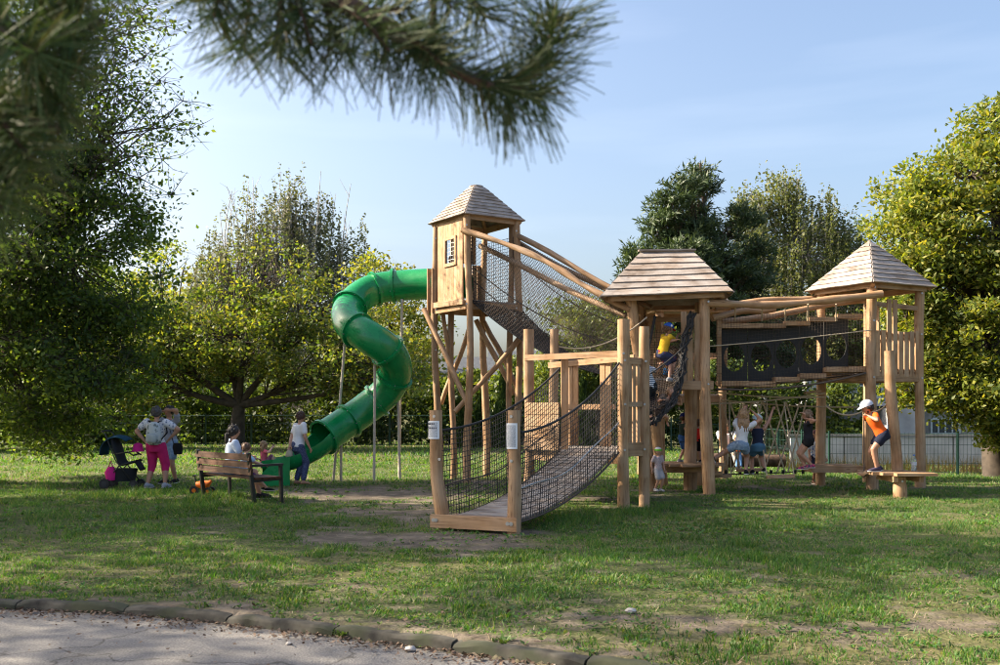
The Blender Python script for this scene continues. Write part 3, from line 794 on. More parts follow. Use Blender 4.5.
def tree(name, label, base, fork, r, lobes, leaf_mat, bark, leaf=.1, per=90, clump=.55, style='broad', group=None, cat='tree', sag=.12, twigs=0, aspect=.6, fork2=None, ls=1.0, spikes=()):
    """lobes: (centre, radii, number of leaf clumps, leaf density factor)"""
    t = thing(name, label, cat, base, group)
    wd, lf = NB(), NB()
    base = np.array(base, float); fork = np.array(fork, float)
    tp = branch_pts(base - np.array([0, 0, .15]), fork, 6, 0, .02)
    limb(wd, tp, r * 1.25, r * .75, 9)
    top = np.array(fork2, float) if fork2 is not None else None
    if top is not None: limb(wd, branch_pts(fork, top, 6, 0, .02), r * .75, r * .2, 7)
    for (c, rad, nc, dens) in lobes:
        c = np.array(c, float)
        st = fork if top is None else fork + (top - fork) * np.clip((c[2] - fork[2]) / (top[2] - fork[2] + 1e-6) - .25, 0, 1) * .9
        lp = branch_pts(st, c, 7, sag, .05)
        limb(wd, lp, r * .5 * ls, r * .14 * ls, 6)
        cc = in_lobe(c, rad, nc)
        for q in cc:
            j = RNG.integers(2, 7); a = lp[j] * .7 + lp[min(j + 1, 6)] * .3 if j < 6 else lp[6]
            limb(wd, branch_pts(a, q, 4, .05 if style != 'weep' else .18, .06), r * .11 * ls ** .5, r * .025, 3)
            for _ in range(twigs):
                limb(wd, branch_pts(q, q + unit(1)[0] * clump * 1.5 * np.array([1, 1, .8]) + np.array([0, 0, .1]), 3, 0, .1), r * .03, r * .008, 3)
        n = max(1, int(per * dens))
        if style == 'broad':
            pc = np.repeat(cc, n, 0); off = RNG.normal(0, 1, (len(pc), 3)) * clump * np.array([.56, .56, .3])
            leaf_quads(lf, pc + off, leaf, aspect, .5)
        elif style == 'weep':
            ns = 5; ll = max(2, n // ns)
            st_ = np.repeat(cc, ns, 0) + RNG.normal(0, .45, (nc * ns, 3)) * clump
            Ls = clump * (1.2 + 2.4 * RNG.random(nc * ns))
            pc = np.repeat(st_, ll, 0); tt = RNG.random(len(pc)) * np.repeat(Ls, ll)
            pc = pc + RNG.normal(0, .07, pc.shape); pc[:, 2] -= tt
            leaf_quads(lf, pc, leaf, aspect, 0)
            for s_, L in zip(st_[::2], Ls[::2]): wd.rope([s_, s_ - np.array([0, 0, L])], r * .012)
        elif style == 'needle':
            ns = 7; k = max(3, n // ns)
            tip = np.repeat(cc, ns, 0); dr = unit(len(tip)); dr[:, 2] = np.abs(dr[:, 2]) * .8 + .15; dr /= np.linalg.norm(dr, axis=1)[:, None]
            pc = np.repeat(tip, k, 0); dd = np.repeat(dr, k, 0); s_ = RNG.random(len(pc))[:, None]
            ax = dd * .8 + unit(len(pc)) * .75; ax /= np.linalg.norm(ax, axis=1)[:, None]
            leaf_quads(lf, pc + dd * s_ * clump * 1.1 + ax * leaf * .4, leaf, aspect, 0, ax)
    for (x0, x1, y0, z0, z1, ns) in spikes:      # bare upright stems standing out of the crown
        for _ in range(ns):
            xx = random.uniform(x0, x1); a = np.array([xx, y0 + random.uniform(-1, 1), z0]); e = a + np.array([random.uniform(-.7, .7), 0, random.uniform(.6, 1.0) * (z1 - z0)])
            limb(wd, branch_pts(a, e, 5, 0, .03), .05, .012, 4)
            for _k in range(4): q = a + (e - a) * random.uniform(.4, .9); limb(wd, branch_pts(q, q + np.array([random.uniform(-.7, .7), random.uniform(-.4, .4), random.uniform(.5, 1.1)]), 4, 0, .05), .02, .006, 3)
    wd.build('trunk', bark, t, smooth=True)
    lf.build('crown', leaf_mat, t)
    return t

L_dark = foliage('dark_leaf', [(.036, .066, .02), (.056, .10, .025), (.08, .132, .03), (.14, .18, .04)], .48, (2.0, 1.9, .5))
L_mid = foliage('mid_leaf', [(.045, .075, .018), (.075, .118, .025), (.105, .15, .03), (.15, .175, .04)], .42)
L_yel = foliage('yellowing_leaf', [(.085, .12, .026), (.125, .155, .03), (.18, .19, .036), (.24, .21, .04)], .48, (1.7, 1.6, .5))
L_chest = foliage('chestnut_leaf', [(.055, .085, .018), (.09, .13, .022), (.14, .175, .028), (.2, .21, .034), (.27, .24, .05)], .44, (1.6, 1.55, .45))
L_birch = foliage('birch_leaf', [(.07, .092, .036), (.105, .13, .046), (.14, .155, .056), (.17, .17, .06)], .38, (1.6, 1.6, .7))
L_birch_grey = foliage('grey_birch_leaf', [(.085, .10, .055), (.115, .132, .068), (.15, .16, .085), (.18, .18, .09)], .35, (1.5, 1.5, .8))
L_spread = foliage('spreading_tree_leaf', [(.05, .085, .022), (.08, .125, .028), (.115, .16, .034), (.18, .2, .04), (.25, .23, .045)], .46, (1.8, 1.75, .5))
L_pine = foliage('pine_needle', [(.034, .058, .026), (.052, .082, .034), (.08, .11, .046)], .2, (1.4, 1.4, .6))
L_thuja = foliage('thuja_scale', [(.018, .042, .012), (.03, .06, .015), (.05, .085, .02)], .2)
L_hedge = foliage('hedge_leaf', [(.022, .045, .012), (.04, .075, .016), (.065, .105, .02), (.10, .13, .03)], .35)

# the big dark tree whose shadow lies over the lawn
tree('lime_tree', 'big dense dark leafy tree with drooping lowest branches beside the pushchair', (-11.9, 20.8, 0), (-11.7, 20.7, 3.2), .34,
     [((-9.0, 20.6, 4.8), (2.0, 1.8, 2.4), 110, 1.1), ((-10.0, 20.8, 2.6), (2.5, 1.8, 1.7), 95, 1.1), ((-10.6, 20.8, 6.6), (2.4, 1.7, 2.2), 90, 1),
      ((-8.3, 20.6, 7.4), (2.0, 1.6, 1.9), 90, .26), ((-10.4, 22.6, 1.3), (1.1, .9, .8), 30, .8), ((-11.0, 20.6, 9.4), (2.2, 1.6, 1.6), 50, .5),
      ((-13.6, 20.6, 5.0), (2.6, 2.2, 3.2), 80, .9), ((-8.7, 20.4, 9.3), (1.9, 1.6, 1.5), 70, .26)],
     L_dark, M['bark'], .10, 165, .5, twigs=5, ls=.35)
# spreading tree behind the slide
tree('spreading_tree', 'wide spreading tree with low dark limbs behind the green slide', (-10.3, 38, 0), (-10.2, 38, 1.7), .3,
     [((-10.4, 38.2, 4.4), (4.4, 3.6, 1.9), 110, .9), ((-6.0, 37.4, 3.4), (3.2, 2.6, 1.5), 80, .9), ((-14.4, 37.4, 3.4), (3.0, 2.6, 1.9), 80, 1),
      ((-9.4, 38.6, 6.9), (2.2, 2.2, 1.6), 50, .25), ((-13.4, 38.4, 5.8), (2.4, 2.4, 2.3), 56, .7), ((-16.4, 38, 5.0), (1.8, 1.8, 2.0), 36, .9), ((-7.0, 38.2, 5.4), (2.6, 2.4, 1.6), 45, .6), ((-4.6, 37, 2.6), (2.2, 2, .9), 34, .6)],
     L_spread, M['bark'], .15, 105, .55, twigs=3, sag=-.06, spikes=((-13.5, -7, 38, 4, 8.2, 14),))
tree('birch_tree', 'tall pale birch with bare upper twigs rising behind the spreading tree', (-12.6, 57, 0), (-12.6, 57, 4), .3,
     [((-16.8, 57, 8.4), (1.6, 1.5, 4.2), 54, 1), ((-14.8, 57, 10.8), (1.5, 1.4, 4.0), 60, 1), ((-12.8, 57, 12.2), (1.5, 1.4, 3.5), 60, .9), ((-10.9, 57, 10.8), (1.5, 1.3, 4.1), 60, 1), ((-9.0, 57, 9.2), (1.6, 1.4, 3.7), 54, 1), ((-12.6, 57, 5.5), (4.2, 2, 2.6), 70, 1), ((-7.9, 57, 6.6), (1.1, 1.2, 2.6), 30, .8)],
     L_birch_grey, M['bark_light'], .17, 120, .8, 'weep', fork2=(-12.4, 57, 14.2), twigs=1, spikes=((-16.5, -9, 57, 9, 15.4, 22),))
tree('young_maple', 'thin young tree with sparse yellow leaves between slide and tower', (-5.2, 46, 0), (-5.2, 46, 2.5), .14,
     [((-5.4, 46, 7.0), (1.9, 1.8, 2.2), 46, .7), ((-4.0, 46, 5.2), (1.4, 1.4, 1.8), 32, .7), ((-6.6, 46, 4.6), (1.6, 1.4, 1.8), 32, .9)],
     L_yel, M['bark'], .18, 70, .7, fork2=(-5.1, 46, 8), twigs=2)
tree('hazel_tree', 'rounded olive green tree showing through the sloping net bridge', (4.2, 40, 0), (4.1, 40, 1.6), .18,
     [((3.9, 40, 4.3), (2.3, 2, 2.4), 90, 1), ((5.6, 40.4, 3.4), (2, 1.8, 2.2), 60, 1), ((2.4, 40, 2.4), (1.3, 1.4, 1.6), 36, 1)],
     L_mid, M['bark'], .16, 90, .6)
# pine and weeping birch beyond the middle tower
pl = []
def pine_top(x0, y0, zt, rmax, z0=2.4):
    for z in np.arange(z0, zt - .1, .62):
        q = (z - z0) / (zt - z0); rr = rmax * (1 - q ** 1.5) * random.uniform(.8, 1.15)
        for k in range(max(2, int(rr * 3.0))):
            an = random.uniform(0, 6.28); qq = rr * random.uniform(.35, 1.0)
            pl.append(((x0 + cos(an) * qq, y0 + sin(an) * qq, z + qq * .12 + random.uniform(-.25, .25)), (.75, .75, .38), 5, 1))
pine_top(10.4, 50, 14.0, 3.4); pine_top(8.1, 49.2, 12.0, 2.9); pine_top(12.6, 50.6, 12.4, 2.9); pine_top(6.9, 49, 9.4, 2.1); pine_top(9.2, 48.8, 13.0, 2.4, 6)
tree('pine_tree', 'tall dark green pine with pointed tops behind the middle tower', (10.3, 50, 0), (10.3, 50, 3), .3, pl, L_pine, M['bark_pine'], .33, 63, .58, 'needle', fork2=(10.3, 50, 14.2), aspect=.2, sag=.03, ls=.28)
tree('birch_tree', 'tall weeping birch with hanging foliage next to the dark pine', (17, 56, 0), (17, 56, 4), .26,
     [((17.4, 56, 10.5), (3.4, 2.6, 4.2), 170, 1), ((20.0, 56, 9.4), (1.9, 2, 3.6), 80, 1), ((14.9, 56, 9.8), (2.0, 2, 4.6), 90, 1), ((17.5, 56, 5.5), (4.2, 2.6, 3), 110, 1), ((16.4, 56, 14.4), (1.4, 1.3, 1.2), 30, .8), ((14.5, 56, 13.6), (1.1, 1, 1.1), 22, .8)],
     L_birch, M['bark_light'], .17, 110, .8, 'weep', fork2=(17.2, 56, 14.8))
# horse chestnut at the fence on the right
tree('chestnut_tree', 'large horse chestnut with yellowing leaves overhanging the fence', (12.4, 24.2, -.3), (12.3, 24.2, 2.4), .27,
     [((12.9, 24.2, 6.0), (3.0, 2.7, 2.4), 150, 1), ((11.4, 23.3, 3.9), (2.2, 2.0, 1.7), 110, 1), ((12.0, 22.7, 2.1), (1.8, 1.4, 1.0), 60, 1), ((10.6, 23.6, 5.6), (1.3, 1.4, 1.2), 45, 1),
      ((11.4, 23.6, 7.3), (1.2, 1.2, 1.0), 34, 1), ((12.6, 24, 8.4), (1.3, 1.2, .8), 36, .9), ((13.9, 24, 7.9), (1.4, 1.2, 1.0), 36, 1), ((9.7, 23.4, 4.7), (.7, .8, .8), 18, .9), ((10.0, 23, 2.9), (.8, .8, .7), 20, .9),
      ((14.8, 24.5, 4), (2.6, 2.4, 3), 60, .8), ((11.8, 22.8, 1.15), (.45, .4, .35), 9, .8), ((11.0, 22.6, 1.9), (1.3, 1.1, .8), 36, 1), ((13.2, 22.8, 1.7), (1.3, 1.1, .7), 30, 1), ((9.6, 23, 3.7), (.9, .9, .9), 24, 1), ((9.9, 23.6, 5.3), (1.2, 1.2, 1.5), 44, 1), ((10.3, 24, 7.0), (.9, .9, .9), 22, .9), ((12.5, 22.6, 1.0), (1.1, .8, .5), 26, 1), ((9.9, 22.8, 2.0), (.8, .8, .6), 16, .9)],
     L_chest, M['bark'], .13, 125, .37, fork2=(12.6, 24.2, 7.6), aspect=.46)
# trees standing out of frame on the sun side: they shade the foreground
tree('lime_tree', 'broad leafy tree left of the lawn shading the path edge', (-20, 17.5, 0), (-20, 17.5, 3), .36,
     [((-20, 15.6, 10.6), (4.6, 3.6, 4.4), 120, .8), ((-17.5, 15.4, 6), (2.6, 2.4, 2.6), 42, .8), ((-20, 14, 6.5), (3.4, 2.4, 3), 48, .8)], L_dark, M['bark'], .2, 75, .8)
tree('lime_tree', 'round leafy tree between the pushchair lawn and the path', (-13.4, 14.6, 0), (-13.3, 14.6, 3), .34,
     [((-13.0, 14.9, 8.4), (3.6, 2.6, 3.6), 120, 1), ((-13.2, 13.2, 12.0), (3, 2.2, 2.2), 70, .8), ((-14, 16.4, 4.8), (2.4, 2, 2.2), 50, .9)], L_dark, M['bark'], .17, 95, .7)
tree('lime_tree', 'loose leafy tree beside the path throwing dappled shade', (-17.5, 9.8, 0), (-17.5, 9.8, 2.6), .3,
     [((-17.3, 9.6, 10.4), (3.8, 3.0, 4.4), 76, .8), ((-15, 8.2, 4.6), (2.2, 2, 1.8), 16, .7)], L_mid, M['bark'], .2, 60, .7)

# trees closing the background
for i, (x, d, h, w, lab) in enumerate([(-34, 62, 11, 4.5, 'tall leafy tree far behind the pink house'), (-27, 64, 12, 4.6, 'broad tree far behind the shady bushes'), (-20.5, 62, 10.5, 4.2, 'rounded tree left of the pale bare-topped birch'), (-17, 66, 9.5, 4, 'olive tree filling the gap behind the spreading tree'),
        (-7.5, 68, 8.5, 3.6, 'leafy tree behind the sparse yellow young tree'), (-4.0, 84, 6.0, 3.4, 'low distant tree left of the slate roofed house'), (4.5, 88, 7.5, 3.8, 'distant tree seen under the sloping net bridge'), (1, 90, 6.5, 3.4, 'low distant tree between the two gabled houses'), (24, 66, 11, 4.4, 'leafy tree behind the long grey building'), (31, 62, 12, 4.6, 'tall tree behind the end of the grey building')]):
    tree('broadleaf_tree', lab, (x, d, 0), (x, d, h * .3), .22, [((x, d, h * .6), (w, w * .8, h * .38), 90, 1), ((x + w * .3, d, h * .35), (w * .9, w * .7, h * .25), 50, 1), ((x - w * .4, d, h * .42), (w * .7, w * .6, h * .25), 40, 1)], L_mid if i % 2 else L_yel, M['bark'], .32, 50, .8, group='background trees')
# shrubs along the back fence
def shrub(label, x, d, w, h, mat, n=30, per=46, leaf=.18, group='shrubs along the back fence'):
    tree('shrub', label, (x, d, float(lawn_z(x, d))), (x, d, h * .25), .06,
         [((x, d, h * .48), (w, w * .6, h * .46), n, 1), ((x + random.uniform(-.4, .4) * w, d, h * .75), (w * .6, w * .5, h * .24), n // 3, 1), ((x, d - w * .15, h * .16), (w * 1.15, w * .55, h * .17), n // 2, 1)], mat, M['bark'], leaf, per, .38, group=group, cat='shrub')
for i, x in enumerate(np.arange(-7.4, 2.0, 1.5)):
    shrub('dense dark green hedge shrub behind the mesh fence', x, 42.6 + random.uniform(-.3, .5), 1.15, random.uniform(2.5, 3.1), L_hedge)
for i, x in enumerate(np.arange(2.2, 16.6, 1.6)):
    shrub('broad green shrub behind the rope course and fence', x, 43 + random.uniform(-.3, .9), 1.4, random.uniform(2.9, 4.2), L_hedge if i % 2 else L_mid, 40)
for i, x in enumerate(np.arange(-25.5, -8, 1.75)):
    shrub('dark bush growing behind the fence under the spreading tree', x, 43.6 + random.uniform(-.4, .8), 1.5, random.uniform(2.2, 3.4), L_dark if i % 3 else L_mid, 38)
for i, (x, d, h) in enumerate([(-24, 47, 6.5), (-19.5, 49, 7), (-15.5, 47.5, 5.5), (-20.5, 36, 4.2), (-17.2, 38.5, 3.6)]):
    shrub('tall backlit bush at the shady edge of the lawn', x, d, 2.6, h, L_mid if i % 2 else L_dark, 80, 52, .24, 'tall bushes at the shady edge')
for i, (x, d, h) in enumerate([(1.2, 52, 4.6), (-1.8, 54, 4.0), (4.5, 50, 5), (22, 52, 7), (26, 50, 8), (6.5, 56, 7.5), (13.5, 57, 8), (15.2, 55, 7.2), (18.6, 54.5, 7.6), (21, 56, 7), (24, 57, 9)]):
    shrub('tall leafy bush closing the view beyond the back fence', x, d, 2.3, h, L_mid, 56, 46, .25, 'tall bushes beyond the back fence')
def thuja(label, x, d, h, w):
    t = thing('thuja', label, 'conifer', (x, d, 0), 'conical conifers by the fence')
    wd, lf = NB(), NB(); limb(wd, branch_pts((x, d, -.05), (x, d, h * .95), 5, 0, .005), .05, .01, 6)
    n = 3600; z = RNG.random(n) ** 1.25 * h; r = w * (1 - (z / h) ** 1.7) * (.55 + .5 * RNG.random(n)) * (.85 + .3 * np.sin(z * 5 + RNG.random(n)))
    an = RNG.random(n) * 6.28; c = np.stack([x + np.cos(an) * r, d + np.sin(an) * r, z + .05], -1)
    ax = np.stack([np.cos(an) * .35, np.sin(an) * .35, np.ones(n)], -1); ax /= np.linalg.norm(ax, axis=1)[:, None]
    leaf_quads(lf, c, .14, .45, 0, ax); wd.build('trunk', M['bark'], t); lf.build('crown', L_thuja, t)
thuja('slim dark conical conifer just right of the slide tower legs', .1, 39, 3.1, .45)
thuja('narrow conical conifer behind the slide tower front leg', -1.45, 39, 2.2, .4)
thuja('conical conifer behind the landing platform posts', 3.3, 38.6, 2.9, .55)
thuja('pointed conical conifer seen past the ramp netting', 2.1, 38.8, 3.0, .42)
thuja('small conical conifer beside the tall conifers at the ramp', -.75, 39.2, 2.5, .4)

# ---------------------------------------------------------------- foreground pine whose boughs hang into view
pt = thing('pine_tree', 'near pine with drooping needle boughs hanging above the path', 'tree', (-2.5, 1.1, -.08))
wd, nd = NB(), NB()
TR = np.array([-2.5, 1.1, -.1])
limb(wd, branch_pts(TR, TR + np.array([.1, 0, 9]), 8, 0, .01), .19, .07, 12)
def shoot(a, b, needles=330, ln=.1, thick=.005, droop=.35):
    a, b = np.array(a, float), np.array(b, float)
    p = branch_pts(a, b, 6, .03, .03); limb(wd, p, thick, thick * .5, 5)
    n = int(needles * .5); t = RNG.random(n) ** .8
    i = np.clip((t * 5).astype(int), 0, 4); f = (t * 5 - i)[:, None]
    c = p[i] * (1 - f) + p[i + 1] * f
    ax = (b - a) / (np.linalg.norm(b - a) + 1e-9)
    rd = unit(n); rd -= (rd @ ax)[:, None] * ax; rd /= np.linalg.norm(rd, axis=1)[:, None] + 1e-9
    dr = ax * (.35 + .5 * RNG.random(n))[:, None] + rd; dr[:, 2] -= droop * RNG.random(n)
    dr /= np.linalg.norm(dr, axis=1)[:, None]
    L = ln * (.75 + .45 * RNG.random(n))[:, None]
    sd = np.cross(dr, unit(n)); sd /= np.linalg.norm(sd, axis=1)[:, None] + 1e-9; sd *= .0011
    e = c + dr * L
    nd.quads(np.stack([c - sd, c + sd, e + sd * .5, e - sd * .5], 1).reshape(-1, 3), np.arange(n * 4).reshape(-1, 4))
def bough(pts, r0, r1):
    limb(wd, np.array([tuple(q) for q in spline(pts, 5)]), r0, r1, 7)
D0 = 1.5
# bough above the middle of the view
bough([TR + np.array([0.05, 0, 2.75]), P(-300, -110, 1.3), P(120, -60, 1.42), P(282, -25, D0), P(382, 25, D0), P(452, 70, 1.52), P(502, 88, 1.52)], .03, .007)
bough([P(502, 88, 1.52), P(534, 74, 1.53), P(548, 40, 1.53)], .007, .004)
bough([P(428, 50, 1.5), P(434, 10, 1.5), P(422, -40, 1.5)], .006, .005)
for (x0, y0, x1, y1, d_, n_) in [(566, 70, 572, 10, 1.53, 620), (520, 88, 562, 60, 1.53, 380), (490, 80, 560, 96, 1.5, 420), (470, 66, 508, 88, 1.55, 380), (505, 84, 530, 96, 1.48, 300),
                                 (430, 40, 462, 66, 1.47, 330), (400, 25, 432, 52, 1.52, 300), (452, 10, 446, 44, 1.5, 260), (440, -30, 470, 8, 1.52, 260), (470, -20, 505, 18, 1.52, 240),
                                 (360, 5, 408, 52, 1.46, 330), (340, 0, 364, 52, 1.53, 330), (310, -20, 330, 46, 1.5, 340), (300, -20, 296, 52, 1.46, 340), (270, -30, 262, 48, 1.52, 340),
                                 (250, -45, 232, 18, 1.5, 320), (330, -10, 385, 18, 1.56, 260), (280, -30, 318, 12, 1.55, 260), (235, -50, 215, -4, 1.48, 260), (380, 10, 430, 8, 1.5, 260)]:
    shoot(P(x0 - 18, y0, d_), P(x1 - 18, y1, d_ + random.uniform(-.05, .05)), n_)
# bough at the side
bough([TR + np.array([0.05, .05, 2.3]), P(-420, 40, 1.25), P(-150, 70, 1.3), P(-20, 110, 1.35), P(60, 130, 1.36)], .028, .008)
bough([TR + np.array([0.05, .05, 2.6]), P(-400, -70, 1.25), P(-120, -30, 1.3), P(0, 20, 1.35), P(30, 70, 1.35)], .026, .007)
bough([P(-20, 60, 1.35), P(40, 40, 1.38), P(104, 20, 1.4)], .009, .005)
for (x0, y0, x1, y1, d_, n_) in [(40, 40, 112, 14, 1.4, 520), (60, 50, 96, 52, 1.38, 420), (20, 60, 76, 90, 1.35, 480), (0, 30, 60, 70, 1.32, 460), (-10, 100, 66, 132, 1.36, 520), (30, 120, 88, 120, 1.38, 420),
                                 (0, 110, 52, 176, 1.34, 480), (-20, 130, 28, 196, 1.33, 480), (-40, 150, 8, 214, 1.35, 420), (-30, 20, 20, 20, 1.36, 360), (20, -10, 66, 6, 1.38, 340), (60, 0, 126, -16, 1.4, 420),
                                 (-60, 60, 0, 90, 1.3, 380), (-60, 100, -10, 150, 1.34, 380), (-30, 190, 24, 224, 1.36, 360), (40, 80, 82, 96, 1.33, 360), (10, 80, 50, 130, 1.4, 400)]:
    shoot(P(x0 - 22, y0 - 16, d_), P(x1 - 22, y1 - 16, d_ + random.uniform(-.05, .05)), int(n_ * .8), .09)
# the rest of its crown above and behind the camera
for k in range(26):
    an = random.uniform(0, 6.28); z = random.uniform(4.4, 8.6); rr = random.uniform(.8, 2.2) * (1 - (z - 3) / 9)
    e = TR + np.array([cos(an) * rr, sin(an) * rr - .3, z]); bough([TR + np.array([.02, 0, z - .2]), Vector(e) * .5 + Vector(TR + np.array([0, 0, z])) * .5, Vector(e)], .02, .006)
    for _ in range(6): q = e + unit(1)[0] * .3; shoot(e * .6 + q * .4, q + np.array([cos(an), sin(an), .1]) * .15, 110, .11)
wd.build('trunk', M['bark_pine'], pt, smooth=True)
L_near = foliage('near_pine_needle', [(.03, .062, .018), (.048, .09, .026), (.07, .115, .034), (.11, .095, .04)], .15, (1.3, 1.3, .6), .6)
nd.build('crown', L_near, pt)

# ================================================================ PLAY STRUCTURE
W, WG = M['wood'], M['wood_grey']
M['paper'] = None
def post(root, p0, p1, r0=.085, r1=None, crook=.025, mat=None, name='post'):
    return MB().log(p0, p1, r0, r1 if r1 is not None else r0 * .9, crook).build(name, mat or W, root, smooth=50)
def bolt(root, p, dirn, r=.022):
    p, dirn = Vector(p), Vector(dirn).normalized()
    MB().tube([p, p + dirn * .012], r, 10).build('bolt', M['steel'], root)

def roof_face(root, e0, e1, t0, t1, n, mat, wav=.018, th=.026, over=.05, lift=.028):
    """courses of wavy-edged boards between eave e0-e1 and top t0-t1, each lapping the one below"""
    e0, e1, t0, t1 = (Vector(v) for v in (e0, e1, t0, t1))
    nrm = (e1 - e0).cross((t0 + t1) / 2 - (e0 + e1) / 2).normalized()
    if nrm.z < 0: nrm = -nrm
    seg = 8
    for k in range(n):
        a, b = k / n, (k + 1) / n
        l0, l1 = e0.lerp(t0, a), e1.lerp(t1, a); u0, u1 = e0.lerp(t0, min(1, b + over / n * .6)), e1.lerp(t1, min(1, b + over / n * .6))
        if (u1 - u0).length < .03: u1 = u0 + (e1 - e0).normalized() * .03
        down = ((l0 + l1) / 2 - (u0 + u1) / 2).normalized()
        ph = random.uniform(0, 6.28); mb = MB(); of = random.random() * 20
        L = (l1 - l0).length
        for i in range(seg + 1):
            q = i / seg
            w = wav * (sin(q * 5 + ph) + .6 * sin(q * 13 + ph * 2)) + over * .35
            lo = l0.lerp(l1, q) + down * w + nrm * lift; hi = u0.lerp(u1, q) + nrm * .004
            mb.v += [lo, lo - nrm * th, hi, hi - nrm * th * .5]
        ww = ((u0 + u1) / 2 - (l0 + l1) / 2).length
        for i in range(seg):
            a_, b_ = i * 4, i * 4 + 4; y0, y1 = L * i / seg, L * (i + 1) / seg
            mb.face((a_, b_, b_ + 2, a_ + 2), ((of, y0), (of, y1), (of + ww, y1), (of + ww, y0)))
            mb.face((a_ + 1, a_ + 3, b_ + 3, b_ + 1), ((of, y0), (of + ww, y0), (of + ww, y1), (of, y1)))
            mb.face((a_, a_ + 1, b_ + 1, b_), ((of, y0), (of + .03, y0), (of + .03, y1), (of, y1)))
            mb.face((a_ + 2, b_ + 2, b_ + 3, a_ + 3), ((of, y0), (of, y1), (of + .03, y1), (of + .03, y0)))
        mb.face((0, 2, 3, 1), ((0, 0), (.1, 0), (.1, .02), (0, .02))); e = seg * 4
        mb.face((e, e + 1, e + 3, e + 2), ((0, 0), (.1, 0), (.1, .02), (0, .02)))
        mb.build('roof_board', mat, root, smooth=30)

def square_corners(c, s, th):
    """front, right, back, left corners of a square turned by th"""
    c = Vector((c[0], c[1], 0)); a = Vector((cos(th), sin(th), 0)); b = Vector((-sin(th), cos(th), 0)); h = s / 2
    return [c - a * h - b * h, c + a * h - b * h, c + a * h + b * h, c - a * h + b * h]
def up(v, z): return Vector((v.x, v.y, z))
def pyramid_roof(root, c, s, th, z0, z1, n, mat, topw=.1, beam=W):
    co = square_corners(c, s, th); tc = square_corners(c, topw, th)
    for i in range(4):
        j = (i + 1) % 4
        roof_face(root, up(co[i], z0), up(co[j], z0), up(tc[i], z1), up(tc[j], z1), n, mat, .007, .022, .035, .022)
    for i in range(4):      # hip rafters and eave beams under the boards
        c0 = up(co[i], z0).lerp(Vector((c[0], c[1], z0)), .08)
        MB().log(c0 - Vector((0, 0, .05)), Vector((c[0], c[1], z1 - .1)), .045, .04, .01, 7).build('rafter', beam, root, smooth=50)
        a_, b_ = up(co[i], z0).lerp(Vector((c[0], c[1], z0)), .16), up(co[(i + 1) % 4], z0).lerp(Vector((c[0], c[1], z0)), .16)
        plank('eave_beam', a_ - Vector((0, 0, .03)), b_ - Vector((0, 0, .03)), .06, .12, beam, root)
    MB().tube([(c[0], c[1], z1 - .03), (c[0], c[1], z1 + .03)], topw * .62, 8).build('roof_cap', mat, root)

# ---------------------------------------------------------------- slide tower
TC, TH = Vector((-.53, 21.7, 0)), radians(33.5)
S_ROOF, S_POST = 1.56, 1.30
ZF = 3.9
slide_tower = thing('slide_tower', 'tallest timber tower with plank cabin and pointed roof above crossed legs', 'play tower', TC)
Fc, Rc, Bc, Lc = square_corners(TC, S_POST, TH)
pyramid_roof(slide_tower, TC, S_ROOF, TH, 5.74, 6.52, 9, M['shingle'], .26)
for q, (cr, dx) in enumerate(((Fc, .0), (Rc, -.02), (Bc, .03), (Lc, .06))):
    post(slide_tower, up(cr, -.2) + Vector((dx, 0, 0)), up(cr, 5.78), .09, .07, .085)
post(slide_tower, up(Lc.lerp(Bc, .25), -.2) + Vector((.1, .05, 0)), up(Lc.lerp(Bc, .3), 4.0), .075, .07, .05)
post(slide_tower, up(Rc.lerp(Bc, .2), -.2), up(Rc.lerp(Bc, .16), 5.7), .075, .065, .05)
post(slide_tower, up(Lc, 2.05) + Vector((.33, .25, 0)), up(Lc, 4.0) + Vector((.12, .12, 0)), .06, .05, .03, name='hanging_brace')
# crossed braces
for (a, b) in ((P(424, 309, 21.6), P(471, 411, 20.75)), (P(533, 322, 21.6), P(455, 412, 21.0)), (P(476, 320, 22.1), P(514, 395, 21.9)), (P(469, 330, 22.3), P(441, 404, 22.6)), (P(484, 322, 22.5), P(522, 400, 21.9))):
    MB().log(a, b, .062, .055, .03).build('brace', W, slide_tower, smooth=50)
# floor: frame beams and deck planks
for i, (a, b) in enumerate(((Fc, Rc), (Rc, Bc), (Bc, Lc), (Lc, Fc))):
    plank('floor_beam', up(a, ZF - .1), up(b, ZF - .1), .07, .16, W, slide_tower)
a_ = (Rc - Fc).normalized(); b_ = (Lc - Fc).normalized()
for i in range(10):
    o = Fc + a_ * (.065 + i * .13)
    plank('deck_plank', up(o + b_ * .04, ZF + .01), up(o + b_ * 1.26, ZF + .01), .12, .035, M['deck'], slide_tower)
# plank cabin wall with a window on the front-left side
WN = -a_   # outward normal of that wall
def on_wall(t, z): return up(Fc + b_ * t + WN * .02, z)
nW = 9; w0, w1 = .12, 1.18; pw = (w1 - w0) / nW
wz0, wz1, wt0, wt1 = 4.76, 5.30, .36, .88
for i in range(nW):
    t = w0 + pw * (i + .5)
    if wt0 < t < wt1:
        plank('wall_plank', on_wall(t, ZF - .02), on_wall(t, wz0), .028, pw * .97, W, slide_tower, b_)
        plank('wall_plank', on_wall(t, wz1), on_wall(t, 5.72), .028, pw * .97, W, slide_tower, b_)
    else:
        plank('wall_plank', on_wall(t, ZF - .02 - random.random() * .04), on_wall(t, 5.72), .028, pw * .97, W, slide_tower, b_)
wf = MB()
for t in (wt0 + .03, wt1 - .03): wf.board(on_wall(t, wz0 - .05) + WN * .03, on_wall(t, wz1 + .05) + WN * .03, .03, .07, b_)
for z in (wz0 - .02, wz1 + .02): wf.board(on_wall(wt0 + .07, z) + WN * .03, on_wall(wt1 - .07, z) + WN * .03, .03, .07)
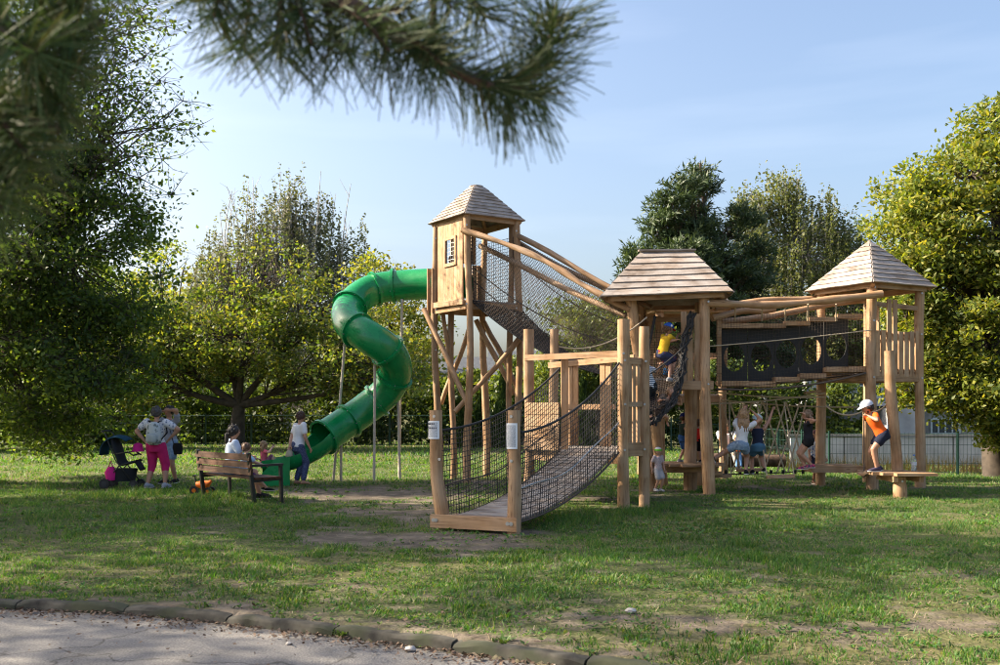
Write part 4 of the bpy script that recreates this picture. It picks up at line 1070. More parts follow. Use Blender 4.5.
wfo = wf.build('window', W, slide_tower)
bars = NB()
for i in range(1, 6): bars.rope([on_wall(wt0 + (wt1 - wt0) * i / 6, wz0), on_wall(wt0 + (wt1 - wt0) * i / 6, wz1)], .006)
for i in range(1, 6): bars.rope([on_wall(wt0, wz0 + (wz1 - wz0) * i / 6), on_wall(wt1, wz0 + (wz1 - wz0) * i / 6)], .006)
bars.build('window_grille', M['steel'], wfo)
plank('wall_rail', on_wall(.02, ZF - .02) + WN * .05, on_wall(1.28, ZF + .0) + WN * .05, .05, .12, WG, slide_tower)
# boards round the slide mouth on the back-left side, and the open side netting
BN = b_
for i in range(9):
    t = .1 + i * .135
    if .3 < t < 1.0: continue
    o = Lc + a_ * t + BN * .05
    plank('mouth_board', up(o, ZF - .1), up(o, ZF + 1.0), .028, .12, W, slide_tower, a_)
for i in range(4):
    o = Lc + a_ * (.2 + i * .27) + BN * .05
    plank('mouth_board', up(o, ZF + 1.02), up(o, 5.7), .028, .13, W, slide_tower, a_)
plank('mouth_board', up(Lc, ZF - .15) + Vector((-.17, .12, 0)), up(Lc, ZF + .85) + Vector((-.17, .12, 0)), .03, .11, WG, slide_tower, a_)
plank('mouth_board', up(Lc, ZF - .15) + Vector((-.06, .03, 0)), up(Lc, ZF + .85) + Vector((-.06, .03, 0)), .03, .11, WG, slide_tower, a_)
nt = NB(); nt.net(bilerp(up(Rc, ZF), up(Bc, ZF), up(Bc, ZF + 1.5), up(Rc, ZF + 1.5), 18, 20), .006)
nt.net(bilerp(up(Fc, ZF - .05) + Vector((.03, .0, 0)), up(Fc, ZF - .05) + Vector((.16, .2, 0)), up(Fc, 5.5) + Vector((.1, .25, 0)), up(Fc, 5.5) + Vector((.02, 0, 0)), 3, 22), .013)
nt.build('safety_net', M['rope_brown'], slide_tower, kind='stuff')

# ---------------------------------------------------------------- tube slide
slide = thing('tube_slide', 'glossy green tube slide winding down from the tallest tower', 'slide', (-3.8, 21, 0))
RS = .355
ctrl = [(Lc.lerp(Bc, .5).x + .15, Lc.lerp(Bc, .5).y - .2, 4.42)] + [tuple(P(*q)) for q in
        ((408, 285, 22.55), (372, 290, 22.5), (350, 307, 21.9), (350, 324, 21.2), (370, 338, 20.75), (389, 352, 20.9), (396, 371, 21.35), (386, 392, 21.6), (364, 410, 21.6), (344, 424, 21.35), (324, 437, 20.95))]
ctrl[0] = (ctrl[0][0], ctrl[0][1], 4.44)
path = spline(ctrl, 9)
def frames(pts):
    t0 = (pts[1] - pts[0]).normalized(); a = t0.cross(Vector((0, 0, 1))).normalized(); out = []
    for i in range(len(pts)):
        t = (pts[min(i + 1, len(pts) - 1)] - pts[max(0, i - 1)]).normalized()
        a = (a - t * a.dot(t)).normalized(); out.append((pts[i], t, a, t.cross(a)))
    return out
fr = frames(path); NS = 28
cuts = [0, 12, 17, 27, 40, 53, 66, 76, 88, len(path) - 1]
for c0, c1 in zip(cuts[:-1], cuts[1:]):
    mb = MB()
    mb.loft([(p, a * RS, b * RS) for p, t, a, b in fr[c0:c1 + 1]], NS, cap=False)
    n_ = len(mb.v)
    mb.loft([(p, -a * (RS - .018), b * (RS - .018)) for p, t, a, b in fr[c0:c1 + 1]], NS, cap=False)
    mb.build('slide_section', M['slide'], slide, smooth=True)
for c0 in cuts[1:]:
    p, t, a, b = fr[c0]; rg = []
    for k_ in range(NS + 1):
        an = 2 * pi * k_ / NS; rg.append(p + (a * cos(an) + b * sin(an)) * (RS + .012))
    mb = MB(); e = []
    for off_, rr in ((-.03, RS), (-.03, RS + .055), (.03, RS + .055), (.03, RS)): e.append((p + t * off_, a * rr, b * rr))
    mb.loft(e, NS, cap=False); mb.build('flange', M['slide'], slide, smooth=45)
    for k_ in range(0, NS, 4):
        an = 2 * pi * k_ / NS; q = p + (a * cos(an) + b * sin(an)) * (RS + .03)
        MB().tube([q - t * .045, q + t * .045], .013, 6).build('flange_bolt', M['steel'], slide)
# open chute at the foot
pe, te, _, _ = fr[-1]
ends = [pe, Vector(P(306, 449, 20.65)), Vector(P(286, 457, 20.45)), Vector(P(262, 460, 20.35))]
ch = spline(ends, 6); mb = MB(); rows = 13
ringsO, ringsI = [], []
for i, p in enumerate(ch):
    t = (ch[min(i + 1, len(ch) - 1)] - ch[max(0, i - 1)]).normalized(); s_ = t.cross(Vector((0, 0, 1))).normalized(); u_ = s_.cross(t).normalized()
    q = i / (len(ch) - 1)
    for lst, rr in ((ringsO, RS), (ringsI, RS - .022)):
        row = []
        for k_ in range(rows):
            an = pi + (-.32 * (1 - q) ** 2) + (pi + .64 * (1 - q) ** 2) * k_ / (rows - 1)
            row.append(p + s_ * cos(an) * rr + u_ * sin(an) * rr * (1 - .25 * q) + Vector((0, 0, .0)))
        lst.append(row)
for rs_, flip in ((ringsO, 0), (ringsI, 1)):
    base = len(mb.v)
    for row in rs_: mb.v += row
    for i in range(len(ch) - 1):
        for k_ in range(rows - 1):
            f_ = (base + i * rows + k_, base + i * rows + k_ + 1, base + (i + 1) * rows + k_ + 1, base + (i + 1) * rows + k_)
            mb.face(f_ if not flip else f_[::-1], ((0, 0),) * 4)
no_ = len(ch) * rows
for i in range(len(ch) - 1):
    for e_ in (0, rows - 1): mb.face((i * rows + e_, (i + 1) * rows + e_, no_ + (i + 1) * rows + e_, no_ + i * rows + e_), ((0, 0),) * 4)
for i in (0, len(ch) - 1):
    for k_ in range(rows - 1): mb.face((i * rows + k_, i * rows + k_ + 1, no_ + i * rows + k_ + 1, no_ + i * rows + k_), ((0, 0),) * 4)
mb.build('chute', M['slide'], slide, smooth=50)
# skirt panels that carry the chute to the ground
for sgn, nm in ((-1, 'skirt_panel'), (1, 'skirt_panel')):
    m2 = MB(); pts_ = ch[11:]
    for th_ in (0, .04):
        for i, p in enumerate(pts_):
            t = (ch[-1] - ch[11]).normalized(); s_ = t.cross(Vector((0, 0, 1))).normalized()
            e = p + s_ * sgn * (RS - .005 + th_) ; zt = p.z - .02 + (.03 if i < len(pts_) - 3 else -.08 * (i - len(pts_) + 4))
            m2.v += [Vector((e.x, e.y, -.05)), Vector((e.x, e.y, max(.2, zt)))]
    n_ = len(pts_)
    for i in range(n_ - 1):
        for b0_ in (0, 2 * n_): m2.face((b0_ + 2 * i, b0_ + 2 * i + 2, b0_ + 2 * i + 3, b0_ + 2 * i + 1), ((0, 0),) * 4)
        m2.face((2 * i + 1, 2 * i + 3, 2 * n_ + 2 * i + 3, 2 * n_ + 2 * i + 1), ((0, 0),) * 4)
    for i in (0, n_ - 1): m2.face((2 * i, 2 * i + 1, 2 * n_ + 2 * i + 1, 2 * n_ + 2 * i), ((0, 0),) * 4)
    m2.build(nm, M['slide'], slide, smooth=40)
for (tx, ty, d_, gx_) in ((402, 300, 22.5, 399), (375, 358, 21.0, 374), (346, 330, 21.3, 333), (398, 396, 21.6, 400), (341, 436, 21.3, 341)):
    top_ = P(tx, ty, d_); MB().tube([XD(gx_, d_ + .15, -.1), top_], .03, 10).build('support_pole', M['pole'], slide)
    MB().tube([top_ - Vector((0, 0, .06)), top_ + Vector((0, 0, .03))], .05, 10).build('pole_clamp', M['steel'], slide)

# ---------------------------------------------------------------- middle tower
MT = thing('middle_tower', 'timber tower with broad hipped board roof and leaning front post', 'play tower', (3.3, 19.2, 0))
mFL0, mFL1 = XD(652, 18.95, -.2), P(630, 292, 18.55)
mFR0, mFR1 = XD(709.5, 18.3, -.2), P(704, 290, 18.45)
mBL0, mBL1 = XD(664, 20.2, -.2), XD(640, 20.2, 3.75)
mBR0, mBR1 = XD(699, 20.3, -.2), XD(700, 20.3, 3.8)
for a, b in ((mFL0, mFL1), (mFR0, mFR1), (mBL0, mBL1), (mBR0, mBR1)): post(MT, a, b, .115, .1, .04)
# hipped roof
e_fl, e_fr, e_bl, e_br = P(601, 296, 18.15), P(733, 291.5, 18.1), XD(612, 20.6, 3.72), XD(721, 20.6, 3.78)
r_l, r_r = P(641, 252, 19.35), P(693, 251.5, 19.35)
roof_face(MT, e_fl, e_fr, r_l, r_r, 7, M['shingle'], .011, .028, .045, .03)
roof_face(MT, e_br, e_bl, r_r, r_l, 7, M['shingle'])
roof_face(MT, e_fr, e_br, r_r, r_r + Vector((0, .03, 0)), 7, M['shingle'])
roof_face(MT, e_bl, e_fl, r_l + Vector((0, .03, 0)), r_l, 7, M['shingle'])
for a, b in ((e_fl, e_fr), (e_fr, e_br), (e_br, e_bl), (e_bl, e_fl)):
    c_ = (e_fl + e_br) / 2
    plank('eave_beam', a.lerp(c_, .14) - Vector((0, 0, .05)), b.lerp(c_, .14) - Vector((0, 0, .04)), .07, .085, W, MT)
for a, b in ((e_fl, r_l), (e_fr, r_r), (e_bl, r_l), (e_br, r_r)): MB().log(a.lerp(b, .08) - Vector((0, 0, .06)), b - Vector((0, 0, .1)), .05, .045, .01, 7).build('rafter', W, MT, smooth=50)
plank('ridge_cap', r_l + Vector((-.05, 0, .03)), r_r + Vector((.05, 0, .03)), .14, .03, M['shingle'], MT)
# deck
ZM = 2.14
for i in range(9):
    x_ = 2.72 + i * .148
    plank('deck_plank', (x_, 18.45, ZM), (x_, 20.3, ZM), .135, .04, M['deck'], MT)
for y_ in (18.45, 19.35, 20.25): plank('floor_beam', (2.6, y_, ZM - .1), (4.05, y_, ZM - .1), .08, .15, W, MT)
plank('front_board', XD(680, 18.33, 2.03), XD(713, 18.33, 2.03), .04, .17, W, MT)
# balustrade boards right of the opening
for x_ in (684, 690, 697.5, 703.5): plank('baluster', XD(x_, 18.42, 2.1), XD(x_ - .3, 18.42, 3.42 + random.uniform(-.05, .03)), .03, .105, W, MT, (1, 0, 0))
for x_ in (651, 658): plank('baluster', XD(x_, 20.05, 2.1), XD(x_, 20.05, 3.5), .03, .12, W, MT, (1, 0, 0))
for x_ in (690, 697): plank('baluster', XD(x_, 20.1, 2.1), XD(x_, 20.1, 3.5), .03, .12, W, MT, (1, 0, 0))
plank('top_rail', XD(648, 20.0, 3.42), XD(703, 20.0, 3.42), .05, .1, W, MT)
plank('top_rail', XD(683, 18.47, 2.45), XD(707, 18.47, 2.45), .04, .09, W, MT)

# ---------------------------------------------------------------- sloping net bridge
NBR = thing('net_bridge', 'sloping rope net tunnel slung under long logs from the tallest tower', 'net bridge', (1.2, 20, 2))
nA = spline([P(462, 230, 20.75), P(500, 242, 20.3), P(535, 256, 19.8), P(562, 271, 19.4), P(585, 286, 19.1), P(630, 310, 18.5)], 5)
MB().tube(nA, [.062 + .012 * sin(i * .9) for i in range(len(nA))], 10).build('rail_log', WG, NBR, smooth=50)
logs = (((518, 236, 21.5), (652, 308, 20.0)), ((516, 241, 22.1), (640, 309, 20.3)), ((480, 246, 22.3), (626, 316, 19.0)))
for a, b in logs: MB().log(P(*a), P(*b), .062, .055, .05, 10, 9).build('rail_log', WG, NBR, smooth=50)
n0, n1 = up(Fc, ZF) + Vector((.1, .05, 0)), Vector((2.62, 18.7, ZM)); f0, f1 = up(Rc, ZF) + Vector((0, .15, 0)), Vector((2.9, 19.9, ZM))
SAG = .35
floor_g = bilerp(n0, n1, f1, f0, 64, 15, SAG)
nt = NB(); nt.net(floor_g, .017, 1, 1)
nt.build('floor_net', M['rope_dark'], NBR, kind='stuff')
def wall_net(e0, e1, t0, t1, nu, nv, sag, r):
    g = bilerp(e0, e1, t1, t0, nu, nv)
    u = np.linspace(0, 1, nu + 1)[:, None]; v = np.linspace(0, 1, nv + 1)[None, :]
    g[..., 2] -= sag * 4 * u * (1 - u) * (1 - v); return g
nt = NB()
def diag(nt, g, r):
    nu, nv = g.shape[0], g.shape[1]
    for s_ in range(-nv, nu):
        a_ = [(s_ + j, j) for j in range(nv) if 0 <= s_ + j < nu]
        if len(a_) > 1: nt.rope(np.array([g[i, j] for i, j in a_]), r)
        b_2 = [(s_ + nv - 1 - j, j) for j in range(nv) if 0 <= s_ + nv - 1 - j < nu]
        if len(b_2) > 1: nt.rope(np.array([g[i, j] for i, j in b_2]), r)
diag(nt, wall_net(f0, f1, P(517, 240, 21.8), P(646, 309, 20.1), 52, 20, SAG, 0), .0062)
diag(nt, wall_net(n0, n1, P(470, 236, 20.8), P(628, 312, 18.6), 52, 18, SAG, 0), .0048)
nt.build('side_net', M['rope_brown'], NBR, kind='stuff')
for a, b in ((P(474, 268, 20.9), P(620, 345, 18.8)), (P(474, 281, 20.9), P(615, 360, 18.8)), (P(520, 262, 21.9), P(640, 330, 20)), (n0, n1), (f0, f1)):
    MB().tube(hang(a, b, .25 if a is not n0 and a is not f0 else SAG, 16), .012, 6).build('rope', M['rope_dark'], NBR, smooth=True)

# ---------------------------------------------------------------- entry ramp with net sides
rb0, rb1 = Vector((-.787, 12.96, 0)), Vector((.18, 12.54, 0))          # front posts
rt0, rt1 = Vector((.98, 15.96, 0)), Vector((1.90, 15.50, 0))           # top end
ramp_ = thing('ramp_bridge', 'plank suspension ramp with black net sides and notices on its two entry posts', 'play ramp', (.3, 13.5, 0))
def ramp_z(t): return .13 + .02 * t + .76 * t * t
def ramp_p(t, s_):
    a = rb0.lerp(rt0, t); b = rb1.lerp(rt1, t); p = a.lerp(b, s_); return Vector((p.x, p.y, ramp_z(t)))
NP = 36
for i in range(NP):
    t = (i + .5) / NP
    plank('deck_plank', ramp_p(t, .05), ramp_p(t, .95), .074, .034, M['deck'], ramp_, (ramp_p(t + .02, .5) - ramp_p(t - .02, .5)).cross(Vector((-1, .4, 0))), .008)
bd = (rb1 - rb0).normalized(); fwd = Vector((bd.y, -bd.x, 0)) ; fwd = fwd if fwd.y < 0 else -fwd     # towards the camera
post(ramp_, rb0 + Vector((.05, 0, -.2)), rb0 + Vector((-.07, 0, 1.57)), .098, .085, .05)
post(ramp_, rb1 + Vector((0, 0, -.2)), rb1 + Vector((0.0, 0, 1.57)), .092, .085, .012)
plank('front_beam', rb0 + bd * -.09 + fwd * .11 + Vector((0, 0, .105)), rb1 + bd * .09 + fwd * .11 + Vector((0, 0, .105)), .06, .17, W, ramp_)
plank('side_beam', ramp_p(.0, .0) + Vector((0, 0, -.05)), ramp_p(.12, 0) + Vector((0, 0, -.05)), .07, .12, WG, ramp_)
plank('threshold', rb0 + bd * .1 + fwd * .05 + Vector((0, 0, .17)), rb1 - bd * .1 + fwd * .05 + Vector((0, 0, .17)), .12, .035, WG, ramp_)
for q in (rb0 + bd * -.04, rb0 + bd * .0, rb1 + bd * -.03, rb1 + bd * .02):
    bolt(ramp_, q + fwd * .14 + Vector((0, 0, .12)), fwd, .026)
for b0_, x_ in ((rb0, .02), (rb1, 0)):
    for z_ in (1.49, .92): bolt(ramp_, b0_ + fwd * .085 + Vector((x_ if z_ < 1 else -.05 if b0_ is rb0 else 0, 0, z_)), fwd, .02)
for s_, ph_ in ((0, 0), (1, 1)):
    top0, top1 = (rb0 + Vector((-.05, 0, 1.30)), rt0 + Vector((0, 0, 2.25))) if s_ == 0 else (rb1 + Vector((.08, .03, 1.28)), rt1 + Vector((0, 0, 2.32)))
    nu, nv = 54, 17; g = np.zeros((nu + 1, nv + 1, 3))
    for i in range(nu + 1):
        t = i / nu; lo = ramp_p(t, s_); hi = top0.lerp(top1, t) - Vector((0, 0, .22 * 4 * t * (1 - t)))
        for j in range(nv + 1): g[i, j] = lo.lerp(hi, j / nv)
    nt = NB(); nt.net(g, .0058)
    nt.build('side_net', M['rope_dark'], ramp_, kind='stuff')
    MB().tube([g[i, nv] for i in range(nu + 1)], .017, 6).build('hand_rope', M['rope_dark'], ramp_, smooth=True)
    MB().tube([g[i, 6] + np.array([0, 0, .03 * sin(i * .2)]) for i in range(nu + 1)], .011, 6).build('hand_rope', M['steel'] if s_ else M['rope_brown'], ramp_, smooth=True)
    MB().tube([g[i, 0] - np.array([0, 0, .02]) for i in range(nu + 1)], .013, 6).build('edge_rope', M['rope_brown'], ramp_, smooth=True)
    for i in range(3, nu, 4): MB().tube([g[i, 0], g[i, 6]], .008, 5).build('hanger', M['rope_dark'], ramp_)
# notices
def paper_material():
    m, n, l, b = new_mat('printed_notice')
    uv = n.new('ShaderNodeUVMap'); sp = n.new('ShaderNodeSeparateXYZ'); l.new(uv.outputs['UV'], sp.inputs['Vector'])
    def math_(op, a, b_=None):
        q = n.new('ShaderNodeMath'); q.operation = op
        if isinstance(a, (int, float)): q.inputs[0].default_value = a
        else: l.new(a, q.inputs[0])
        if b_ is not None:
            if isinstance(b_, (int, float)): q.inputs[1].default_value = b_
            else: l.new(b_, q.inputs[1])
        return q.outputs[0]
    y = sp.outputs['Y']; x = sp.outputs['X']
    row = math_('MULTIPLY', y, 26.0); fr_ = math_('FRACT', row); line = math_('LESS_THAN', fr_, .5)
    cx = n.new('ShaderNodeCombineXYZ'); l.new(math_('MULTIPLY', x, 60.0), cx.inputs['X']); l.new(math_('FLOOR', row), cx.inputs['Y'])
    no = n.new('ShaderNodeTexNoise'); no.inputs['Scale'].default_value = 1.0; l.new(cx.outputs[0], no.inputs['Vector'])
    word = math_('GREATER_THAN', no.outputs['Fac'], .44)
    inx = math_('MULTIPLY', math_('GREATER_THAN', x, .12), math_('LESS_THAN', x, .88))
    iny = math_('MULTIPLY', math_('GREATER_THAN', y, .08), math_('LESS_THAN', y, .93))
    ink = math_('MULTIPLY', math_('MULTIPLY', line, word), math_('MULTIPLY', inx, iny))
    mx = n.new('ShaderNodeMix'); mx.data_type = 'RGBA'; mx.inputs['A'].default_value = (.78, .80, .84, 1); mx.inputs['B'].default_value = (.07, .075, .1, 1)
    l.new(ink, mx.inputs['Factor']); l.new(mx.outputs['Result'], b.inputs['Base Color']); b.inputs['Roughness'].default_value = .35
    return m
M['paper'] = paper_material()
M['ink'] = plain('print_ink', (.04, .045, .06), .6)
def notice(c, w, h, R, label):
    """sheet wrapped round the post"""
    mb = MB(); n = 8
    for i in range(n + 1):
        an = (i / n - .5) * (w / R); s_ = bd * sin(an) + fwd * cos(an)
        for z_ in (-h / 2, h / 2): mb.v.append(Vector(c) + s_ * R + Vector((0, 0, z_)))
    for i in range(n): mb.face((2 * i, 2 * i + 2, 2 * i + 3, 2 * i + 1), ((i / n, 0), ((i + 1) / n, 0), ((i + 1) / n, 1), (i / n, 1)))
    return mb.build('notice_sheet', M['paper'], ramp_, smooth=True, label=label)
n1_ = notice(rb0 + Vector((-.065, 0, 1.31)), .185, .24, .105, 'square white printed notice with bold heading')
n2_ = notice(rb1 + Vector((0, 0, 1.24)), .17, .33, .102, 'tall white printed notice')
for z_, w_ in ((1.39, .07), (1.335, .11)):     # bold heading lines of the first notice
    k0 = 0
    for k_ in range(5 if w_ > .1 else 4):
        an = (-.06 + k_ * .026) / .105; s_ = bd * sin(an) + fwd * cos(an)
        plank('heading_mark', rb0 + Vector((-.065, 0, z_)) + s_ * .1065 - bd * .009, rb0 + Vector((-.065, 0, z_)) + s_ * .1065 + bd * .009, .001, .02, M['ink'], n1_)

# ---------------------------------------------------------------- landing platform at the top of the ramp
LP = thing('landing_platform', 'raised timber landing with round corner posts at the top of the ramp', 'play platform', (1.6, 16.9, 0))
lA, lB, lC, lD, lE = Vector((1.98, 15.58, 0)), Vector((2.36, 15.9, 0)), Vector((1.0, 17.9, 0)), Vector((.50, 16.95, 0)), Vector((2.75, 18.2, 0))
post(LP, up(lA, -.2), up(lA, 3.02), .1, .095, .012); post(LP, up(lB, -.2), up(lB, 2.93), .095, .09, .012)
post(LP, up(lC, -.2), up(lC, 3.05), .09, .08, .04); post(LP, up(lD, -.2), up(lD, 2.97), .098, .092, .02)
ZL = .88
dn = Vector((.68, .73, 0))
for i in range(15):     # deck boards run along A-D
    o = i * .145
    a = lA.lerp(lB, min(1, o / .5)) if o < .5 else lB.lerp(lE, (o - .5) / 1.9); b = lD.lerp(lC, min(1, o / 1.1)) if o < 1.1 else lC.lerp(lE, min(.9, (o - 1.1) / 1.3))
    if (a - b).length > .2: plank('deck_plank', up(a, ZL), up(b, ZL), .135, .04, M['deck'], LP)
plank('edge_beam', up(lA, ZL - .1) , up(lD, ZL - .1), .07, .16, W, LP)
plank('edge_beam', up(lB, ZL - .1), up(lE, ZL - .1), .07, .16, W, LP)
plank('edge_beam', up(lD, ZL - .1), up(lC, ZL - .1), .07, .16, W, LP)
# rails and slats on the approach side
od = Vector((-.68, -.73, 0))
plank('top_rail', up(lA, 2.47) + od * .06, up(lD, 2.47) + od * .09, .04, .1, W, LP)
plank('top_rail', up(lA, 2.42) + dn * .3 , up(lD, 2.36) + dn * .55, .04, .1, W, LP)
sp_ = lA.lerp(lD, .60)
plank('mullion_post', up(sp_, -.1) + od * .0, up(sp_, 2.42), .12, .12, W, LP, (1, 0, 0))
for t_ in (.68, .735): plank('slat', up(lA.lerp(lD, t_), .95) + dn * .5, up(lA.lerp(lD, t_), 2.36) + dn * .5, .03, .1, W, LP, lD - lA)
for t_ in (.30, .36): plank('slat', up(lA.lerp(lD, t_), .95) + dn * .42, up(lA.lerp(lD, t_), 2.36) + dn * .42, .03, .1, W, LP, lD - lA)
plank('mid_rail', up(lA.lerp(lD, .25), 1.62) + dn * .45, up(lA.lerp(lD, .8), 1.62) + dn * .5, .04, .09, W, LP)
for i in range(4): plank('barrier_board', up(lA.lerp(lD, .62), .98 + i * .205) + od * .1, up(lD, .98 + i * .205) + od * .1, .035, .195, WG, LP)
# slatted end between the two near posts
plank('top_rail', up(lA, 2.36) - Vector((.02, 0, 0)), up(lB, 2.36), .05, .11, W, LP)
plank('mid_rail', up(lA, 1.66) + Vector((0, -.03, 0)), up(lB, 1.66) + Vector((0, -.03, 0)), .05, .08, W, LP)
plank('foot_board', up(lA, .93) + Vector((0, -.03, 0)), up(lB, .93) + Vector((0, -.03, 0)), .05, .22, W, LP)
for t_ in (.3, .5, .7): plank('slat', up(lA.lerp(lB, t_), .92), up(lA.lerp(lB, t_), 2.32), .025, .075, W, LP, lB - lA)
for i in range(6): plank('slat', up(lB.lerp(lE, .2 + i * .13), .92), up(lB.lerp(lE, .2 + i * .13), 1.9), .025, .09, W, LP, lE - lB)
MB().tube(hang(up(lC, 2.75), up(lE, 3.3), .25), .014, 6).build('rope', M['rope_light'], LP, smooth=True)

# ---------------------------------------------------------------- climbing net between landing and middle tower
CN = thing('climbing_net', 'dark rope climbing net hanging in a fold from the middle tower opening', 'climbing net', (3, 17.9, 1.5))
e_top, e_low = P(693, 312, 18.25), P(650, 425, 17.6)
edge = spline([e_top, P(684, 345, 18.2), P(682, 372, 18.0), P(672, 402, 17.8), P(652, 424, 17.6)], 8)
inn = spline([P(684, 330, 18.9), P(664, 360, 19.0), P(655, 375, 18.8), P(650, 388, 18.5), P(648, 398, 18.2)], 8)
out_ = [p.lerp(q, .0) for p, q in zip(edge, inn)]
g = np.array([[tuple(p.lerp(q, j / 15) - Vector((0, 0, .18 * sin(pi * j / 15)))) for j in range(16)] for p, q in zip(edge, inn)])
nt = NB(); nt.net(g, .008)
g2 = bilerp(P(648, 378, 18.5), P(672, 375, 18.6), P(676, 400, 17.9), P(648, 412, 17.5), 16, 16)
nt.net(g2, .009)
g3 = bilerp(P(650, 330, 19.6), P(682, 330, 19.6), P(682, 385, 19.4), P(650, 385, 19.4), 14, 22); nt.net(g3, .005)
nt.build('net', M['rope_brown'], CN, kind='stuff')
e2 = np.array([tuple(p) for p in edge])
nt = NB()
for k_ in range(7): nt.rope(e2 + RNG.normal(0, .02, e2.shape) + np.array([.05 * (k_ - 3) / 3, 0, 0]), .02, 5)
nt.build('net_edge', M['rope_dark'], CN, smooth=True, kind='stuff')
MB().tube(hang(P(628, 385, 16.1), P(692, 338, 18.3), .1), .013, 6).build('hand_rope', M['rope_dark'], CN, smooth=True)
MB().tube(hang(P(645, 365, 18.4), P(655, 316, 18.6), .02), .03, 6).build('hand_rope', M['rope_dark'], CN, smooth=True)

# ---------------------------------------------------------------- back tower
BT = thing('back_tower', 'smaller timber tower whose roof peeks out behind the middle tower', 'play tower', (4.35, 22.7, 0))
bc = Vector((4.25, 22.8, 0)); bco = square_corners(bc, 1.5, radians(8))
for c_ in bco: post(BT, up(c_, -.2), up(c_, 3.9), .1, .09, .03)
pyramid_roof(BT, bc, 2.1, radians(8), 3.86, 4.75, 8, M['shingle'], .12)
for i in range(10): plank('deck_plank', up(bco[0].lerp(bco[1], (i + .5) / 10), 1.9), up(bco[3].lerp(bco[2], (i + .5) / 10), 1.9), .14, .04, M['deck'], BT)
for a, b in ((0, 1), (1, 2), (2, 3), (3, 0)):
    plank('floor_beam', up(bco[a], 1.8), up(bco[b], 1.8), .07, .15, W, BT)
    plank('top_rail', up(bco[a], 2.8), up(bco[b], 2.8), .05, .1, W, BT)
for i in range(9): plank('slat', up(bco[2].lerp(bco[3], (i + .5) / 9), 1.9), up(bco[2].lerp(bco[3], (i + .5) / 9), 2.8), .03, .1, W, BT, (1, 0, 0))

# ---------------------------------------------------------------- round standing platform
RP = thing('standing_platform', 'low timber platform round a thick post under the middle tower', 'play platform', XD(690.5, 19.1, 0))
rc = XD(690.5, 19.1, 0)
post(RP, up(rc, -.2), up(rc, 2.06), .125, .12, .015)
def hex_deck(root, c, r, z, n, ang=0, sq=1.0):
    for i in range(n):
        t = -1 + (2 * i + 1) / n; half = min(1, (1 - abs(t)) * 1.25 + .42) * r
        d_ = Vector((cos(ang), sin(ang), 0)); q = Vector((-sin(ang), cos(ang), 0)) * sq
        if abs(t) < .16:
            for s_ in (-1, 1): plank('deck_plank', c + q * (t * r) + d_ * s_ * .14 + Vector((0, 0, z)), c + q * (t * r) + d_ * s_ * half + Vector((0, 0, z)), 2 * r / n * .94, .045, W, root)
        else: plank('deck_plank', c + q * (t * r) - d_ * half + Vector((0, 0, z)), c + q * (t * r) + d_ * half + Vector((0, 0, z)), 2 * r / n * .94, .045, W, root)
    for s_ in (-.5, .5):
        plank('bearer', c + Vector((-r * .8, s_ * r * .5, z - .1)), c + Vector((r * .8, s_ * r * .5, z - .1)), .07, .12, W, root)
hex_deck(RP, rc, .62, .5, 8, .12)

# ---------------------------------------------------------------- right tower
RT = thing('right_tower', 'timber lookout tower with four sided pointed roof and slatted balustrade', 'play tower', (7.11, 19.8, 0))
rth = radians(27); rcn = Vector((7.56, 19.88, 0)); q4 = square_corners(rcn, 1.34, rth)
rF, rR, rB, rL = q4
pyramid_roof(RT, rcn, 1.78, rth, 4.03, 4.99, 9, M['shingle'], .07)
for c_ in q4: post(RT, up(c_, -.25), up(c_, 4.06), .112 if c_ is rF else .1, .095 if c_ is rF else .088, .03)
ZR = 2.3
ra, rbv = (rR - rF).normalized(), (rL - rF).normalized()
for i in range(9): plank('deck_plank', up(rF + ra * (.07 + i * .135), ZR), up(rL + ra * (.07 + i * .135), ZR), .125, .04, M['deck'], RT)
for a, b in ((rF, rR), (rR, rB), (rB, rL), (rL, rF)): plank('floor_beam', up(a, ZR - .1), up(b, ZR - .1), .07, .15, W, RT)
def balustrade(root, a, b, z0, z1, n, inset, tall=(), skip=()):
    d_ = (b - a)
    plank('top_rail', up(a, z1 - .04) + inset, up(b, z1 - .04) + inset, .045, .085, W, root)
    plank('bottom_rail', up(a, z0 + .08) + inset, up(b, z0 + .08) + inset, .045, .085, W, root)
    for i in range(n):
        if i in skip: continue
        p = a.lerp(b, (i + .7) / (n + .4)) - inset * .8
        plank('slat', up(p, z0 - .08), up(p, z1 + (.62 if i in tall else random.uniform(-.01, .03))), .024, d_.length / n * .72, W, root, d_)
cin = (rcn - rF).normalized() * .02
balustrade(RT, rF, rR, ZR, 3.12, 8, Vector((-.02, .03, 0)), tall=(2, 3))
balustrade(RT, rR, rB, ZR, 3.12, 9, Vector((-.03, -.02, 0)), tall=(7,))
plank('upper_rail', up(rF, 3.64), up(rR, 3.6), .05, .09, W, RT)
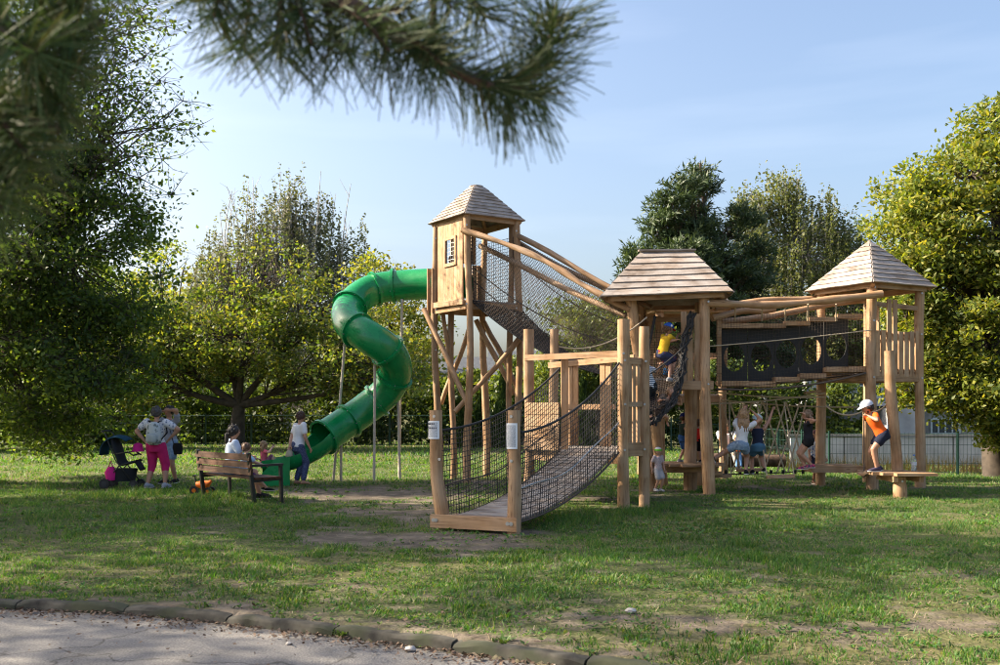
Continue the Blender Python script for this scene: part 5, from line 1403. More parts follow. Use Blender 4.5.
# ---------------------------------------------------------------- tunnel bridge with round-holed panels
TB = thing('tunnel_bridge', 'log and net bridge lined with black panels with round holes', 'play bridge', (5.5, 19, 2.2))
tA = spline([P(706, 303, 18.4), P(735, 304, 18.5), P(770, 305, 18.6), P(810, 302, 18.7), P(845, 298, 18.7), P(882, 294, 18.75)], 5)
MB().tube(tA, [.072 + .01 * sin(i * .8) for i in range(len(tA))], 10).build('rail_log', W, TB, smooth=50)
for a, b in (((715, 308, 20.2), (830, 296, 20.3)), ((722, 322, 19.6), (868, 300, 19.9)), ((712, 318, 18.9), (775, 309, 19.2))): MB().log(P(*a), P(*b), .07, .062, .05, 10, 9).build('rail_log', W, TB, smooth=50)
def holed_panel(root, c, w, h, rx, rz, yaw, tilt=0):
    """rubber sheet with a round hole"""
    r_ = Vector((cos(yaw), sin(yaw), 0)); u_ = Vector((0, 0, 1)); nr = r_.cross(u_); n = 32; mb = MB()
    outer = []
    for i in range(n):
        an = 2 * pi * i / n + pi / 4; cx_, sx_ = cos(an), sin(an); k_ = 1 / max(abs(cx_), abs(sx_))
        outer.append((cx_ * k_ * w / 2, sx_ * k_ * h / 2 + (-.0)))
    hz = -.06 * h
    for th_ in (-.014, .014):
        for (x_, z_) in outer: mb.v.append(c + r_ * x_ + u_ * z_ + nr * th_)
        for i in range(n):
            an = 2 * pi * i / n + pi / 4; mb.v.append(c + r_ * cos(an) * rx + u_ * (sin(an) * rz + hz) + nr * th_)
    for i in range(n):
        j = (i + 1) % n
        mb.face((i, j, n + j, n + i), ((0, 0),) * 4); mb.face((2 * n + i, 3 * n + i, 3 * n + j, 2 * n + j), ((0, 0),) * 4)
        mb.face((n + i, n + j, 3 * n + j, 3 * n + i), ((0, 0),) * 4); mb.face((i, 2 * n + i, 2 * n + j, j), ((0, 0),) * 4)
    mb.build('holed_panel', M['rubber'], root, smooth=40)
TBY = 19.05
for k_, (x0, x1, y0, y1) in enumerate(((721, 747.4, 328, 381), (748, 774, 327.5, 381), (774.5, 798.5, 324, 378), (799, 823, 321, 374), (823.5, 848, 318, 369))):
    d_ = TBY + k_ * .05; a, b = P(x0, y0, d_), P(x1, y1, d_)
    holed_panel(TB, (a + b) / 2, (b.x - a.x), (a.z - b.z), .205, .272, .03)
for k_, (x0, x1, y_) in enumerate(((720, 747, 384), (746, 774, 384.5), (773, 798, 380), (798, 824, 376.5), (824, 846, 370), (845, 866, 370))):
    d_ = 18.92 + k_ * .05; plank('floor_board', P(x0, y_, d_), P(x1, y_, d_), .9 if k_ > 5 else .30, .10, W, TB, (0, 0.05, 1))
    plank('floor_board', P(x0, y_ - 1.5, d_ + .75), P(x1, y_ - 1.5, d_ + .75), .9, .06, W, TB)
for k_, (x0, x1, y_) in enumerate(((720, 762, 326), (749, 785, 326), (784, 809, 323.5), (808, 836, 319.5), (836, 861, 316.5))):
    d_ = 18.94 + k_ * .05; plank('head_board', P(x0, y_, d_), P(x1, y_, d_), .16, .085, W, TB)
    plank('head_board', P(x0, y_ + 1, d_ + .9), P(x1, y_ + 1, d_ + .9), .16, .085, W, TB)
plank('end_post', P(719, 320, 18.9), P(719, 386, 18.9), .08, .08, W, TB, (1, 0, 0))
nt = NB(); g = np.zeros((51, 23, 3))
for i in range(51):
    x_ = 716 + 150 * i / 50; q = i / 50; yt = 318 - 12 * q; yb = 390 - 17 * q - 4 * sin(pi * q) * -1
    for j in range(23): g[i, j] = P(x_, yt + (yb - yt) * j / 22, 18.72 + .22 * q)
nt.net(g, .0024)
g2 = g.copy(); g2[..., 1] += 1.2; g2[..., 0] *= 1.05; nt.net(g2, .003)
nt.net(bilerp(g[0, 22], g[50, 22], g2[50, 22], g2[0, 22], 50, 12), .005)
nt.build('side_net', M['net_tunnel'], TB, kind='stuff')
MB().tube(hang(P(700, 347, 18.6), P(872, 330, 18.9), .02, 18), .012, 6).build('hand_rope', M['rope_light'], TB, smooth=True)
MB().tube(hang(P(716, 389, 18.72), P(866, 373, 18.9), .12, 18), .022, 6).build('edge_rope', M['rope_brown'], TB, smooth=True)
for x_ in (735, 762, 785, 808, 836): MB().tube([P(x_, 304, 18.6), P(x_, 321, 18.9)], .014, 6).build('hanger', M['rope_light'], TB)

# ---------------------------------------------------------------- low rope course
RC = thing('rope_course', 'hanging rope and plank course strung under the holed tunnel bridge', 'rope course', (5.2, 19.2, 0))
top1, top2 = hang(P(700, 390, 19.2), P(825, 397, 19.6), .06, 20), hang(P(700, 404, 19.3), P(825, 393, 19.6), .05, 20)
top3 = hang(P(720, 400, 20.2), P(870, 407, 20.0), .05, 20)
for tp in (top1, top2, top3): MB().tube(tp, .017, 6).build('rope', M['rope_light'], RC, smooth=True)
plank('spreader', P(805, 393, 19.5), P(820, 391, 19.6), .1, .05, W, RC)
def rope_(a, b, r=.012, m='rope_light'): MB().tube([a, b], r, 6).build('rope', M[m], RC)
for k_, (x0, x1, y_, d_, nm) in enumerate(((715, 731, 476.5, 19.0, 0), (737, 763, 470.5, 19.8, 0), (767, 794, 477, 18.6, 0), (706, 722, 474, 18.9, 0))):
    a, b = P(x0, y_, d_), P(x1, y_ - 1, d_); plank('foot_plank', a, b, .15, .06, W, RC)
    for q in (a, b): rope_(q, Vector((q.x + random.uniform(-.06, .06), 19.3, 1.72)))
for k_, (xa, xb) in enumerate(((722, 741), (742, 722), (744, 762), (762, 745), (763, 785), (786, 764), (776, 797), (800, 777), (786, 806), (806, 788), (730, 752), (752, 732))):
    rope_(P(xa, 402, 19.9), P(xb, 472, 19.9), .016)
for x_ in (726, 740, 757, 771, 783, 795, 803):
    MB().tube([P(x_, 470, 19.9), P(x_, 474, 19.9)], .03, 6).build('clamp', M['rubber'], RC)
MB().tube(hang(P(720, 474, 19.9), P(815, 470, 19.9), .03), .013, 6).build('rope', M['rope_brown'], RC, smooth=True)
# landing round the far post, with the narrow plank bridge to the right platform
LB = thing('post_landing', 'small plank landing round the tower post at the end of the rope course', 'play platform', XD(823, 19.7, 0))
lc = XD(826, 19.55, 0)
for i, t_ in enumerate((-.36, -.21, .2, .35)): plank('deck_plank', lc + Vector((-.42, t_, .43)), lc + Vector((.62, t_, .43)), .14, .05, W, LB)
for s_ in (-.3, .3): plank('bearer', lc + Vector((s_, -.42, .36)), lc + Vector((s_, .42, .36)), .08, .09, W, LB)
plank('front_board', lc + Vector((-.45, -.48, .40)), lc + Vector((.64, -.48, .40)), .04, .13, W, LB)
SB = thing('swing_bridge', 'narrow rope bridge of loose boards leading to the low end platform', 'play bridge', (6.7, 18.6, .3))
sa, sb = lc + Vector((.5, -.5, .38)), XD(868, 17.9, .43)
for i in range(7):
    p = sa.lerp(sb, (i + .5) / 7) - Vector((0, 0, .06 * sin(pi * (i + .5) / 7)))
    plank('tread', p + Vector((-.12, -.28, 0)), p + Vector((.12, .28, 0)), .1, .04, W, SB, (0, 0, 1), .06)
for o in (Vector((-.1, -.22, -.03)), Vector((.1, .22, -.03))): MB().tube(hang(sa + o, sb + o, .06), .016, 6).build('rope', M['rope_brown'], SB, smooth=True)
MB().tube(hang(P(826, 406, 19.4), P(868, 408, 18.8), .16), .016, 6).build('hand_rope', M['rope_light'], SB, smooth=True)
MB().tube(hang(P(872, 412, 18.7), P(890, 401, 17.8), .05), .014, 6).build('hand_rope', M['rope_light'], SB, smooth=True)
MB().tube([P(864, 408, 18.8), P(864, 476, 18.3)], .012, 6).build('hand_rope', M['rope_brown'], SB)
# low end platform with its leaning post
EP = thing('end_platform', 'low plank platform with a leaning round post in front of the lookout tower', 'play platform', XD(900, 17.4, 0))
ec = XD(898, 17.55, 0)
post(EP, XD(900, 17.3, -.2), XD(900, 17.3, .37), .115, .11, .005)
for i, (t_, h0, h1) in enumerate(((-.42, -.22, .5), (-.25, -.4, .52), (-.08, -.52, .54), (.09, -.5, .52), (.26, -.34, .46), (.42, -.2, .34))):
    plank('deck_plank', ec + Vector((h0, t_, .425)), ec + Vector((h1, t_, .425)), .16, .05, W, EP)
for s_ in (-.2, .25): plank('bearer', ec + Vector((s_, -.4, .34)), ec + Vector((s_, .4, .34)), .08, .1, W, EP)
post(EP, XD(897.5, 17.75, .45), P(889, 351, 17.9), .105, .088, .02)

# bolt heads on the posts where rails and logs are fixed
for root, p, zs in ((LP, lA, (2.47, 2.36, 1.66, .93)), (LP, lB, (2.36, 1.66, .93)), (LP, lD, (2.47, 1.4)), (MT, Vector((3.9, 18.36, 0)), (3.6, 2.05, 1.2)), (RT, rF, (3.95, 3.3, 2.2, .5)), (RT, rR, (3.9, 3.08, 2.2)), (RP, rc, (1.9, .42)), (EP, XD(900, 17.3, 0), (.3,)), (slide_tower, Fc, (5.5, 3.82, 2.4, 1.2)), (slide_tower, Lc, (5.4, 3.8, 2.9)), (slide_tower, Rc, (5.5, 3.8, 3.4))):
    for z_ in zs: bolt(root, Vector((p.x + random.uniform(-.015, .015), p.y - .1, z_)), (0, -1, 0), .02)

# ================================================================ PEOPLE
SKIN = {k: plain('skin_' + k, c, .5, vary=.06, scale=12) for k, c in (('fair', (.52, .30, .21)), ('tan', (.40, .21, .135)))}
CL = {}
def cloth(name, col, vary=.12):
    if name not in CL: CL[name] = plain(name + '_cloth', col, .85, vary=vary, scale=9, bump=.15, spec=.2)
    return CL[name]
def hairm(name, col):
    if name not in CL: CL[name] = plain(name + '_hair', col, .55, vary=.35, scale=30)
    return CL[name]
def patterned(name, a, b, scale=14, thr=.56, stripes=None):
    m, n, l, bs = new_mat(name + '_cloth')
    tc = n.new('ShaderNodeTexCoord')
    if stripes:
        w = n.new('ShaderNodeTexWave'); w.bands_direction = 'Z'; w.inputs['Scale'].default_value = stripes; l.new(tc.outputs['Object'], w.inputs['Vector']); f = w.outputs['Fac']
    else:
        w = n.new('ShaderNodeTexNoise'); w.inputs['Scale'].default_value = scale; l.new(tc.outputs['Object'], w.inputs['Vector']); f = w.outputs['Fac']
    r = ramp(n, [(thr - .04, a), (thr + .04, b)]); l.new(f, r.inputs['Fac']); l.new(r.outputs['Color'], bs.inputs['Base Color']); bs.inputs['Roughness'].default_value = .85
    return m
FINISH = []
def two_bone(a, c, l1, l2, pole):
    d = c - a; L = d.length
    if L > (l1 + l2) * .995: c = a + d * ((l1 + l2) * .995 / L); d = c - a; L = d.length
    if L < abs(l1 - l2) + .02: L = abs(l1 - l2) + .02
    t = d.normalized(); x = (l1 * l1 - l2 * l2 + L * L) / (2 * L); h = math.sqrt(max(0, l1 * l1 - x * x))
    p = pole - t * pole.dot(t)
    p = p.normalized() if p.length > 1e-4 else Vector((0, 1, 0))
    return a + t * x + p * h, c
def person(label, H, yaw, pelvis, lean, feet, hands, wear, head_dir=None, child=True, hair=None, hat=None, shoes=None, skin='fair', knee_pole=None, elbow_pole=None, group=None, build_=1.0, hair_len=0, tail=False):
    """a posed figure. yaw: direction faced (0 = away from the camera, +90 deg = towards the picture's right); world coordinates.
    wear: list of (name, kind, material, extra)  kind: top / bottom"""
    fwd_ = Vector((sin(yaw), cos(yaw), 0)); rgt = Vector((cos(yaw), -sin(yaw), 0)); U = Vector((0, 0, 1))
    pelvis = Vector(pelvis); sp = Vector(lean).normalized()
    k = H; hf = .160 if child else .132; k2 = build_
    tor = .285 * k
    neck_b = pelvis + sp * tor; chest = pelvis + sp * tor * .72; waist = pelvis + sp * tor * .36
    hd = Vector(head_dir).normalized() if head_dir else fwd_
    head_c = neck_b + (sp * .55 + U * .45).normalized() * (.035 * k + hf * k * .5) + hd * .012 * k
    fa = (fwd_ - sp * fwd_.dot(sp)).normalized(); ra = sp.cross(fa); ra = ra if ra.dot(rgt) > 0 else -ra
    sw, hw = (.105 if child else .112) * k * k2, .052 * k * k2
    shL, shR = chest + sp * .06 * k - ra * sw, chest + sp * .06 * k + ra * sw
    hpL, hpR = pelvis - ra * hw - sp * .01 * k, pelvis + ra * hw - sp * .01 * k
    th_, sh_, ua, fo = .245 * k, .245 * k, .165 * k, .15 * k
    kp = [Vector(q) for q in knee_pole] if knee_pole else [fwd_, fwd_]
    ep = [Vector(q) for q in elbow_pole] if elbow_pole else [-fwd_ * .6 - U * .6 - ra * .5, -fwd_ * .6 - U * .6 + ra * .5]
    fL, fR = Vector(feet[0]) + U * .045 * k, Vector(feet[1]) + U * .045 * k
    knL, fL = two_bone(hpL, fL, th_, sh_, kp[0]); knR, fR = two_bone(hpR, fR, th_, sh_, kp[1])
    elL, hL = two_bone(shL, Vector(hands[0]), ua, fo, ep[0]); elR, hR = two_bone(shR, Vector(hands[1]), ua, fo, ep[1])
    base = Vector((pelvis.x, pelvis.y, min(fL.z, fR.z) - .05 * k))
    T = thing('person', label, 'person', base, group)
    def cyl(mb, a, b, r0, r1, n=10, mid=None, m=5):
        t = (b - a).normalized(); ref = fa if abs(t.dot(fa)) < .9 else ra
        x = t.cross(ref).normalized(); y = t.cross(x); rg = []
        for i in range(m):
            q = i / (m - 1); r = (r0 + (r1 - r0) * q) * (1 + (mid or 0) * sin(pi * q))
            rg.append((a.lerp(b, q), x * r, y * r))
        mb.loft(rg, n)
        mb.ball(a, r0, 8, 6); mb.ball(b, r1, 8, 6)
    def trunk(mb, g, z0=-.35, z1=1.0, gadd=0):
        prof = [(-.32, .070, .060), (-.12, .088, .070), (.08, .086, .067), (.36, .072, .056), (.62, .086, .062), (.84, .093, .058), (.95, .070, .048), (1.02, .04, .04)]
        if child: prof = [(a, b * .93, c * 1.02) for a, b, c in prof]
        rg = []
        for a, b, c in prof:
            if z0 <= a <= z1: rg.append((pelvis + sp * tor * a, ra * ((b * k2 * g + gadd) * k), fa * ((c * k2 * g + gadd) * k)))
        mb.loft(rg, 16)
    b_m = MB(); trunk(b_m, 1)
    b_m.ball(pelvis - fa * .018 * k, (.08 * k * k2, .07 * k * k2, .07 * k), 12, 8, (ra, fa, sp))
    for hp, kn, ft in ((hpL, knL, fL), (hpR, knR, fR)):
        cyl(b_m, hp, kn, .058 * k * k2, .037 * k * k2, mid=.06); cyl(b_m, kn, ft, .036 * k * k2, .022 * k, mid=.16)
    for sh, el, hn in ((shL, elL, hL), (shR, elR, hR)):
        b_m.ball(sh, .040 * k * k2, 8, 6); cyl(b_m, sh, el, .034 * k * k2, .025 * k * k2); cyl(b_m, el, hn, .026 * k * k2, .018 * k, mid=.06)
    cyl(b_m, neck_b - sp * .03 * k, head_c - U * .02 * k, .030 * k * (1.1 if not child else .95), .030 * k)
    hr = hf * k * .5
    hs = hd.cross(U).normalized() if abs(hd.z) < .95 else ra; hu = hs.cross(hd).normalized()
    hu = hu if hu.z > -.2 else -hu
    b_m.ball(head_c, (hr * .80, hr * .92, hr), 14, 10, (hs, hd, hu))
    b_m.ball(head_c + hd * hr * .32 - hu * hr * .52, (hr * .52, hr * .5, hr * .44), 10, 8, (hs, hd, hu))        # jaw
    b_m.ball(head_c + hd * hr * .93 - hu * hr * .12, (hr * .13, hr * .17, hr * .2), 8, 6, (hs, hd, hu))           # nose
    for s_ in (-1, 1): b_m.ball(head_c + hs * s_ * hr * .82 - hu * hr * .05 - hd * hr * .05, (hr * .1, hr * .2, hr * .27), 8, 6, (hs, hd, hu))
    # feet
    for ft, kn in ((fL, knL), (fR, knR)):
        fd = (fwd_ if (ft - kn).normalized().z < -.5 else (fwd_ - U * .6)).normalized()
        b_m.loft([(ft - fd * .03 * k - U * .02 * k, rgt * .02 * k, U * .02 * k), (ft + fd * .03 * k - U * .02 * k, rgt * .026 * k, U * .02 * k), (ft + fd * .085 * k - U * .03 * k, rgt * .027 * k, U * .013 * k), (ft + fd * .11 * k - U * .033 * k, rgt * .016 * k, U * .009 * k)], 10)
    # palms here, fingers joined after the surface is closed
    fin = MB()
    for sh, el, hn, sg in ((shL, elL, hL, -1), (shR, elR, hR, 1)):
        t = (hn - el).normalized(); side = t.cross(U); side = side.normalized() if side.length > .1 else ra; nb3 = side.cross(t)
        pl_ = .045 * k
        b_m.loft([(hn - t * .01 * k, side * .02 * k, nb3 * .013 * k), (hn + t * pl_ * .6, side * .025 * k, nb3 * .012 * k), (hn + t * pl_, side * .024 * k, nb3 * .010 * k)], 10)
        for q, (o, ln) in enumerate(((-.018, .034), (-.006, .040), (.006, .038), (.018, .030))):
            p0 = hn + t * pl_ * .9 + side * o * k; p1 = p0 + t * ln * k * .55 - nb3 * .004 * k; p2 = p1 + (t * .6 - nb3 * .6).normalized() * ln * k * .5
            fin.tube([p0, p1, p2], [.0062 * k, .0056 * k, .0042 * k], 6)
        p0 = hn + t * .012 * k + side * .02 * k * sg; p1 = p0 + (t * .7 + side * .7 * sg).normalized() * .026 * k; p2 = p1 + t * .02 * k
        fin.tube([p0, p1, p2], [.0075 * k, .0066 * k, .005 * k], 6)
    sm = SKIN[skin]
    body = b_m.build('body', sm, T, smooth=True); FINISH.append((body, .0145 * k, fin, 2))
    # eyes, brows and mouth
    ey = MB()
    for s_ in (-1, 1):
        ey.ball(head_c + hd * hr * .83 + hs * s_ * hr * .32 + hu * hr * .06, (hr * .10, hr * .06, hr * .055), 8, 6, (hs, hd, hu))
        ey.ball(head_c + hd * hr * .84 + hs * s_ * hr * .32 + hu * hr * .25, (hr * .16, hr * .05, hr * .03), 8, 5, (hs, hd, hu))
    ey.build('eyes', cloth('eye', (.03, .02, .015)), body, smooth=True)
    MB().ball(head_c + hd * hr * .80 - hu * hr * .52, (hr * .22, hr * .06, hr * .05), 8, 5, (hs, hd, hu)).build('mouth', cloth('lip', (.38, .13, .11)), body, smooth=True)
    # clothes
    for (nm, kind_, mat, ex) in wear:
        mb = MB(); g = ex.get('g', 1.1); add = .006 / k
        if kind_ == 'top':
            trunk(mb, g, ex.get('z0', -.13), ex.get('z1', .96), add)
            sl = ex.get('sleeve', .6)
            if sl:
                for sh, el, hn in ((shL, elL, hL), (shR, elR, hR)):
                    mb.ball(sh, .046 * k * k2, 8, 6)
                    if sl <= 1: cyl(mb, sh, sh.lerp(el, sl), .042 * k * k2, .041 * k * k2)
                    else: cyl(mb, sh, el, .042 * k * k2, .034 * k * k2); cyl(mb, el, el.lerp(hn, sl - 1), .034 * k * k2, .028 * k)
        else:
            trunk(mb, g, -.33, ex.get('z1', .25), add); ln = ex.get('len', .5); lo = ex.get('loose', 1.25)
            mb.ball(pelvis - fa * .018 * k, (.088 * k * k2, .079 * k * k2, .075 * k), 12, 8, (ra, fa, sp))
            for hp, kn, ft in ((hpL, knL, fL), (hpR, knR, fR)):
                if ln <= 1: cyl(mb, hp, hp.lerp(kn, ln), .063 * k * k2, (.063 - .02 * ln) * k * k2 * lo)
                else: cyl(mb, hp, kn, .063 * k * k2, .042 * k * k2 * lo); cyl(mb, kn, kn.lerp(ft, ln - 1), .042 * k * k2 * lo, .033 * k * k2 * lo)
        o = mb.build(nm, mat, T, smooth=True); FINISH.append((o, .0145 * k, None, 2))
    if shoes:
        for ft, kn in ((fL, knL), (fR, knR)):
            fd = (fwd_ if (ft - kn).normalized().z < -.5 else (fwd_ - U * .6)).normalized()
            mb = MB(); o = ft - U * .018 * k
            mb.loft([(o - fd * .045 * k, rgt * .022 * k, U * .018 * k), (o - fd * .02 * k + U * .008 * k, rgt * .031 * k, U * .034 * k), (o + fd * .04 * k - U * .002 * k, rgt * .034 * k, U * .028 * k), (o + fd * .095 * k - U * .01 * k, rgt * .034 * k, U * .019 * k), (o + fd * .125 * k - U * .014 * k, rgt * .018 * k, U * .012 * k)], 12)
            sh_o = mb.build('shoe', shoes, T, smooth=True)
            MB().loft([(o - fd * .048 * k - U * .02 * k, rgt * .024 * k, U * .008 * k), (o + fd * .04 * k - U * .024 * k, rgt * .037 * k, U * .008 * k), (o + fd * .1 * k - U * .024 * k, rgt * .036 * k, U * .008 * k), (o + fd * .128 * k - U * .022 * k, rgt * .018 * k, U * .006 * k)], 10).build('sole', cloth('sole', (.6, .58, .55)), sh_o, smooth=True)
    if hair is not None:
        mb = MB(); hq = .9 if hat else 1.0; mb.ball(head_c - hd * hr * .14 + hu * hr * .12 * hq, (hr * .93 * hq, hr * .98 * hq, hr * 1.0 * hq * hq), 14, 10, (hs, hd, hu))
        mb.ball(head_c - hd * hr * .35 - hu * hr * .3, (hr * .78, hr * .66, hr * .6), 12, 8, (hs, hd, hu))
        # locks make an uneven surface
        for q in range(26):
            v = Vector((random.uniform(-1, 1), random.uniform(-1, .25), random.uniform(-.5, -.1 if hat else 1))).normalized()
            p = head_c + hs * v.x * hr * .9 + hd * (v.y * hr * .98 - hr * .12) + hu * (v.z * hr + hr * .08)
            mb.ball(p, (hr * .17, hr * .17, hr * .27), 6, 5, (hs, hd, hu))
        if hair_len:
            for q in range(11):
                x = -1 + q / 5; p0 = head_c - hd * hr * .5 + hs * x * hr * .7 + hu * hr * .1
                p1 = head_c - hd * hr * (.95 - .3 * abs(x)) + hs * x * hr * .8 - U * hair_len * k * .5; p2 = p1 - U * hair_len * k * .5 + hd * random.uniform(-.02, .02) * k
                mb.tube([p0, p1, p2], [hr * .25, hr * .22, hr * .06], 6)
        if tail:
            p0 = head_c - hd * hr * .7 + hu * hr * .0; p1 = p0 - hd * hr * .42 - U * hr * .5; p2 = p1 - U * hr * 1.0 - hd * hr * .05; p3 = p2 - U * hr * .9 + hd * hr * .1
            mb.tube([p0, p1, p2, p3], [hr * .28, hr * .36, hr * .3, hr * .1], 8)
        mb.build('hair', hair, T, smooth=True)
    if hat:
        kind_, mat, m2 = hat
        mb = MB(); rg = []; hc = head_c + hu * hr * .16 - hd * hr * .06
        for q in range(7):
            an = q / 6 * pi / 2; rg.append((hc + hu * sin(an) * hr * 1.0, hs * max(.02, cos(an)) * hr * .98, hd * max(.02, cos(an)) * hr * 1.08))
        mb.loft(rg, 16); ho = mb.build('cap', mat, T, smooth=60)
        if kind_ in ('cap', 'capback'):
            f_ = hd if kind_ == 'cap' else -hd; br = MB()
            br.loft([(hc + f_ * hr * .75 + hu * .02 * hr, hs * hr * .78, hu * hr * .05), (hc + f_ * hr * 1.25 - hu * hr * .06, hs * hr * .66, hu * hr * .04), (hc + f_ * hr * 1.62 - hu * hr * .16, hs * hr * .3, hu * hr * .03)], 12)
            br.build('brim', m2 or mat, ho, smooth=60)
        if kind_ == 'helmet':
            br = MB(); br.loft([(hc - hu * hr * .12, hs * hr * 1.02, hd * hr * 1.14), (hc + hu * hr * .22, hs * hr * 1.06, hd * hr * 1.17), (hc + hu * hr * .34, hs * hr * 1.0, hd * hr * 1.1)], 16); br.build('helmet_band', m2, ho, smooth=60)
            for q in (-.4, 0, .4): MB().board(hc + hs * q * hr + hd * -.55 * hr + hu * hr * .93, hc + hs * q * hr + hd * .55 * hr + hu * hr * .93, hr * .14, hr * .08, hu).build('vent', cloth('vent', (.02, .02, .02)), ho)
    return dict(T=T, head=head_c, neck=neck_b, chest=chest, waist=waist, sp=sp, fa=fa, ra=ra, hL=hL, hR=hR, shL=shL, shR=shR, elL=elL, elR=elR, k=k, hr=hr, hd=hd, hs=hs, hu=hu, pelvis=pelvis)
def stand(x, gy, H, d=None, z=0.0):
    """pelvis and feet helper: point on the ground below pixel column x"""
    d = d or CAM_H * F_PX / (gy - HZ); return XD(x, d, z)
DEG = radians
white = cloth('white', (.66, .66, .68)); navy = cloth('navy', (.02, .025, .05)); denim = patterned('denim', (.16, .24, .36), (.24, .33, .45), 20, .5)
black = cloth('black', (.012, .012, .013)); brown_h = hairm('brown', (.10, .05, .025)); dark_h = hairm('dark', (.016, .011, .009)); fair_h = hairm('fair', (.30, .18, .09)); grey_shoe = cloth('grey_shoe', (.30, .31, .34))

# --- the woman with the backpack
b = stand(156, 488, 1.68); H = 1.66
pw_ = person('woman in pink capri trousers with a grey backpack and hands on hips', H, DEG(12), b + Vector((0, 0, .87)), (.02, -.01, 1), (b + Vector((-.17, 0, 0)), b + Vector((.17, .03, 0))),
    (b + Vector((-.24, .02, .95)), b + Vector((.27, .04, 1.0))), [('shirt', 'top', patterned('floral_shirt', (.62, .62, .65), (.14, .17, .26), 26, .6), {'sleeve': .55, 'g': 1.14}), ('trousers', 'bottom', cloth('pink', (.48, .02, .13)), {'len': 1.32, 'loose': 1.12})],
    child=False, hair=hairm('short_grey', (.05, .045, .045)), shoes=grey_shoe, skin='tan', build_=1.14, elbow_pole=(Vector((-1, .1, .1)), Vector((1, .1, .1))))
def backpack(pp, col, col2):
    c = pp['chest'] - pp['fa'] * (.135 * pp['k'] / 1.6 + .06) - pp['sp'] * .10 + pp['ra'] * .07
    t = thing('backpack', 'pale grey backpack worn over the floral shirt of the woman in pink trousers', 'backpack', c - pp['sp'] * .22)
    mb = MB(); rg = []
    for z_, w_, d_ in ((-.24, .09, .05), (-.2, .15, .085), (-.05, .165, .10), (.1, .15, .09), (.19, .11, .07), (.22, .05, .03)): rg.append((c + pp['sp'] * z_, pp['ra'] * w_, pp['fa'] * d_))
    bb = mb.loft(rg, 14).build('bag_body', col, t, smooth=60)
    MB().loft([(c - pp['fa'] * .09 + pp['sp'] * z_, pp['ra'] * w_, pp['fa'] * d_) for z_, w_, d_ in ((-.2, .08, .02), (-.16, .12, .045), (-.05, .12, .045), (-.01, .08, .02))], 12).build('front_pocket', col2, t, smooth=60)
    for s_ in (-1, 1): MB().tube([pp['neck'] + pp['ra'] * s_ * .11 + pp['fa'] * .06, pp['neck'] + pp['ra'] * s_ * .12 - pp['fa'] * .07, c + pp['ra'] * s_ * .08 + pp['sp'] * .2], .02, 6, sq=.5).build('strap', black, t, smooth=True)
    for s_ in (-1, 1): MB().tube([c + pp['ra'] * s_ * .1 - pp['sp'] * .2, pp['chest'] + pp['ra'] * s_ * .24 - pp['sp'] * .1, pp['shL'] if s_ < 0 else pp['shR']], .014, 6).build('strap', black, t, smooth=True)
backpack(pw_, patterned('backpack', (.40, .44, .45), (.12, .15, .15), 9, .58), cloth('backpack_grey', (.30, .34, .35)))
# --- the woman facing her
b = stand(170, 485, 1.66, 20.7)
p2_ = person('woman in denim shorts raising an arm to her face opposite the pink trousers', 1.68, DEG(200), b + Vector((0, 0, .89)), (-.02, 0, 1), (b + Vector((.12, 0, 0)), b + Vector((-.1, 0, 0))),
    (b + Vector((-.02, -.12, 1.55)), b + Vector((-.1, -.25, 1.1))), [('shirt', 'top', cloth('grey_top', (.28, .29, .33)), {'sleeve': .5}), ('shorts', 'bottom', denim, {'len': .75})], child=False, hair=dark_h, shoes=black, skin='tan', elbow_pole=(Vector((1, -.2, -.35)), Vector((-1, 0, -1))))
hb = thing('handbag', 'small dark handbag hanging at the hip of the woman in denim shorts', 'bag', b + Vector((.2, -.1, .62)))
MB().loft([(b + Vector((.2, -.12, .62)), Vector((.10, 0, 0)), Vector((0, .05, 0))), (b + Vector((.2, -.12, .78)), Vector((.11, 0, 0)), Vector((0, .06, 0))), (b + Vector((.2, -.12, .86)), Vector((.09, 0, 0)), Vector((0, .04, 0)))], 12).build('bag_body', black, hb, smooth=50)
MB().tube([b + Vector((.12, -.12, .84)), b + Vector((.0, -.13, 1.3)), b + Vector((.28, -.1, .84))], .01, 6).build('strap', black, hb)

# --- bench and the people on it
bl, br_ = Vector((-5.35, 17.35, 0)), Vector((-4.06, 15.98, 0))
ax = (br_ - bl).normalized(); fz = Vector((-ax.y, ax.x, 0)); fz = fz if fz.y > 0 else -fz
bench = thing('park_bench', 'brown slatted park bench with black steel frame and armrest', 'bench', (bl + br_) / 2)
def bp(s_, f_, z_): return bl + ax * s_ + fz * f_ + Vector((0, 0, z_))
BL = (br_ - bl).length
for s_ in (.06, BL - .03):
    MB().board(bp(s_, .05, -.02), bp(s_, -.07, .86), .05, .06, fz).build('back_leg', M['black_metal'], bench)
    MB().board(bp(s_, .55, -.02), bp(s_, .53, .63 if s_ > .5 else .42), .05, .05, fz).build('front_leg', M['black_metal'], bench)
    MB().board(bp(s_, .02, .39), bp(s_, .55, .41), .05, .04).build('seat_bracket', M['black_metal'], bench)
MB().board(bp(BL - .03, -.07, .645), bp(BL - .03, .57, .65), .06, .04).build('armrest', M['black_metal'], bench)
for i, z_ in enumerate((.545, .665, .785)): plank('back_slat', bp(.0, -.02 - .13 * (z_ - .4), z_), bp(BL + .03, -.02 - .13 * (z_ - .4), z_), .035, .105, M['bench_wood'], bench, (fz * .13 + Vector((0, 0, 1))))
for i in range(4): plank('seat_slat', bp(0, .08 + i * .125, .435), bp(BL + .03, .08 + i * .125, .435), .11, .035, M['bench_wood'], bench)
yb = math.atan2(fz.x, fz.y)
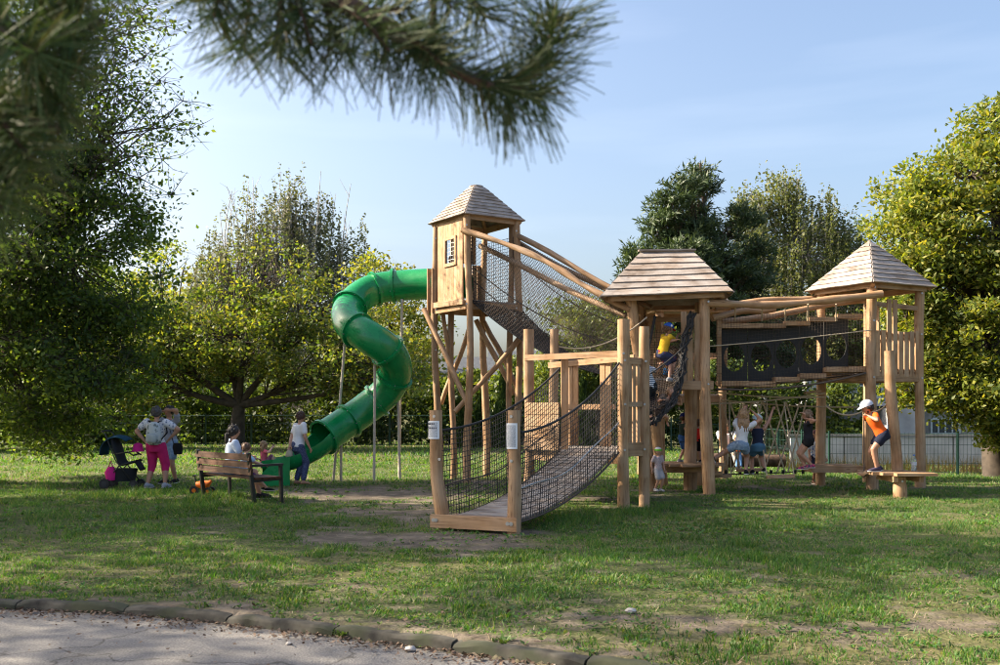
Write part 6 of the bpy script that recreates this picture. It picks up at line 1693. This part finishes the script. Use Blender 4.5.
# woman
s0 = bp(.72, .22, .46)
pb = person('woman with dark ponytail and pale blue shirt sitting on the bench', 1.66, yb + .25, s0 + Vector((0, 0, .09)), (.05, .03, 1), (bp(.78, .75, 0), bp(.98, .62, 0)), (bp(.75, .55, .75), bp(1.05, .5, .72)),
    [('shirt', 'top', cloth('pale_blue', (.42, .50, .62)), {'sleeve': .6}), ('shorts', 'bottom', denim, {'len': .6})], head_dir=(.95, .35, 0), child=False, hair=dark_h, shoes=black, skin='tan', knee_pole=(fz + Vector((0, 0, .7)), fz + Vector((0, 0, .7))), tail=True)
s0 = bp(1.12, .26, .46)
person('small child in a light blue shirt sitting beside the woman on the bench', 1.0, yb + .1, s0 + Vector((0, 0, .06)), (.08, .03, 1), (bp(1.12, .72, .1), bp(1.26, .70, .1)), (bp(1.05, .55, .62), bp(1.35, .5, .62)),
    [('shirt', 'top', cloth('light_blue', (.36, .50, .66)), {'sleeve': .7, 'g': 1.2}), ('trousers', 'bottom', cloth('purple', (.10, .03, .10)), {'len': .7})], hair=brown_h, shoes=black, knee_pole=(fz + Vector((0, 0, .7)), fz + Vector((0, 0, .7))))
# orange toy tricycle
o0 = XD(203, 17.85, 0)
toy = thing('toy_tricycle', 'orange plastic ride on toy with black wheels by the bench', 'toy', o0)
MB().loft([(o0 + Vector((-.12, 0, .2)), Vector((0, .05, 0)), Vector((0, 0, .05))), (o0 + Vector((-.02, 0, .19)), Vector((0, .09, 0)), Vector((0, 0, .08))), (o0 + Vector((.1, 0, .2)), Vector((0, .1, 0)), Vector((0, 0, .07))), (o0 + Vector((.15, 0, .25)), Vector((0, .07, 0)), Vector((0, 0, .03)))], 12).build('toy_body', plain('orange_plastic', (.75, .16, .015), .35), toy, smooth=50)
MB().tube([o0 + Vector((-.12, 0, .1)), o0 + Vector((-.15, 0, .36))], .014, 6).tube([o0 + Vector((-.15, -.09, .36)), o0 + Vector((-.15, .09, .36))], .014, 6).build('handlebar', M['black_metal'], toy)
for (dx, dy, r_) in ((-.16, 0, .085), (.12, -.11, .075), (.12, .11, .075)):
    w = MB().tube([o0 + Vector((dx, dy - .025, r_)), o0 + Vector((dx, dy + .025, r_))], r_, 18).build('wheel', M['rubber'], toy, smooth=40)
    MB().tube([o0 + Vector((dx, dy - .03, r_)), o0 + Vector((dx, dy + .03, r_))], r_ * .45, 12).build('rim', cloth('rim_orange', (.6, .14, .02)), w)
MB().tube([o0 + Vector((.12, -.11, .075)), o0 + Vector((.12, .11, .075))], .012, 6).build('axle', M['black_metal'], toy)

# --- pushchair
s0 = XD(123, 19.45, 0)
st = thing('pushchair', 'black and blue folding pushchair standing next to the woman with backpack', 'pushchair', s0)
def sp3(x, y, z): return s0 + Vector((x * .94, y, z if z < .13 else .13 + (z - .13) * 1.13))
for y_ in (-.2, .2):
    MB().tube([sp3(-.36, y_, 1.02), sp3(-.3, y_, .98), sp3(-.08, y_, .52), sp3(.3, y_, .1)], .013, 8).build('frame_tube', M['black_metal'], st, smooth=True)
    MB().tube([sp3(.34, y_, .5), sp3(0, y_, .42), sp3(-.3, y_, .1)], .013, 8).build('frame_tube', M['black_metal'], st, smooth=True)
    MB().tube([sp3(-.1, y_, .62), sp3(.18, y_, .66), sp3(.3, y_, .6)], .014, 8).build('armrest', M['black_metal'], st, smooth=True)
MB().tube([sp3(-.36, -.2, 1.02), sp3(-.37, 0, 1.03), sp3(-.36, .2, 1.02)], .018, 8).build('handle', M['rubber'], st, smooth=True)
MB().tube([sp3(.3, -.2, .6), sp3(.33, 0, .62), sp3(.3, .2, .6)], .018, 8).build('bumper_bar', M['rubber'], st, smooth=True)
for (x_, y_) in ((-.3, -.22), (-.3, .22), (.3, -.2), (.3, .2)):
    r_ = .1 if x_ < 0 else .085
    w = MB().tube([sp3(x_, y_ - .022, r_), sp3(x_, y_ + .022, r_)], r_, 20).build('wheel', M['rubber'], st, smooth=40)
    MB().tube([sp3(x_, y_ - .026, r_), sp3(x_, y_ + .026, r_)], r_ * .55, 14).build('hub', cloth('hub_grey', (.05, .05, .055)), w, smooth=40)
teal = cloth('teal', (.015, .06, .095)); dk = cloth('charcoal', (.02, .022, .025))
mb = MB(); mb.loft([(sp3(-.2, 0, .93), Vector((.03, 0, .02)), Vector((0, .16, 0))), (sp3(-.13, 0, .75), Vector((.07, 0, .03)), Vector((0, .22, 0))), (sp3(-.02, 0, .5), Vector((.05, 0, .03)), Vector((0, .2, 0))), (sp3(.04, 0, .44), Vector((.04, 0, .04)), Vector((0, .2, 0))), (sp3(.34, 0, .5), Vector((.01, 0, .03)), Vector((0, .19, 0)))], 14).build('seat', dk, st, smooth=60)
# hood: quarter dome of fabric
mb = MB(); n_ = 10; hoodc = sp3(-.07, 0, .64)
for i in range(n_ + 1):
    a = DEG(48 + 140 * i / n_)
    for j in range(9):
        s_ = -1 + j / 4; y_ = s_ * .23; rr = .36 * (1 - .12 * s_ * s_)
        mb.v.append(hoodc + Vector((cos(a) * rr, y_, sin(a) * rr)))
for i in range(n_):
    for j in range(8): mb.face((i * 9 + j, i * 9 + j + 1, i * 9 + j + 10, i * 9 + j + 9), ((0, 0),) * 4)
ho = mb.build('hood', teal, st, smooth=True); md = ho.modifiers.new('thickness', 'SOLIDIFY'); md.thickness = .012
MB().loft([(sp3(.0, 0, .14), Vector((.24, 0, 0)), Vector((0, .17, 0))), (sp3(.0, 0, .36), Vector((.3, 0, 0)), Vector((0, .2, 0)))], 14).build('basket', dk, st, smooth=40)
MB().loft([(sp3(.3, 0, .5), Vector((0, .17, 0)), Vector((.02, 0, .02))), (sp3(.42, 0, .34), Vector((0, .16, 0)), Vector((.02, 0, .02)))], 10).build('leg_rest', dk, st, smooth=40)
pk = thing('pink_bag', 'bright pink cloth bag stowed in the pushchair basket', 'bag', sp3(-.2, -.12, .2))
MB().loft([(sp3(-.2, -.14, .16), Vector((.09, 0, 0)), Vector((0, .07, 0))), (sp3(-.2, -.15, .3), Vector((.12, 0, 0)), Vector((0, .09, 0))), (sp3(-.19, -.15, .4), Vector((.06, 0, 0)), Vector((0, .05, 0)))], 12).build('bag_body', cloth('hot_pink', (.55, .02, .2)), pk, smooth=60)
MB().tube([sp3(-.24, -.15, .39), sp3(-.2, -.15, .5), sp3(-.15, -.15, .39)], .012, 6).build('bag_handle', cloth('hot_pink', (.55, .02, .2)), pk, smooth=True)
hat_ = thing('sun_hat', 'bright pink child sun hat hooked on the pushchair bumper bar', 'hat', sp3(.3, .05, .66))
MB().loft([(sp3(.3, .05, .66), Vector((.14, 0, 0)), Vector((0, .14, 0))), (sp3(.3, .05, .69), Vector((.1, 0, 0)), Vector((0, .1, 0))), (sp3(.3, .05, .78), Vector((.09, 0, 0)), Vector((0, .09, 0))), (sp3(.3, .05, .81), Vector((.04, 0, 0)), Vector((0, .04, 0)))], 14).build('hat_body', cloth('hot_pink', (.55, .02, .2)), hat_, smooth=60)

# --- at the slide
b = stand(299, 484.5, 1.55)
pm = person('person in white shirt and dark blue trousers bending towards the slide mouth', 1.58, DEG(52), b + Vector((-.02, 0, .82)), (.06, .12, .95), (b + Vector((-.07, .04, 0)), b + Vector((.09, -.03, 0))),
    (b + Vector((-.2, -.12, .72)), b + Vector((.24, -.1, .78))), [('shirt', 'top', white, {'sleeve': .6, 'g': 1.2}), ('trousers', 'bottom', patterned('blue_print', (.035, .05, .12), (.09, .11, .2), 40, .55), {'len': 1.85, 'loose': 1.2})], head_dir=(.5, .3, -.2), child=False, hair=hairm('auburn', (.05, .02, .013)), shoes=None, skin='tan')
ht = thing('cloth_hat', 'beige cloth hat held in the hand of the person in white', 'hat', pm['hL'] - Vector((0, 0, .2)))
q = pm['hL'] - Vector((0, .02, .06))
MB().loft([(q, Vector((.03, 0, 0)), Vector((0, .03, 0))), (q - Vector((0, 0, .07)), Vector((.07, 0, 0)), Vector((0, .05, 0))), (q - Vector((.01, 0, .15)), Vector((.085, 0, 0)), Vector((0, .06, 0))), (q - Vector((-.02, 0, .2)), Vector((.03, 0, 0)), Vector((0, .03, 0)))], 12).build('hat_body', cloth('beige', (.40, .34, .26)), ht, smooth=60)
q = P(264, 462, 20.55)
person('small girl in a pink shirt sitting at the end of the slide chute', 1.0, DEG(60), Vector((q.x, q.y, .42)), (-.02, 0, 1), (Vector((q.x + .3, q.y + .1, .32)), Vector((q.x + .28, q.y - .1, .32))), (Vector((q.x + .15, q.y + .12, .78)), Vector((q.x + .2, q.y - .1, .76))),
    [('shirt', 'top', cloth('coral_pink', (.62, .12, .17)), {'sleeve': .5}), ('trousers', 'bottom', cloth('mauve', (.2, .08, .14)), {'len': .9})], hair=fair_h, hair_len=.15, shoes=white, knee_pole=(Vector((0, 0, 1)), Vector((0, 0, 1))))

# --- under the middle tower
b = stand(658, 491, .85)
pt_ = person('toddler in a white and green helmet standing on the grass', .86, DEG(150), b + Vector((0, 0, .43)), (0, 0, 1), (b + Vector((.05, 0, 0)), b + Vector((-.05, .02, 0))), (b + Vector((.13, -.04, .4)), b + Vector((-.12, -.04, .4))),
    [('shirt', 'top', patterned('pale_pink', (.52, .44, .45), (.36, .26, .30), 40, .58), {'sleeve': .6, 'g': 1.15}), ('shorts', 'bottom', cloth('pale_grey', (.42, .42, .45)), {'len': .8, 'loose': 1.4})], hair=fair_h, shoes=grey_shoe, hat=('helmet', white, cloth('lime', (.16, .5, .04))))
b = XD(682.5, 19.35, .52)
person('boy in dark green shirt and blue cap beside the thick platform post', 1.0, DEG(60), b + Vector((0, 0, .5)), (.05, 0, 1), (b + Vector((-.05, .06, 0)), b + Vector((.05, -.02, 0))), (b + Vector((.15, -.16, .6)), b + Vector((.1, -.2, .55))),
    [('shirt', 'top', cloth('dark_green', (.02, .035, .03)), {'sleeve': .6}), ('shorts', 'bottom', cloth('blue', (.03, .09, .26)), {'len': .85})], hair=brown_h, shoes=grey_shoe, hat=('cap', cloth('cap_blue', (.02, .03, .16)), None), skin='tan')
b = XD(698.5, 19.4, .52)
person('boy in a bright red shirt and black shorts on the low platform', .86, DEG(-15), b + Vector((0, 0, .44)), (.0, 0, 1), (b + Vector((-.05, 0, 0)), b + Vector((.05, 0, 0))), (b + Vector((-.12, .06, .45)), b + Vector((.2, .05, .55))),
    [('shirt', 'top', cloth('red', (.72, .03, .02)), {'sleeve': .7, 'g': 1.2}), ('shorts', 'bottom', black, {'len': .9, 'loose': 1.3})], hair=brown_h, shoes=black, skin='tan')
# --- on the rope course
f1 = P(746, 474.5, 18.65); f2 = P(713, 462, 18.6)
person('girl with long fair hair and white shirt stepping wide between hanging planks', 1.38, DEG(20), P(741, 444, 18.65), (.10, 0, 1), (f2, f1), (P(745, 407, 18.9), P(753, 412, 18.6)),
    [('shirt', 'top', white, {'sleeve': .4}), ('shorts', 'bottom', denim, {'len': .42})], head_dir=(.2, .9, .1), hair=fair_h, hair_len=.22, shoes=black, skin='tan', elbow_pole=(Vector((-1, 0, -.3)), Vector((1, 0, -.3))))
f1, f2 = P(752.5, 474, 18.9), P(764.5, 472, 18.9)
pc = person('girl in navy vest and pale cap with raised arms holding the ropes', 1.28, DEG(5), P(758, 446, 18.9), (-.03, 0, 1), (f1, f2), (P(746, 408, 19.1), P(774, 407, 19.0)),
    [('vest', 'top', navy, {'sleeve': 0, 'g': 1.08}), ('shorts', 'bottom', cloth('denim_blue', (.07, .16, .25)), {'len': .5})], hair=fair_h, hat=('capback', cloth('cap_mint', (.45, .60, .62)), None), shoes=black, skin='tan', elbow_pole=(Vector((-1, 0, -.5)), Vector((1, 0, -.5))))
f1, f2 = P(805, 469.5, 18.75), P(812, 468, 18.7)
person('girl in a dark leotard stepping onto the plank landing', 1.22, DEG(-80), P(808.5, 440, 18.75), (-.04, 0, 1), (f2, f1), (P(808, 419, 18.6), P(804, 414, 18.7)),
    [('leotard', 'top', cloth('leotard', (.02, .02, .025)), {'sleeve': .25, 'z0': -.33}), ('shorts', 'bottom', black, {'len': .22})], hair=hairm('ash', (.16, .10, .06)), hair_len=.12, shoes=patterned('trainer', (.05, .03, .08), (.45, .05, .12), 30, .5), skin='tan')
b = stand(816, 486.5, 1.1, 20.5)
pch = person('child in white printed shirt and cap standing behind the tower post', 1.16, DEG(175), b + Vector((0, 0, .58)), (0, 0, 1), (b + Vector((.06, 0, 0)), b + Vector((-.06, 0, 0))), (b + Vector((.16, -.1, .55)), b + Vector((-.16, -.08, .5))),
    [('shirt', 'top', patterned('blue_print_shirt', (.62, .64, .68), (.05, .13, .38), 22, .57), {'sleeve': .7, 'g': 1.2}), ('shorts', 'bottom', navy, {'len': .8})], hair=brown_h, hat=('cap', cloth('cap_brown', (.10, .05, .05)), None), shoes=cloth('sandal', (.2, .12, .08)), skin='tan')
# --- on the low end platform
f1, f2 = XD(877, 17.5, .455), XD(879, 17.75, .455)
po = person('girl in an orange shirt crouching with hands on her white cap', 1.42, DEG(-100), P(882, 434, 17.6), (-.62, 0, 1), (f1, f2), (P(868.5, 416, 17.42), P(872, 414, 17.78)),
    [('shirt', 'top', cloth('orange', (.80, .12, .015)), {'sleeve': .5, 'g': 1.12}), ('shorts', 'bottom', cloth('navy_shorts', (.012, .016, .035)), {'len': .5})], head_dir=(-.9, -.1, -.3), hair=dark_h, hat=('cap', cloth('cap_white', (.50, .52, .60)), None), shoes=cloth('dark_trainer', (.05, .04, .07)), skin='tan', elbow_pole=(Vector((0, -1, -.4)), Vector((.6, .8, 0))))
bo = XD(914, 17.75, .455)
bt = thing('water_bottle', 'clear plastic water bottle standing on the low end platform', 'bottle', bo)
_m, _n, _l, _b = new_mat('clear_plastic'); _b.inputs['Base Color'].default_value = (.85, .92, .95, 1); _b.inputs['Roughness'].default_value = .08; _b.inputs['Transmission Weight'].default_value = .85; _b.inputs['IOR'].default_value = 1.2
MB().loft([(bo + Vector((0, 0, z_)), Vector((r_, 0, 0)), Vector((0, r_, 0))) for z_, r_ in ((0, .038), (.02, .045), (.1, .042), (.12, .045), (.2, .044), (.25, .02), (.27, .016))], 16).build('bottle_body', _m, bt, smooth=50)
MB().tube([bo + Vector((0, 0, .27)), bo + Vector((0, 0, .295))], .02, 12).build('bottle_cap', cloth('cap_blue2', (.1, .2, .5)), bt)
MB().tube([bo + Vector((0, 0, .1)), bo + Vector((0, 0, .16))], .0465, 16, cap=False).build('bottle_label', cloth('label_white', (.5, .55, .6)), bt, smooth=True)
# --- up on the middle tower and its net
f1, f2 = P(672, 378, 18.45), P(663, 384, 18.3)
py = person('boy in yellow shirt and blue and red cap climbing the net to the tower', 1.22, DEG(70), P(662, 353, 18.45), (.28, 0, 1), (f2 + Vector((.12, 0, .05)), f1), (P(676, 340, 18.3), P(678, 335, 18.6)),
    [('shirt', 'top', cloth('yellow', (.70, .42, .03)), {'sleeve': .7, 'g': 1.2}), ('shorts', 'bottom', patterned('navy_red', (.03, .04, .10), (.40, .06, .04), 9, .6), {'len': .8, 'loose': 1.25})], head_dir=(.8, .3, -.3), hair=brown_h, hat=('cap', cloth('royal_blue', (.03, .10, .42)), cloth('cap_red', (.55, .02, .03))), shoes=grey_shoe, skin='tan')
MB().ball(py['head'] - py['hs'] * -py['hr'] * .86 + py['hu'] * py['hr'] * .45, py['hr'] * .26, 8, 6).build('cap_badge', white, py['T'], smooth=True)
ps = person('boy in a grey and white striped shirt leaning between landing and net', 1.25, DEG(-60), P(651, 386, 17.9), (-.40, -.1, 1), (XD(652, 17.8, 1.36), XD(656, 18.0, 1.36)), (P(640, 372, 17.3), P(660, 365, 17.8)),
    [('shirt', 'top', patterned('striped', (.10, .14, .20), (.55, .57, .60), 1, .5, 9.0), {'sleeve': .7, 'g': 1.2}), ('trousers', 'bottom', cloth('dark_trousers', (.015, .017, .02)), {'len': 1.7})], hair=brown_h, shoes=black, skin='fair')
person('child sprawling up the sagging rope net below the yellow shirted boy', 1.05, DEG(170), P(660, 412, 17.95), (.62, -.1, 1), (P(652, 424, 17.7), P(667, 424, 18.0)), (P(680, 398, 17.9), P(662, 400, 17.7)),
    [('shirt', 'top', patterned('leaf_print', (.20, .13, .09), (.07, .06, .05), 16, .52), {'sleeve': .4}), ('shorts', 'bottom', cloth('brown_shorts', (.06, .045, .04)), {'len': .7})], head_dir=(.2, -1, .1), hair=hairm('sandy', (.22, .12, .06)), shoes=None, skin='tan')
person('child in blue shorts crouching on the tower deck behind the yellow shirted boy', 1.05, DEG(80), P(668, 371, 19.2), (.3, 0, 1), (XD(668, 19.1, 2.17), XD(672, 19.3, 2.17)), (P(680, 360, 19.1), P(680, 362, 19.3)),
    [('shirt', 'top', cloth('brown_shirt', (.14, .08, .05)), {'sleeve': .7}), ('shorts', 'bottom', cloth('bright_blue', (.02, .13, .36)), {'len': .9, 'loose': 1.3})], hair=brown_h, shoes=black, skin='tan')
q = P(452, 266, 21.75)
person('child looking out through the grille of the slide tower window', 1.1, DEG(235), Vector((q.x, q.y, ZF + .58)), (0, 0, 1), (Vector((q.x + .05, q.y, ZF + .04)), Vector((q.x - .05, q.y, ZF + .04))), (Vector((q.x + .15, q.y - .1, ZF + .6)), Vector((q.x - .15, q.y - .1, ZF + .6))),
    [('shirt', 'top', white, {'sleeve': .6}), ('shorts', 'bottom', navy, {'len': .8})], hair=brown_h, shoes=black)
# --- people resting in the grass beyond the course
q = XD(727, 25.5, 0)
lg = thing('log_seat', 'long brown log seat on the grass behind the rope course', 'log', q + Vector((.6, .2, 0)))
MB().log(q + Vector((-.5, .3, .2)), q + Vector((1.6, .3, .2)), .2, .17, .02).build('log_body', M['bark_pine'], lg, smooth=50)
MB().tube([q + Vector((-.52, .3, .2)), q + Vector((-.50, .3, .2))], .16, 12).build('cut_end', W, lg)
person('adult in white shirt sitting on the log behind the rope course', 1.7, DEG(190), q + Vector((0, .12, .48)), (0, -.1, 1), (q + Vector((.15, -.5, 0)), q + Vector((-.15, -.5, 0))), (q + Vector((.2, -.4, .6)), q + Vector((-.2, -.4, .6))),
    [('shirt', 'top', white, {'sleeve': .6}), ('trousers', 'bottom', cloth('stone_grey', (.3, .3, .3)), {'len': 1.8})], child=False, hair=brown_h, shoes=black, skin='tan', knee_pole=(Vector((0, -1, .7)), Vector((0, -1, .7))))
q = XD(737, 25.2, 0)
person('small child in an orange top beside the adult on the log', .95, DEG(170), q + Vector((0, 0, .45)), (0, 0, 1), (q + Vector((.05, -.25, 0)), q + Vector((-.05, -.25, 0))), (q + Vector((.15, -.2, .4)), q + Vector((-.15, -.2, .4))),
    [('shirt', 'top', cloth('orange_top', (.7, .12, .03)), {'sleeve': .7}), ('trousers', 'bottom', cloth('sky_blue', (.12, .25, .5)), {'len': 1.7})], hair=fair_h, shoes=black, knee_pole=(Vector((0, -1, .7)), Vector((0, -1, .7))))

# close the figures' surfaces: one continuous skin each, then join the fingers
def finish_figures():
    for o, vox, fin, sm_ in FINISH:
        r = o.modifiers.new('close', 'REMESH'); r.mode = 'VOXEL'; r.voxel_size = vox; r.use_smooth_shade = True
        s_ = o.modifiers.new('smooth', 'SMOOTH'); s_.iterations = sm_; s_.factor = .5
    dg = bpy.context.evaluated_depsgraph_get()
    for o, vox, fin, sm_ in FINISH:
        ev = o.evaluated_get(dg); me = bpy.data.meshes.new_from_object(ev)
        old = o.data; mats = list(old.materials)
        if fin is not None:
            og = org(o)
            nv = len(me.vertices); v = np.empty(nv * 3, np.float32); me.vertices.foreach_get('co', v)
            vs = [tuple(q) for q in v.reshape(-1, 3)] + [tuple(p - og) for p in fin.v]
            fs = [tuple(p.vertices) for p in me.polygons] + [tuple(i + nv for i in f) for f in fin.f]
            m2 = bpy.data.meshes.new(o.name); m2.from_pydata(vs, [], fs); me = m2
        me.shade_smooth()
        me.materials.clear()
        for m_ in mats: me.materials.append(m_)
        o.modifiers.clear(); o.data = me
finish_figures()
